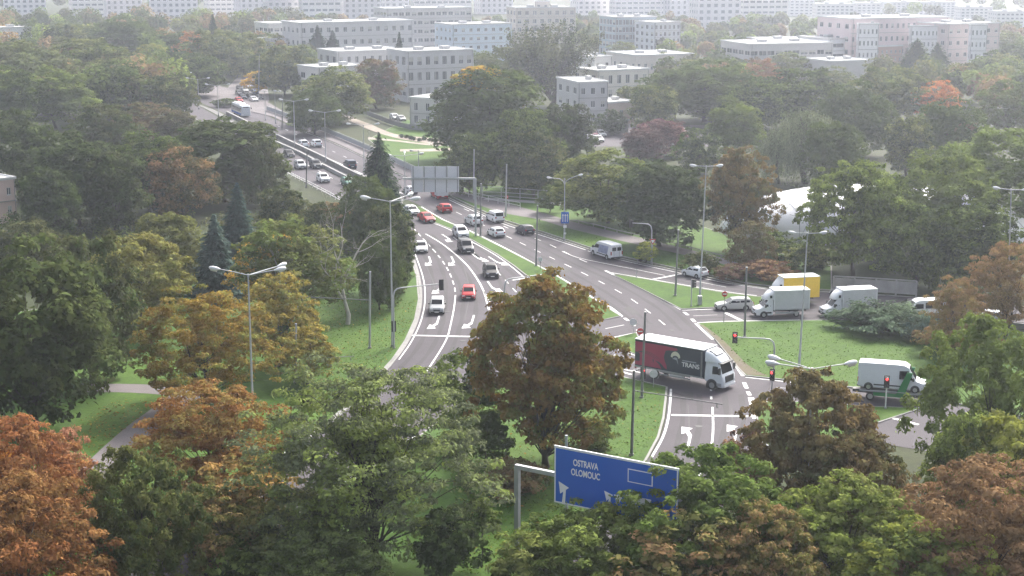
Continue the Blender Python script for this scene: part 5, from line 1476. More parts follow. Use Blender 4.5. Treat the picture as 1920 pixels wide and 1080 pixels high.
def make_transporter():
    root = empty('car_transporter')
    mb = MB(); mb.box((0, 0, .95), (7.0, 2.3, .16)); mb.build('deck', M['steel_dark'], root)
    mb = MB(); mb.box((0, 0, .72), (8.4, .9, .3)); mb.build('chassis', M['black'], root)
    for s in (-1, 1):
        mb = MB(); mb.add([(.0, s * 1.2, .7), (.85, s * 1.2, .7), (1.6, s * 1.2, 3.15), (1.05, s * 1.2, 3.15), (.0, s * 1.12, .7), (.85, s * 1.12, .7), (1.6, s * 1.12, 3.15), (1.05, s * 1.12, 3.15)],
                          [(0, 1, 2, 3), (7, 6, 5, 4), (0, 4, 5, 1), (1, 5, 6, 2), (2, 6, 7, 3), (3, 7, 4, 0)]); mb.build('lifting_arm', M['green_steel'], root)
        mb = MB(); mb.box((-.3, s * 1.16, .72), (3.6, .08, .34)); mb.build('side_rail', M['green_steel'], root)
        mb = MB(); mb.tube([(1.4, s * 1.17, 1.0), (3.4, s * 1.17, 1.25), (4.4, s * 1.17, 2.0)], .06, 6); mb.build('guide_rail', M['steel'], root)
        mb = MB(); mb.tube([(-3.4, s * 1.17, .98), (-1.2, s * 1.17, 1.06), (1.0, s * 1.17, 1.08)], .05, 6); mb.build('guide_rail', M['steel'], root)
        mb = MB()
        for x in (2.6,): mb.add([(x - .75, s * 1.18, .75), (x - .5, s * 1.18, .95), (x, s * 1.18, 1.05), (x + .5, s * 1.18, .95), (x + .75, s * 1.18, .75), (x - .75, s * .8, .75), (x - .5, s * .8, .95), (x, s * .8, 1.05), (x + .5, s * .8, .95), (x + .75, s * .8, .75)], [(i, i + 1, i + 6, i + 5) for i in range(4)])
        mb.build('mudguard', M['steel'], root)
    for x in (-2.4, 2.6):
        for s in (1, -1): wheel(root, x, s * 1.0, .42, .28)
    return root
transporter = make_transporter()

PROTOS_V = {'hatch': hatch, 'small': small, 'sedan': sedan, 'estate': estate, 'suv': suv, 'mpv': mpv, 'minivan': minivan, 'panel_van': panel_van, 'minibus': minibus, 'delivery_van': delivery_van, 'box_van': box_van, 'yellow_van': yellow_van, 'lorry': lorry, 'bus': bus, 'transporter': transporter}
used_v = set()
WHT, SIL, GRY, BLK, DKB, REDC = (.72, .73, .75), (.36, .37, .38), (.05, .053, .06), (.010, .010, .012), (.022, .035, .07), (.42, .018, .022)
def drive(kind, at, to, col, label, cat='car', group=None, z=0.03):
    pr = PROTOS_V[kind]
    if kind in used_v: o = copy_tree(pr)
    else: o = pr; used_v.add(kind)
    p = P(*at)
    o.location = (p.x, p.y, z)
    o.rotation_euler = (0, 0, heading(at, to))
    set_color(o, col)
    for k in ('label', 'category', 'group'):
        if k in o: del o[k]
    tag(o, label, cat, group)
    return o
G1, G2, G3 = 'cars coming towards the camera', 'cars driving away from the camera', 'parked cars'
drive('suv', (820, 584), (811, 640), (.34, .35, .36), 'silver grey car with dark windscreen at the left stop line', 'car', G1)
drive('hatch', (879, 558), (873, 610), REDC, 'small red car behind the left stop line', 'car', G1)
drive('suv', (920, 518), (948, 565), BLK, 'black car with bright headlights next to the red car lane', 'car', G1)
drive('mpv', (873, 472), (906, 502), GRY, 'dark grey people carrier right behind a white one', 'car', G1)
drive('suv', (864, 444), (895, 467), WHT, 'white people carrier in front of the red car by the grass median', 'car', G1)
drive('sedan', (790, 471), (799, 510), (.62, .63, .62), 'white car alone in the left kerb lane', 'car', G1)
drive('sedan', (800, 415), (834, 431), REDC, 'red car at the narrow end of the grass median', 'car', G1)
drive('hatch', (772, 402), (812, 420), WHT, 'white car half hidden behind the dark tree near the red car', 'car', G1)
drive('suv', (606, 341), (640, 360), WHT, 'white car nearest of the four coming down the upper road', 'car', G1)
drive('suv', (592, 315), (626, 334), GRY, 'dark green grey car along the concrete wall of the upper road', 'car', G1)
drive('suv', (563, 316), (597, 335), SIL, 'silver car beside the dark one on the upper road', 'car', G1)
drive('hatch', (542, 294), (576, 312), BLK, 'black car farthest back in the upper road group', 'car', G1)
drive('hatch', (652, 347), (686, 363), (.10, .22, .16), 'green car mostly hidden behind the bare tree', 'car', G1)
drive('minivan', (823, 371), (790, 354), REDC, 'red van with pale rear passing under the back of the big sign', 'van', G2)
drive('hatch', (833, 397), (800, 380), REDC, 'red hatchback driving away past the back of the big sign', 'car', G2)
drive('suv', (888, 421), (850, 403), WHT, 'white off road car behind the sign gantry post', 'car', G2)
drive('mpv', (928, 415), (888, 398), WHT, 'white small van with dark rear windows near the pavement', 'van', G2)
drive('hatch', (930, 443), (890, 424), WHT, 'white hatchback in the lane next to the grass median', 'car', G2)
drive('hatch', (984, 438), (942, 421), (.055, .058, .075), 'dark grey hatchback driving away in the right lane', 'car', G2)
drive('delivery_van', (1136, 482), (1090, 467), WHT, 'white van with printed sides on the merging lane', 'van', G2)
drive('small', (1303, 519), (1265, 511), WHT, 'white hatchback at the stop line of the slip road', 'car', G2)
drive('suv', (568, 276), (530, 258), WHT, 'white car on the upper road bridge, left of two', 'car', G2)
drive('suv', (593, 275), (555, 257), (.66, .67, .70), 'white car on the upper road bridge, right of two', 'car', G2)
drive('mpv', (656, 316), (618, 298), DKB, 'dark blue car beside the dark pine on the upper road', 'car', G2)
drive('hatch', (770, 363), (735, 346), (.60, .60, .63), 'white car partly hidden behind the pine and the big sign back', 'car', G2)
drive('estate', (1376, 580), (1330, 581), (.50, .50, .47), 'silver estate car first in the queue on the side road', 'car')
drive('box_van', (1462, 592), (1400, 594), WHT, 'white curtain sided van first of the pair in the near lane', 'van')
drive('box_van', (1588, 591), (1530, 594), WHT, 'white curtain sided van behind the other, beside the juniper', 'van')
drive('yellow_van', (1478, 570), (1420, 573), WHT, 'yellow box van with white roof behind the first white curtain van', 'van')
drive('sedan', (1590, 556), (1540, 553), (.03, .035, .06), 'dark blue car by the grey noise wall', 'car')
drive('minibus', (1728, 596), (1670, 597), WHT, 'white minibus right of the juniper behind a low grey fence', 'van')
drive('estate', (1705, 584), (1650, 582), BLK, 'black car behind the white minibus', 'car')
drive('hatch', (1850, 604), (1795, 601), (.62, .63, .65), 'white car at the end of the queue behind brown branches', 'car')
drive('hatch', (968, 583), (985, 615), (.68, .68, .70), 'white car behind the left side of the rust maple', 'car')
lo = drive('lorry', (1300, 718), (1354, 728), (.70, .73, .76), 'lorry with dark and red printed curtain sides turning in the junction', 'lorry')
lo.scale = (1.07, 1.07, 1.05)
drive('bus', (452, 216), (478, 227), (.60, .63, .66), 'white and blue bus on the upper road at the top left', 'bus')
tr = drive('transporter', (1680, 750), (1735, 755), WHT, 'green and grey car transporter carrying a white van', 'transporter', z=.03)
pv = drive('panel_van', (1671, 749), (1736, 754), (.66, .67, .72), 'white panel van standing on the green transporter', 'van', z=1.06)
parked = [((1100, 258), 'hatch', BLK, 'black parked car, left end of the row before the grey building'), ((1112, 256), 'hatch', (.16, .02, .05), 'dark red parked car before the grey building'), ((1126, 256), 'estate', SIL, 'silver parked car in the row before the grey building'), ((1106, 264), 'sedan', WHT, 'white parked car in front of the dark red one'), ((1122, 266), 'hatch', (.6, .6, .62), 'pale parked car in front of the silver one'),
          ((1278, 252), 'hatch', SIL, 'silver parked car right of the purple tree'), ((1290, 258), 'sedan', GRY, 'grey parked car right of the purple tree'), ((1262, 262), 'hatch', WHT, 'white parked car under the purple tree'),
          ((455, 186), 'hatch', DKB, 'dark blue parked car nearest in the row by the upper road'), ((462, 180), 'hatch', BLK, 'black parked car second in the row by the upper road'), ((470, 184), 'estate', GRY, 'grey parked car at the right of the row by the upper road'), ((459, 173), 'sedan', SIL, 'silver parked car in the middle of the row by the upper road'), ((468, 170), 'hatch', WHT, 'white parked car in the back of the row by the upper road'), ((456, 164), 'hatch', (.2, .21, .24), 'grey parked car farthest in the row by the upper road'),
          ((448, 192), 'hatch', REDC, 'red parked car at the left end of the row by the upper road'), ((476, 190), 'sedan', WHT, 'white parked car at the right end of the row by the upper road'), ((449, 178), 'estate', (.3, .3, .32), 'dull silver parked car left of the blue one by the upper road'), ((479, 178), 'hatch', DKB, 'dark blue parked car at the back right of the row by the upper road'), ((450, 169), 'hatch', BLK, 'black parked car at the back left of the row by the upper road'), ((464, 158), 'estate', WHT, 'white parked car at the very back of the row by the upper road'), ((486, 186), 'hatch', GRY, 'dark grey parked car nearest the two headed lamp by the bus'),
          ((740, 224), 'estate', WHT, 'white parked car beside the small white house'), ((752, 227), 'hatch', SIL, 'silver parked car right against the small white house')]
for at, k, c, lb in parked:
    drive(k, at, (at[0] + 14, at[1] + 5), c, lb, 'car', G3)
# printed picture on the merging van, and the pale load cover of the red van: flat print on the panel
for o in bpy.data.objects:
    if o.get('label') == 'white van with printed sides on the merging lane':
        M['print_blue'] = mat('van_side_print', (.25, .28, .42), .4, var=.5, scale=1.6)
        for s in (-1, 1):
            mb = MB(); mb.quad((.55, s * 1.03, .8), (-2.0, s * 1.03, .8), (-2.3, s * .97, 1.95), (.3, s * .97, 1.9)); mb.build('side_print', M['print_blue'], o)
    if o.get('label', '').startswith('red van with pale rear'):
        mb = MB(); mb.box((-1.6, 0, 1.35), (1.9, 2.0, 1.3)); mb.build('load_cover', M['tarp'], o)
# ---------------------------------------------------------------- street furniture
def lamp_post(base, top_py, arms, label, name='street_lamp', top_px=None, head=1.0, curved=False, group='street lamps'):
    """arms: list of (world angle in degrees, length, rise)"""
    b = P(*base); H = height_to(b, top_py)
    root = empty(name, b)
    lean = 0.0
    if top_px is not None:
        lean = (top_px - base[0]) / px_per_m(Vector((b.x, b.y, H)))
        # remove the lens' own perspective shift of a vertical line
        lean = (top_px - project(Vector((b.x, b.y, H)))[0]) / px_per_m(Vector((b.x, b.y, H)))
    T = Vector((lean, 0, H))
    mb = MB(); mb.tube([(0, 0, -.2), (lean * .12, 0, H * .12), (lean * .13, 0, H * .125), (lean * .6, 0, H * .6), T], [.15, .14, .105, .085, .06], 8); mb.build('pole', M['steel'], root, smooth=60)
    mb = MB(); mb.tube([(0, 0, 0), (0, 0, .35)], .2, 8); mb.build('base_sleeve', M['steel_dark'], root)
    mb = MB(); mb.tube([T - Vector((0, 0, .15)), T + Vector((0, 0, .1))], .1, 8); mb.build('collar', M['steel'], root)
    for ang, ln, rise in arms:
        d = Vector((math.cos(R(ang)), math.sin(R(ang)), 0))
        e = T + d * ln + Vector((0, 0, rise))
        pts = [T, T + d * ln * .5 + Vector((0, 0, rise * .55)), e]
        if curved: pts = [T - Vector((0, 0, .9)), T + d * .25 + Vector((0, 0, -.25)), T + d * .8 + Vector((0, 0, .05)), e]
        mb = MB(); mb.tube(pts, .045, 6); mb.build('arm', M['steel'], root, smooth=60)
        mb = MB(); s = head
        o = Vector((0, 0, rise * .25 / max(ln, .1)))
        prof = [(-.05, .05), (.1, .1), (.35, .17), (.65, .18), (.88, .12), (.95, .03)]
        mb.tube([e + d * x * s + Vector((0, 0, x * s * .12)) for x, r in prof], [r * s for x, r in prof], 10)
        hd = mb.build('lamp_head', M['lamp'], root, smooth=60)
        mb = MB(); mb.tube([e + d * .3 * s + Vector((0, 0, -.15 * s)), e + d * .8 * s + Vector((0, 0, -.08 * s))], [.1 * s, .08 * s], 8); mb.build('lens', M['lens'], hd)
    return tag(root, label, 'street lamp', group)
lamp_post((476, 822), 516, [(170, 2.6, .45), (20, 2.4, .3), (48, 3.4, .3)], 'tall three headed street lamp among the autumn trees on the left', head=1.1)
lamp_post((736, 652), 378, [(175, 2.2, .35), (10, 2.2, .2), (62, 3.6, .2)], 'tall three headed street lamp at the left kerb carrying a traffic light arm', head=1.2)
lamp_post((1312, 562), 312, [(172, 1.2, .05), (5, 1.3, .05)], 'tall street lamp with two flat heads beside the slip road', top_px=1324, head=.9)
lamp_post((1498, 694), 438, [(172, 1.2, .05), (5, 1.3, .05)], 'tall street lamp with two flat heads on the right lawn', top_px=1514, head=.85)
lamp_post((1888, 622), 356, [(160, 1.2, .1), (0, 1.2, .0)], 'tall street lamp among trees at the right edge', top_px=1896, head=.9)
lamp_post((1058, 452), 336, [(170, 2.0, .15), (20, 2.2, .5)], 'street lamp with two curved arms above the blue lane sign', curved=True, head=.8)
lamp_post((1511, 985), 692, [(172, 2.5, .3), (148, 2.6, .4), (12, 2.6, .25)], 'large near street lamp with three heads in front of the right lawn', head=1.1)
for bx, by, ty, lb in ((611, 306, 211, 'street lamp in the middle wall of the upper road, nearest'), (553, 277, 190, 'street lamp in the middle wall of the upper road, second'), (410, 218, 161, 'street lamp by the junction of the upper road, right of a row'), (373, 205, 149, 'street lamp by the junction of the upper road, third from the left'), (340, 192, 139, 'street lamp by the junction of the upper road, second from the left'), (312, 180, 132, 'street lamp by the junction of the upper road, leftmost')):
    lamp_post((bx, by), ty, [(178, 2.4, .35), (2, 2.4, .35)], lb, head=1.0)
lamp_post((760, 372), 292, [(185, 2.3, .1), (25, 2.6, .2), (95, 1.5, .3)], 'three headed street lamp right of the dark pine', head=1.1)
lamp_post((683, 330), 235, [(178, 2.4, .25), (2, 2.2, .25)], 'street lamp at the railing left of the dark pine', head=1.0)
lamp_post((517, 232), 172, [(2, .8, .05)], 'single headed street lamp beside the upper road bus stop', head=.9)
lamp_post((498, 226), 172, [(176, 2.2, .2), (4, 2.2, .2)], 'two headed street lamp beside the bus', head=.9)
lamp_post((855, 330), 255, [(5, 1.2, .05)], 'single street lamp on the park lawn before the tall green tree', head=.9)
lamp_post((785, 330), 283, [(175, 1.0, .05)], 'slim park lamp right of the three headed lamp', head=.8)

def plain_pole(base, top, label, arm=None, r=.14, col='steel_dark', name='trolley_pole', cat='pole'):
    b = P(*base); H = height_to(b, top[1])
    lean = (top[0] - project(Vector((b.x, b.y, H)))[0]) / px_per_m(Vector((b.x, b.y, H)))
    root = empty(name, b)
    mb = MB(); mb.tube([(0, 0, -.2), (lean * .3, 0, H * .3), (lean, 0, H)], [r, r * .9, r * .75], 10); mb.build('pole', M[col], root, smooth=60)
    mb = MB(); mb.tube([(0, 0, 0), (0, 0, .3)], r * 1.5, 8); mb.build('footing', M['concrete'], root)
    mb = MB(); mb.tube([(lean, 0, H), (lean, 0, H + .08)], r * .85, 10); mb.build('cap', M['steel'], root)
    if arm:
        apx, apy, z0 = arm          # far end of the arm in the photo, height on the pole
        t = (z0 / H)
        a0 = Vector((lean * t, 0, z0))
        e = P(apx, apy, z0 - .1) - b
        mb = MB(); mb.tube([a0, e], .045, 6); ar = mb.build('cross_arm', M['steel_dark'], root)
        mb = MB(); mb.tube([a0 + Vector((0, 0, 1.1)), a0.lerp(e, .7)], .012, 4); mb.build('stay_wire', M['black'], ar)
        mb = MB(); mb.tube([e.lerp(a0, .06), e.lerp(a0, .06) - Vector((0, 0, .4))], .05, 6); mb.build('insulator', M['steel'], ar)
    return tag(root, label, cat, 'trolley wire poles')
plain_pole((693, 655), (694, 510), 'plain pole on the left lawn beside the tall kerb lamp', (560, 556, 5.6), col='steel')
plain_pole((554, 720), (555, 608), 'plain pole with a thin arm on the left lawn among yellow trees', (664, 668, 2.6), col='steel')
plain_pole((325, 790), (324, 727), 'short plain post at the edge of the footpath', r=.16, col='steel', name='short_post')
plain_pole((1203, 748), (1210, 586), 'plain pole right behind the rear of the turning lorry')
plain_pole((1184, 856), (1189, 696), 'plain pole with a long thin arm over the approach road', (1355, 758, 6.0))
plain_pole((1266, 556), (1272, 432), 'plain pole at the tip of the wedge lawn')
plain_pole((1396, 634), (1400, 502), 'plain pole beside the first white curtain van')
plain_pole((1005, 500), (1008, 386), 'plain pole on the grass median with a box on top')
plain_pole((888, 376), (889, 281), 'plain pole behind the sign gantry post', col='steel')
plain_pole((948, 407), (950, 309), 'plain pole at the pavement before the footbridge', col='steel')
plain_pole((901, 444), (902, 345), 'plain pole right of the sign gantry post')
plain_pole((574, 352), (576, 280), 'plain pole at the left railing of the upper road')
plain_pole((529, 243), (530, 180), 'plain pole at the upper road bus stop')
plain_pole((347, 160), (348, 132), 'plain distant pole left of the upper road', col='steel')
plain_pole((485, 192), (486, 103), 'tall thin distant mast above the yellow tree', col='steel', r=.1)
plain_pole((1062, 990), (1062, 818), 'pole standing right behind the blue direction sign', col='steel')

def signal_head(parent, c, ang, lit=None, n=3):
    """housing with lenses, looking along world angle ang"""
    d = Vector((math.cos(R(ang)), math.sin(R(ang)), 0)); c = Vector(c)
    h = .34 * n
    mb = MB(); mb.box(c, (.28, .34, h), rz=R(ang)); hd = mb.build('signal_head', M['black'], parent)
    mb = MB(); mb.box(c - d * .17, (.03, .52, h + .2), rz=R(ang)); mb.build('backing_board', M['black'], hd)
    for i in range(n):
        z = c.z + (n - 1) * .165 - i * .33
        p = Vector((c.x, c.y, z)) + d * .145
        mb = MB(); mb.disc(p, d, .12, .03, 12); mb.build('lens', M['red_on'] if (lit == i) else M['lens_off'], hd)
        mb = MB(); mb.tube([p, p + d * .2], [.14, .14], 10, cap=False); mb.build('visor', M['black'], hd)
    return hd
def signal_post(base, top_py, label, heads=1, ang=-90, lit=None, arm=None, col='steel', name='traffic_light', r=.07):
    b = P(*base); H = height_to(b, top_py)
    root = empty(name, b)
    if arm:
        e = P(arm[0], arm[1], H) - b
        d = Vector((e.x, e.y, 0)).normalized()
        pts = [(0, 0, -.1), (0, 0, H - .9), Vector((0, 0, H - .3)) + d * .15, Vector((0, 0, H - .05)) + d * .5, Vector((0, 0, H)) + d * 1.0, Vector((e.x, e.y, H))]
        mb = MB(); mb.tube(pts, [r * 1.4, r * 1.3, r * 1.2, r * 1.1, r, r * .8], 8); mb.build('bent_mast', M[col], root, smooth=60)
        signal_head(root, Vector((e.x, e.y, H - .1)), ang, lit)
    else:
        mb = MB(); mb.tube([(0, 0, -.1), (0, 0, H)], r, 8); mb.build('pole', M[col], root, smooth=60)
    if heads and not arm:
        signal_head(root, (math.cos(R(ang)) * .2, math.sin(R(ang)) * .2, H - .5), ang, lit)
    if heads and arm and heads > 1:
        signal_head(root, (math.cos(R(ang)) * .25, math.sin(R(ang)) * .25, 2.6), ang, lit)
    mb = MB(); mb.tube([(0, 0, 0), (0, 0, .25)], r * 2, 8); mb.build('footing', M['concrete'], root)
    return tag(root, label, 'traffic light', 'traffic lights')
signal_post((739, 655), 541, 'overhead traffic light on a bent mast by the left kerb', ang=100, arm=(827, 532), heads=2)
signal_post((946, 622), 524, 'overhead traffic light mast reaching into the rust maple', ang=120, arm=(1036, 512))
signal_post((1450, 714), 636, 'overhead traffic light showing red above the right lawn edge', ang=-100, arm=(1378, 632), lit=0)
signal_post((1447, 735), 694, 'traffic light showing red behind the brown maple', ang=-110, lit=0)
signal_post((1660, 768), 706, 'traffic light showing red in front of the transporter', ang=-100, lit=0, col='steel_white')
signal_post((1221, 495), 420, 'overhead traffic light on a bent mast above the verge', ang=20, arm=(1183, 418), heads=1)
signal_post((1197, 492), 476, 'low traffic light beside the merging lane', ang=-20)
signal_post((1296, 576), 524, 'traffic light on the wedge lawn beside the tall lamp', ang=-10)
signal_post((1205, 736), 690, 'traffic light showing red at the rear of the lorry', ang=-90, lit=0)

def round_sign(base, top_py, label, face='back', ang=-90, r=.35, name='round_sign', post='steel'):
    b = P(*base); H = height_to(b, top_py)
    root = empty(name, b)
    mb = MB(); mb.tube([(0, 0, -.1), (0, 0, H)], .04, 8); mb.build('post', M[post], root, smooth=60)
    d = Vector((math.cos(R(ang)), math.sin(R(ang)), 0)); s = Vector((-d.y, d.x, 0))
    c = Vector((0, 0, H - r)) + d * .06
    if face == 'yield':
        mb = MB(); mb.add([c + s * r * 1.1 + Vector((0, 0, r * .8)), c - s * r * 1.1 + Vector((0, 0, r * .8)), c - Vector((0, 0, r * 1.1)), c + s * r * 1.1 + Vector((0, 0, r * .8)) - d * .02, c - s * r * 1.1 + Vector((0, 0, r * .8)) - d * .02, c - Vector((0, 0, r * 1.1)) - d * .02], [(0, 1, 2), (5, 4, 3), (0, 3, 4, 1), (1, 4, 5, 2), (2, 5, 3, 0)]); pl = mb.build('plate', M['sign_red'], root)
        mb = MB(); k = .62; mb.add([c + s * r * 1.1 * k + Vector((0, 0, r * .8 * k)) + d * .01, c - s * r * 1.1 * k + Vector((0, 0, r * .8 * k)) + d * .01, c - Vector((0, 0, r * 1.1 * k)) + d * .01], [(0, 1, 2)]); mb.build('white_field', M['sign_white'], pl)
    else:
        m = {'back': 'sign_back', 'noentry': 'sign_red', 'arrow': 'blue_sign'}[face]
        mb = MB(); mb.disc(c, d, r, .03, 24); pl = mb.build('plate', M[m], root)
        if face == 'noentry':
            mb = MB(); mb.box(c + d * .03, (.02, r * 1.4, r * .36), rz=R(ang)); mb.build('white_bar', M['sign_white'], pl)
        if face == 'back':
            mb = MB(); mb.tube([c + d * .02 + s * r * .9, c + d * .02 - s * r * .9], .02, 5); mb.build('stiffener', M['steel'], pl)
    return tag(root, label, 'road sign', 'road signs')
round_sign((1187, 627), 597, 'round sign seen from behind at the triangle lawn', 'back', r=.42)
round_sign((1200, 640), 615, 'round red no entry sign with white bar at the triangle lawn', 'noentry', r=.38)
round_sign((1225, 728), 693, 'round sign seen from behind in front of the lorry', 'back', r=.42)
round_sign((1357, 608), 546, 'round red sign on a dark post beside the silver estate car', 'noentry', r=.33, post='steel_dark')
round_sign((1223, 496), 447, 'triangular red and white yield sign on the verge mast', 'yield', r=.42, name='yield_sign')
round_sign((1013, 507), 482, 'round sign seen from behind on the grass median', 'back', r=.32, post='steel_dark')
round_sign((1030, 535), 508, 'dark round sign at the median edge above the rust maple', 'back', r=.3, post='steel_dark')
round_sign((1193, 523), 505, 'thin grey marker post at the tip of the wedge lawn', 'back', r=.06, name='marker_post')
round_sign((692, 258), 246, 'thin post sign by the park path', 'back', r=.12, name='marker_post')
round_sign((950, 398), 366, 'red and white round sign on the pavement before the footbridge', 'noentry', r=.3)

# blue lane sign on the verge
b = P(1059, 452); H = height_to(b, 400)
ls = empty('lane_sign', b)
mb = MB(); mb.tube([(0, -.2, -.1), (0, -.2, H)], .06, 8); mb.build('post', M['steel'], ls)
zc = (height_to(b, 397) + height_to(b, 418)) / 2
mb = MB(); mb.box((0, -.32, zc), (1.15, .04, 1.75)); face = mb.build('plate', M['blue_sign'], ls)
for i, (x, tw) in enumerate(((-.32, 0), (0.02, 0), (.34, .2))):
    mb = MB()
    mb.poly([(x - .05, -.345, zc - .65), (x + .05, -.345, zc - .65), (x + .05, -.345, zc + .3), (x + .13, -.345, zc + .3), (x, -.345, zc + .62), (x - .13, -.345, zc + .3), (x - .05, -.345, zc + .3)]); mb.build('lane_arrow', M['sign_white'], face)
mb = MB(); mb.box((0, -.32, height_to(b, 424)), (.5, .04, .42)); mb.build('small_plate', M['sign_white'], ls)
mb = MB(); mb.box((0, -.32, height_to(b, 437)), (.36, .04, .26)); mb.build('small_plate', M['sign_white'], ls)
tag(ls, 'blue lane arrow sign with white arrows below the curved arm lamp', 'road sign')

# big blue direction sign on its gantry
pb = P(970, 1062)
H = height_to(pb, 876)
gs = empty('direction_sign', pb)
A = P(966, 872, H) - pb; A.z = 0
def at_z(px, py, z): return P(px, py, z) - pb
d = at_z(1270, 933, H) - at_z(966, 872, H); d.z = 0; d.normalize()
nrm = Vector((d.y, -d.x, 0))                      # faces the camera side
mb = MB(); mb.box((0, 0, H / 2 - .1), (.34, .34, H + .2), rz=math.atan2(d.y, d.x)); mb.build('post', M['steel'], gs)
mb = MB(); mb.box((0, 0, .15), (.8, .8, .3), rz=math.atan2(d.y, d.x)); mb.build('footing', M['concrete'], gs)
mb = MB(); mb.box(d * 6.4 + Vector((0, 0, H + .05)), (13.1, .32, .30), rz=math.atan2(d.y, d.x)); mb.build('beam', M['steel'], gs)
x0 = None
s0, best = 0, 1e9
for i in range(400):
    q = pb + d * (i * .02) + nrm * .3 + Vector((0, 0, H))
    e = abs(project(q)[0] - 1040)
    if e < best: best, s0 = e, i * .02
ql = pb + d * s0 + nrm * .3
zt, zb = height_to(ql, 836), height_to(ql, 941)
SW, SH = 9.6, zt - zb
fr = empty('sign_board'); fr.parent = gs
fr.matrix_local = Matrix.Translation(d * s0 + nrm * .3 + Vector((0, 0, zb))) @ Matrix.Rotation(math.atan2(d.y, d.x), 4, 'Z')
mb = MB(); mb.box((SW / 2, 0, SH / 2), (SW, .06, SH)); board = mb.build('plate', M['blue_sign'], fr)
mb = MB()
for c, s in (((SW / 2, -.035, .06), (SW, .03, .09)), ((SW / 2, -.035, SH - .06), (SW, .03, .09)), ((.06, -.035, SH / 2), (.09, .03, SH - .2)), ((SW - .06, -.035, SH / 2), (.09, .03, SH - .2))): mb.box(c, s)
mb.build('white_border', M['sign_white'], fr)
mb = MB(); mb.box((SW / 2, 0, SH + .03), (SW + .05, .12, .06)); mb.build('top_edge', M['sign_white'], fr)
for i in range(5):
    mb = MB(); mb.box((.6 + i * (SW - 1.2) / 4, .09, SH / 2), (.1, .1, SH - .1)); mb.build('stiffener', M['steel'], fr)
for tx, cx, cz, sz in (('OSTRAVA', 2.5, .77, .66), ('OLOMOUC', 2.5, .60, .66)):
    o = link('lettering', text_mesh(tx, sz, M['sign_white'], bold=.016), fr)
    o.matrix_local = Matrix.Translation((cx, -.045, SH * cz)) @ Matrix.Rotation(R(90), 4, 'X') @ Matrix.Diagonal((.68, 1, 1, 1))
def sign_arrow(cx, cz, ang, s=1.0, bend=0.0):
    pl = [(-.09, -.75), (.09, -.75), (.09, -.1), (.30, -.1), (0, .42), (-.30, -.1), (-.09, -.1)]
    out = []
    for x, z in pl:
        a = R(ang) * max(0, min(1, (z + .75) / .6))
        xx = x * math.cos(a) - (z if z > -.3 else -.3) * 0
        xr, zr_ = x * math.cos(a) - z * math.sin(a), x * math.sin(a) + z * math.cos(a)
        out.append((cx + xr * s, -.045, cz + zr_ * s))
    mb = MB(); mb.poly(out); mb.build('arrow', M['sign_white'], fr)
sign_arrow(.75, SH * .27, 38, 1.5); sign_arrow(4.35, SH * .30, 45, 1.2); sign_arrow(5.05, SH * .30, -55, 1.2); sign_arrow(7.6, SH * .2, 0, 1.4)
mb = MB(); mb.box((6.75, -.042, SH * .74), (1.9, .02, .95)); gp = mb.build('white_panel_frame', M['sign_white'], fr)
mb = MB(); mb.box((6.75, -.056, SH * .74), (1.75, .015, .82)); mb.build('blue_panel', M['blue_sign'], gp)
mb = MB(); mb.box((6.6, -.042, SH * .33), (2.0, .02, .52)); mb.build('white_panel', M['sign_white'], fr)
tag(gs, 'big blue OSTRAVA OLOMOUC direction sign on a steel gantry, bottom centre', 'road sign')

# gantry sign seen from behind
pb2 = P(892, 444); H2 = height_to(pb2, 335)
gb = empty('sign_gantry', pb2)
mb = MB(); mb.box((0, 0, H2 / 2), (.32, .32, H2)); mb.build('post', M['steel'], gb)
e1 = P(755, 335, H2) - pb2; e1.z = 0
dl = e1.length; da = math.atan2(e1.y, e1.x)
mb = MB(); mb.box(e1 / 2 + Vector((0, 0, H2 + .02)), (dl, .3, .28), rz=da); mb.build('beam', M['steel'], gb)
dd = e1.normalized(); nn = Vector((-dd.y, dd.x, 0))
if nn.y < 0: nn = -nn
pR, pL = P(861, 335, H2) - pb2, P(771, 335, H2) - pb2
wd = (pR - pL).length
q = pb2 + (pR + pL) / 2
zt2, zb2 = height_to(Vector((q.x, q.y, 0)), 312), height_to(Vector((q.x, q.y, 0)), 361)
cen = (pR + pL) / 2; cen.z = (zt2 + zb2) / 2
np_ = 4
for i in range(np_):
    for j in range(2):
        mb = MB()
        c = cen + dd * (wd * ((i + .5) / np_ - .5)) + nn * .3 + Vector((0, 0, (zt2 - zb2) * (.25 if j else -.25)))
        mb.box(c, (wd / np_ - .06, .05, (zt2 - zb2) / 2 - .05), rz=da); mb.build('panel', M['sign_back'], gb)
for i in range(5):
    mb = MB(); mb.box(cen + dd * (wd * (i / 4 - .5) * .92) + nn * .2, (.1, .12, zt2 - zb2), rz=da); mb.build('stiffener', M['steel_dark'], gb)
tag(gb, 'grey gantry with the back of a large sign over the road', 'sign gantry')

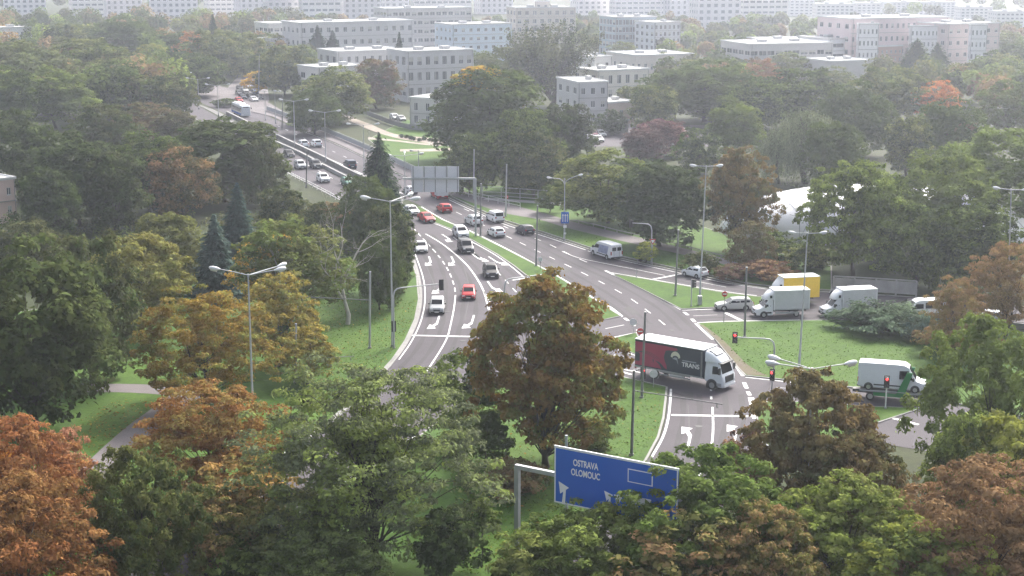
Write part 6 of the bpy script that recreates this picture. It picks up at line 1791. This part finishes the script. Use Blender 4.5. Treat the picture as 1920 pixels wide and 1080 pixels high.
# ---- walls, railings, fences: each post and panel a piece
def railing(name, px, label, h=1.05, post=2.0, m='steel_white', panels=None, rails=(1.0,), cat='railing', z0=.13, thick=.05, group=None):
    l = ground_line(px, .5)
    o0 = l[0].copy()
    root = empty(name, (o0.x, o0.y, 0))
    pts, acc = [l[0]], 0
    for i in range(1, len(l)):
        acc += (l[i] - l[i - 1]).length
        if acc >= post: pts.append(l[i]); acc = 0
    for i, p in enumerate(pts):
        q = p - o0
        mb = MB(); mb.box((q.x, q.y, z0 + h / 2), (thick * 1.4, thick * 1.4, h)); mb.build('post', M[m], root)
        if i + 1 < len(pts):
            r = pts[i + 1] - o0
            dv = r - q; a = math.atan2(dv.y, dv.x); c = (q + r) / 2
            for k in rails:
                mb = MB(); mb.box((c.x, c.y, z0 + h * k), (dv.length, thick, thick), rz=a); mb.build('rail', M[m], root)
            if panels:
                mb = MB(); mb.box((c.x, c.y, z0 + h * .5), (dv.length - .12, .06, h * .8), rz=a); mb.build('panel', M[panels], root)
    return tag(root, label, cat, group)
railing('white_railing', [(862, 366), (905, 377), (989, 396)], 'white railing along the pavement before the footbridge', 1.05, 3.0, rails=(1.0, .5))
M['mesh_glass'] = mat('pale_infill', (.34, .36, .37), .6, var=.1)
railing('bridge_railing', [(500, 208), (560, 230), (630, 258), (700, 288), (780, 326), (862, 362)], 'pale infill railing along the right side of the upper road', 1.3, 4.0, 'steel', 'mesh_glass', (1.0,), thick=.06)
railing('footbridge_railing', [(905, 372), (975, 376), (1048, 382)], 'grey footbridge railing behind the pavement', 1.9, 3.2, 'steel', None, (1.0, .55, .2), z0=.2, thick=.08)
railing('low_rail', [(1012, 416), (1085, 421), (1168, 441), (1256, 461), (1352, 486), (1430, 508)], 'low pale rail along the path on the verge', .45, 3.2, 'concrete', None, (1.0,), thick=.1, z0=.14)
railing('left_guard_rail', [(520, 318), (556, 338), (600, 360), (640, 382)], 'pale guard rail at the left edge of the upper road', .8, 3.0, 'steel_white', None, (1.0, .5), thick=.07)
railing('noise_wall', [(1562, 548), (1650, 553), (1748, 560)], 'grey concrete noise wall with upright posts beside the slip road', 2.0, 2.2, 'concrete', 'concrete', (1.0,), cat='wall', thick=.14)
M['grey_fence'] = mat('grey_fence_sheet', (.20, .20, .215), .6, var=.1)
railing('grey_fence', [(1700, 606), (1752, 609), (1930, 628)], 'low dark grey fence right of the juniper in front of the minibus', 1.25, 2.4, 'grey_fence', 'grey_fence', (1.0,), cat='fence', thick=.08)
railing('far_guard_rail', [(1790, 562), (1860, 570), (1930, 578)], 'dark guard rail behind the yellow brown trees at the right', .8, 3.5, 'steel_dark', None, (1.0, .5), thick=.1)
railing('hedge_fence', [(688, 218), (735, 236), (778, 246), (838, 250)], 'dark fence around the small white house', 1.5, 3.0, 'steel_dark', 'grey_fence', (1.0,), cat='fence')
# concrete wall between the two upper carriageways
for nm, px, hh, lb, m in (('concrete_wall', [(425, 216), (470, 238), (512, 257), (560, 280), (610, 304), (650, 325), (700, 349), (748, 374)], 1.0, 'stained concrete wall along the right carriageway of the upper road', 'concrete_dark'),
                          ('concrete_wall', [(470, 247), (518, 270), (562, 290), (620, 321), (682, 352)], .6, 'low concrete wall along the left carriageway of the upper road', 'concrete')):
    l = ground_line(px, 6.0); o0 = l[0].copy()
    w = empty(nm, (o0.x, o0.y, 0))
    for i in range(len(l) - 1):
        a, c = l[i] - o0, l[i + 1] - o0
        dv = c - a
        mb = MB(); mb.box((a + dv / 2) + Vector((0, 0, hh / 2)), (dv.length - .03, .35, hh), rz=math.atan2(dv.y, dv.x)); mb.build('wall_slab', M[m], w)
        mb = MB(); mb.box((a + dv / 2) + Vector((0, 0, hh + .05)), (dv.length, .45, .1), rz=math.atan2(dv.y, dv.x)); mb.build('coping', M['concrete'], w)
    tag(w, lb, 'wall')
# footbridge deck
fb = empty('footbridge', P(905, 376))
o0 = P(905, 376); e = P(1052, 386) - o0; sidev = Vector((-e.y, e.x, 0)).normalized()
mb = MB(); mb.box(e / 2 + Vector((0, 0, .05)) + sidev * 1.2, (e.length, 2.4, .25), rz=math.atan2(e.y, e.x)); mb.build('deck', M['concrete'], fb)
tag(fb, 'concrete footbridge deck behind the grey railing', 'footbridge')
# cabinet box on the left lawn and the median controller
def cabinet(at, w, d, h, label, name='cabinet', m='steel_white'):
    r = empty(name, P(*at), .2)
    mb = MB(); mb.box((0, 0, h / 2), (w, d, h)); bd = mb.build('casing', M[m], r)
    mb = MB(); mb.box((0, -d / 2 - .01, h / 2), (w * .86, .02, h * .84)); mb.build('door', M['steel'], r)
    mb = MB(); mb.box((0, 0, h + .03), (w * 1.1, d * 1.15, .06)); mb.build('lid', M['steel'], r)
    return tag(r, label, 'cabinet')
cabinet((617, 690), .5, .4, .9, 'small pale cabinet on the left lawn near the yellow trees')
cabinet((1500, 722), 1.0, .5, 1.4, 'grey control cabinet at the edge of the right lawn', m='sign_back')
cabinet((1312, 573), .45, .4, 1.2, 'small cabinet at the foot of the lamp on the wedge lawn', m='steel')
for i, (x, y) in enumerate(((753, 259), (762, 260), (770, 262), (776, 264), (786, 266), (796, 264), (806, 266), (817, 268))):
    b_ = plant('bush', x, y - 7, 1.0, 8, DG, PINE, 'clipped_shrub', 'small dark clipped shrub, %s from the left in the row beside the park path' % ('first', 'second', 'third', 'fourth', 'fifth', 'sixth', 'seventh', 'eighth')[i], 'shrub', 'clipped shrubs by the park path', y)
# ---------------------------------------------------------------- buildings
def facade(mb, panes, org, ux, L, H, floors, cols, win, z_base, depth=.18, skip=()):
    """wall from org along ux (length L), with real openings; panes collects (centre, width, height, ux)"""
    n = Vector((ux.y, -ux.x, 0))                      # outward
    xs, zs = [0.0], [0.0]
    fh = (H - z_base - .5) / max(floors, 1)
    cw = L / max(cols, 1)
    ops = []
    for c in range(cols):
        a = cw * c + cw * (1 - win[0]) / 2; xs += [a, a + cw * win[0]]
    for f in range(floors):
        a = z_base + fh * f + fh * (1 - win[1]) * .55; zs += [a, a + fh * win[1]]
    xs.append(L); zs.append(H)
    def pt(x, z, d=0): return org + ux * x + Vector((0, 0, z)) - n * d
    for i in range(len(xs) - 1):
        for j in range(len(zs) - 1):
            hole = i % 2 == 1 and j % 2 == 1 and (i // 2, j // 2) not in skip
            x0, x1, z0, z1 = xs[i], xs[i + 1], zs[j], zs[j + 1]
            if x1 - x0 < 1e-4 or z1 - z0 < 1e-4: continue
            if not hole: mb.quad(pt(x0, z0), pt(x1, z0), pt(x1, z1), pt(x0, z1))
            else:
                for a, b in (((x0, z0), (x1, z0)), ((x1, z0), (x1, z1)), ((x1, z1), (x0, z1)), ((x0, z1), (x0, z0))):
                    mb.quad(pt(*a), pt(*b), pt(*b, depth), pt(*a, depth))
                panes.append((pt((x0 + x1) / 2, (z0 + z1) / 2, depth), x1 - x0, z1 - z0, ux))
_win = {}
_wr = random.Random(3)
M['blind'] = mat('window_blind', (.42, .41, .38), .6, var=.0)
M['curtain_pane'] = mat('curtained_pane', (.17, .17, .18), .3, var=.0)
def window_mesh(w, h, bars, kind=0):
    k = (round(w, 2), round(h, 2), bars, kind)
    if k not in _win:
        mb = MB(); t = .07
        mb.quad((-w / 2, 0, -h / 2), (w / 2, 0, -h / 2), (w / 2, 0, h / 2), (-w / 2, 0, h / 2), 1)
        for c, s in (((0, -.03, -h / 2 + t / 2), (w, .06, t)), ((0, -.03, h / 2 - t / 2), (w, .06, t)), ((-w / 2 + t / 2, -.03, 0), (t, .06, h - 2 * t)), ((w / 2 - t / 2, -.03, 0), (t, .06, h - 2 * t))): mb.box(c, s, 0)
        for i in range(bars): mb.box((-w / 2 + w * (i + 1) / (bars + 1), -.03, 0), (t, .06, h - 2 * t), 0)
        mb.box((0, -.12, -h / 2 - .04), (w + .1, .26, .06), 0)
        if kind == 1: mb.quad((-w / 2 + t, -.012, -h * .05), (w / 2 - t, -.012, -h * .05), (w / 2 - t, -.012, h / 2 - t), (-w / 2 + t, -.012, h / 2 - t), 2)
        if kind == 2: mb.quad((-w / 2 + t, -.012, -h / 2 + t), (0, -.012, -h / 2 + t), (0, -.012, h / 2 - t), (-w / 2 + t, -.012, h / 2 - t), 3)
        _win[k] = mb.mesh('window', [M['frame'], M['pane'], M['blind'], M['curtain_pane']])
    return _win[k]
def house(name, label, bl, br, ytop, depth, floors, cols, color, win=(.5, .5), side_cols=3, z_base=.6, bars=1, roof='flat', joined=False, height=None, cat='building', extra=None, parapet=.35):
    a, b = P(*bl), P(*br)
    u = (b - a); L = u.length; u.normalize()
    H = height or height_to(a, ytop)
    root = empty(name, a)
    back = Vector((-u.y, u.x, 0))                   # away from the camera
    if back.y < 0: back = -back
    O = Vector((0, 0, 0))
    mb, panes = MB(), []
    facade(mb, panes, O, u, L, H, floors, cols, win, z_base)
    facade(mb, panes, u * L, back, depth, H, floors, side_cols, win, z_base)
    facade(mb, panes, back * depth, -back, depth, H, floors, side_cols, win, z_base)
    mb.quad(u * L + back * depth, back * depth, back * depth + Vector((0, 0, H)), u * L + back * depth + Vector((0, 0, H)))
    w = mb.build('wall', M['wall'], root); w.color = (*color, 1)
    az = math.atan2(u.y, u.x)
    c = u * L / 2 + back * depth / 2
    mb = MB(); mb.box(c + Vector((0, 0, H + .08)), (L + .3, depth + .3, .16), rz=az); rf = mb.build('roof', M['roof'], root)
    mb = MB()
    for cc, dm in ((u * L / 2 - back * .06, (L + .4, .14)), (u * L / 2 + back * (depth + .06), (L + .4, .14))): mb.box(cc + Vector((0, 0, H + parapet / 2)), (*dm, parapet + .1), rz=az)
    for cc in (back * depth / 2 - u * .07, back * depth / 2 + u * (L + .07)): mb.box(cc + Vector((0, 0, H + parapet / 2)), (.14, depth - .1, parapet + .1), rz=az)
    mb.build('parapet', M['roof_edge'], rf)
    for k in range(2 if L > 15 else 1):
        mb = MB(); mb.box(c + u * L * (.22 - .4 * k) + Vector((0, 0, H + .6)), (min(3, L * .12), min(2.4, depth * .2), 1.0), rz=az); mb.build('roof_unit', M['steel'], rf)
    if not joined and floors > 1:
        fh = (H - z_base - .5) / floors
        for q in range(1, floors):
            mb = MB(); mb.box(u * L / 2 - back * .05 + Vector((0, 0, z_base + fh * q)), (L + .08, .12, .14), rz=az); mb.build('string_course', M['concrete'], root)
        for q in (.02, .98):
            mb = MB(); p0 = u * L * q - back * .1
            mb.tube([p0, p0 + Vector((0, 0, H))], .07, 5); mb.build('drain_pipe', M['steel_dark'], root)
    if joined:
        mb = MB()
        for p, ww, hh, uu in panes:
            s = uu * ww / 2; nn = Vector((uu.y, -uu.x, 0)) * .02; z = Vector((0, 0, hh / 2))
            mb.quad(p - s - z + nn, p + s - z + nn, p + s + z + nn, p - s + z + nn)
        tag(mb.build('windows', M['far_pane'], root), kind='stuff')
    else:
        for p, ww, hh, uu in panes:
            kd = _wr.choice((0, 0, 0, 1, 2))
            o = link('window', window_mesh(ww, hh, bars, kd), root, p + Vector((uu.y, -uu.x, 0)) * .02, math.atan2(uu.y, uu.x))
    tag(root, label, cat)
    return root, u, back, L, H
OFFW, PALE, BEI, PNK, BLUEW, GRYW = (.62, .60, .58), (.55, .54, .55), (.50, .46, .40), (.60, .47, .44), (.58, .66, .74), (.42, .42, .44)
house('white_house', 'small white two storey house behind the park lawn', (769, 240), (835, 244), 184, 11, 2, 3, (.50, .49, .48), (.32, .62), 2, bars=1)
house('white_building', 'three storey white building with tall windows behind the spruce', (764, 192), (888, 186), 98, 14, 3, 8, (.56, .55, .56), (.52, .55), 3, bars=2)
house('white_wing', 'white wing with narrow windows left of the three storey building', (634, 178), (764, 172), 98, 16, 3, 9, (.54, .53, .53), (.42, .5), 3)
house('low_wing', 'low white flat roofed wing beside the green tree by the upper road', (598, 190), (690, 184), 128, 12, 2, 5, (.62, .60, .58), (.45, .4), 2)
house('two_storey_building', 'two storey white building with dark windows right of the poplar', (1120, 195), (1216, 190), 134, 14, 2, 6, (.64, .60, .55), (.45, .6), 3)
house('grey_building', 'grey building end with white window frames before the parked cars', (1084, 238), (1139, 236), 156, 16, 3, 3, (.50, .49, .50), (.42, .5), 3)
house('low_annex', 'low beige annex right of the grey building end', (1140, 236), (1190, 232), 194, 10, 1, 3, (.52, .43, .36), (.4, .3), 2)
house('garage', 'small grey garage at the right of the parked cars', (1152, 250), (1178, 248), 228, 6, 1, 2, (.55, .54, .5), (.5, .5), 1)
house('pink_house', 'pink rendered house cut by the left edge', (-70, 430), (33, 416), 347, 12, 2, 4, (.60, .46, .42), (.3, .4), 2)
house('long_building', 'long white building with few windows behind the pair of spruces', (563, 120), (777, 112), 44, 18, 3, 14, (.58, .56, .56), (.45, .4), 4)
house('pale_block', 'pale block with window bands left of the long white building', (503, 108), (562, 106), 45, 15, 3, 5, (.60, .59, .58), (.8, .35), 3)
house('school_building', 'white building with a grey upper storey behind the long one', (725, 88), (885, 84), 17, 18, 4, 14, (.58, .55, .55), (.75, .4), 4)
house('blue_building', 'light blue four storey building left of the poplar', (848, 118), (960, 114), 47, 16, 4, 8, BLUEW, (.42, .38), 4)
house('beige_block', 'beige block with central balconies behind the poplar', (967, 82), (1079, 80), 15, 15, 4, 8, (.55, .50, .45), (.5, .5), 3)
house('beige_block_tower', 'small lift tower on the beige block behind the poplar', (1003, 80), (1030, 80), 3, 8, 5, 2, (.56, .51, .46), (.4, .4), 2)
house('glass_office', 'glass office block in the haze right of the poplar', (1153, 108), (1230, 106), 33, 16, 5, 12, (.34, .42, .47), (.82, .7), 5)
house('office_wing', 'white framed office wing right of the glass block', (1226, 112), (1275, 110), 43, 14, 5, 6, (.62, .63, .66), (.5, .6), 4)
house('low_white_hall', 'low hall with bright white flat roof above the broad green tree', (1192, 150), (1300, 146), 105, 22, 1, 9, (.62, .56, .52), (.4, .3), 5)
house('white_annex', 'small white annex right of the poplar branches', (1112, 180), (1146, 178), 108, 12, 3, 2, (.66, .65, .64), (.3, .3), 2)
house('campus_hall', 'campus hall with pale walls and a dark window band on the right', (1405, 148), (1560, 144), 84, 24, 2, 10, (.52, .50, .50), (.85, .3), 5)
house('campus_red_hall', 'reddish brown campus hall with a wide flat white roof', (1430, 128), (1560, 126), 76, 18, 2, 8, (.42, .24, .20), (.4, .2), 4)
house('campus_offices', 'white campus offices with horizontal window bands', (1552, 138), (1640, 134), 74, 18, 3, 3, (.68, .69, .71), (.9, .36), 3)
house('brown_annex', 'red brown annex between the campus offices and the pink building', (1640, 138), (1690, 136), 88, 14, 3, 6, (.44, .30, .25), (.35, .4), 3)
house('grey_box_hall', 'plain grey box building at the edge of the campus trees', (1557, 158), (1634, 155), 116, 16, 1, 1, (.50, .48, .47), (.05, .05), 1)
house('pink_building', 'long pink hospital like building with rows of small windows', (1592, 138), (1775, 132), 36, 22, 4, 18, (.62, .52, .52), (.42, .38), 4)
house('pink_building_end', 'pinkish brown end block at the right of the long pink building', (1772, 140), (1870, 136), 46, 20, 4, 7, (.56, .47, .46), (.4, .35), 4)
house('far_left_building', 'low white building in the haze at the left edge', (-40, 104), (62, 100), 54, 16, 2, 9, (.66, .66, .66), (.6, .4), 3)
house('white_terrace_house', 'small white building left of the dark spruce pair', (510, 118), (548, 116), 74, 10, 2, 4, (.68, .67, .66), (.5, .4), 2)
# tower blocks along the top; wall colours lightened to stand in for haze
TW = [(8, 88, 24, 'leftmost tower block in the haze'), (136, 196, 22, 'white tower block second from the left in the haze'), (200, 268, 18, 'pale tower block left of the grey banded one'), (282, 372, 26, 'grey tower block with horizontal bands'), (394, 446, 20, 'pale tower block right of the grey banded one'), (452, 500, 24, 'narrow pale tower block left of the pair above the white campus'), (503, 562, 36, 'tower block with vertical strips, left of the pair above the white campus'), (568, 640, 38, 'tower block with vertical strips, right of the pair above the white campus'), (646, 716, 34, 'tower block above the white school building'), (722, 768, 22, 'pale tower block behind the school building'), (776, 884, 18, 'wide faint tower block left of the beige block'), (902, 962, 14, 'faint tower block just left of the beige block'), (1084, 1150, 16, 'faint tower block right of the beige block'), (1154, 1250, 18, 'wide tower block with red balcony bands'), (1256, 1300, 18, 'tower block left of the big white pair'), (1308, 1388, 42, 'big white tower block with balcony rows, left of a pair'), (1392, 1476, 38, 'big white tower block with balcony rows, right of a pair')]
tower_kinds = {}
for i, (x0, x1, by, lb) in enumerate(TW):
    nfl = 12
    by += 13
    L = (P(x1, by) - P(x0, by)).length
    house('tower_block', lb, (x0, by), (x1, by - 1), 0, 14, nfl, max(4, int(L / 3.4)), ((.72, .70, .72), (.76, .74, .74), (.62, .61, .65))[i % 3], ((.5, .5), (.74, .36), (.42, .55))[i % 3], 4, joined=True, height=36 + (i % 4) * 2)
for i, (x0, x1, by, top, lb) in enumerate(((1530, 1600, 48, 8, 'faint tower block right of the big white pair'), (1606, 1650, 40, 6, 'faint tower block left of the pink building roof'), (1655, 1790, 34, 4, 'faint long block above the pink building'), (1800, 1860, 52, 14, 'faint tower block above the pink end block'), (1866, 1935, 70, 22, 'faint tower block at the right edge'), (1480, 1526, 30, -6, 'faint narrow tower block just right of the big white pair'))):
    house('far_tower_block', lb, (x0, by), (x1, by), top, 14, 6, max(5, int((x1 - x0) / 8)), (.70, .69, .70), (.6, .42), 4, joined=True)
for x0, x1, yb, yt, n, lb in ((1606, 1644, 140, 46, 5, 'white bay with small windows at the left of the pink building'), (1704, 1772, 138, 50, 9, 'wide white bay with rows of windows on the pink building'), (1816, 1846, 143, 48, 4, 'narrow white bay on the pink end block')):
    house('white_bay', lb, (x0, yb), (x1, yb), yt, 3, 4, n, (.74, .73, .74), (.45, .4), 1)
# white air dome
dA = P(1418, 412); dB = P(1900, 470)
base_near = P(1535, 462)
dome = empty('air_dome', P(1640, 437))
o0 = P(1640, 437)
ax = (P(1880, 432) - P(1440, 424)); ax.z = 0; LD = 48.0; ax.normalize()
pr = Vector((-ax.y, ax.x, 0)); WD, HD = 12.0, 7.4
mb = MB(); nu, nv = 60, 28
vs = []
for i in range(nu + 1):
    s = -1 + 2 * i / nu
    for j in range(nv + 1):
        a = math.pi * j / nv
        e = (1 - abs(s) ** 2.2) ** .5 if abs(s) < 1 else 0.0
        quilt = 1 + .006 * math.cos((i + j) * math.pi / 2 * 1.0) * math.cos((i - j) * math.pi / 2)
        p = ax * s * LD / 2 + pr * (-math.cos(a)) * WD * max(e, .02) * quilt + Vector((0, 0, math.sin(a) ** .8 * HD * max(e, .02) * quilt))
        vs.append(p)
fs = [(i * (nv + 1) + j, i * (nv + 1) + j + 1, (i + 1) * (nv + 1) + j + 1, (i + 1) * (nv + 1) + j) for i in range(nu) for j in range(nv)]
mb.add(vs, fs); mb.build('membrane', M['membrane'], dome, smooth=60)
for k in range(9):
    for sgn in (1, -1):
        pts = []
        for q in range(25):
            j = q / 24 * nv; i = 4 + k * 6 + sgn * (j - nv / 2) * .55
            i = min(nu, max(0, i)); s = -1 + 2 * i / nu; a = math.pi * j / nv
            e = (1 - abs(s) ** 2.2) ** .5 if abs(s) < 1 else 0.02
            pts.append(ax * s * LD / 2 + pr * (-math.cos(a)) * (WD * e + .05) + Vector((0, 0, math.sin(a) ** .8 * (HD * e + .05))))
        m2 = MB(); m2.tube(pts, .05, 4); m2.build('net_cable', M['steel'], dome)
tag(dome, 'white air supported sports dome half hidden by trees on the right', 'air dome')
railing('dome_fence', [(1422, 432), (1470, 448), (1535, 472)], 'tall thin mesh fence posts before the white dome', 4.0, 4.0, 'steel_dark', None, (1.0,), cat='fence', z0=.05)
# bus shelter and green canopy by the upper road
bs_ = empty('bus_shelter', P(562, 240), heading((562, 240), (590, 251)))
for x in (-2.4, 2.4):
    mb = MB(); mb.box((x, 0, 1.2), (.1, .1, 2.4)); mb.build('post', M['steel'], bs_)
    mb = MB(); mb.box((x, 1.2, 1.2), (.1, .1, 2.4)); mb.build('post', M['steel'], bs_)
mb = MB(); mb.box((0, .6, 2.45), (5.4, 1.8, .12)); mb.build('roof', M['mesh_glass'], bs_)
mb = MB(); mb.box((0, 1.2, 1.2), (4.7, .04, 1.7)); mb.build('glass_panel', M['mesh_glass'], bs_)
mb = MB(); mb.box((0, .9, .45), (3.6, .35, .06)); mb.build('bench', M['steel_dark'], bs_)
tag(bs_, 'glass bus shelter on the pavement of the upper road', 'bus shelter')
plant('bush', 565, 222, 2.2, 44, (.16, .24, .04), LG, 'light_green_bush', 'bright light green bush behind the bus shelter', 'bush')
plant('bush', 420, 186, 2.2, 40, DG, MG, 'hedge_bush', 'dark clipped bush near the distant lamps', 'bush')
# ---------------------------------------------------------------- haze
hz = MB(); hz.box((0, 3230, 37.0), (6300, 6800, 80))
haze = tag(hz.build('haze', []), 'pale autumn haze over the whole view', 'haze', None, 'stuff')
hm = bpy.data.materials.new('haze_air'); hm.use_nodes = True
hn, hl = hm.node_tree.nodes, hm.node_tree.links
hn.remove(hn['Principled BSDF'])
pvv = hn.new('ShaderNodeVolumePrincipled')
pvv.inputs['Color'].default_value = (.82, .87, 1.0, 1)
pvv.inputs['Density'].default_value = 0.00029
pvv.inputs['Anisotropy'].default_value = 0.68
hl.new(pvv.outputs[0], hn['Material Output'].inputs['Volume'])
haze.data.materials.append(hm)
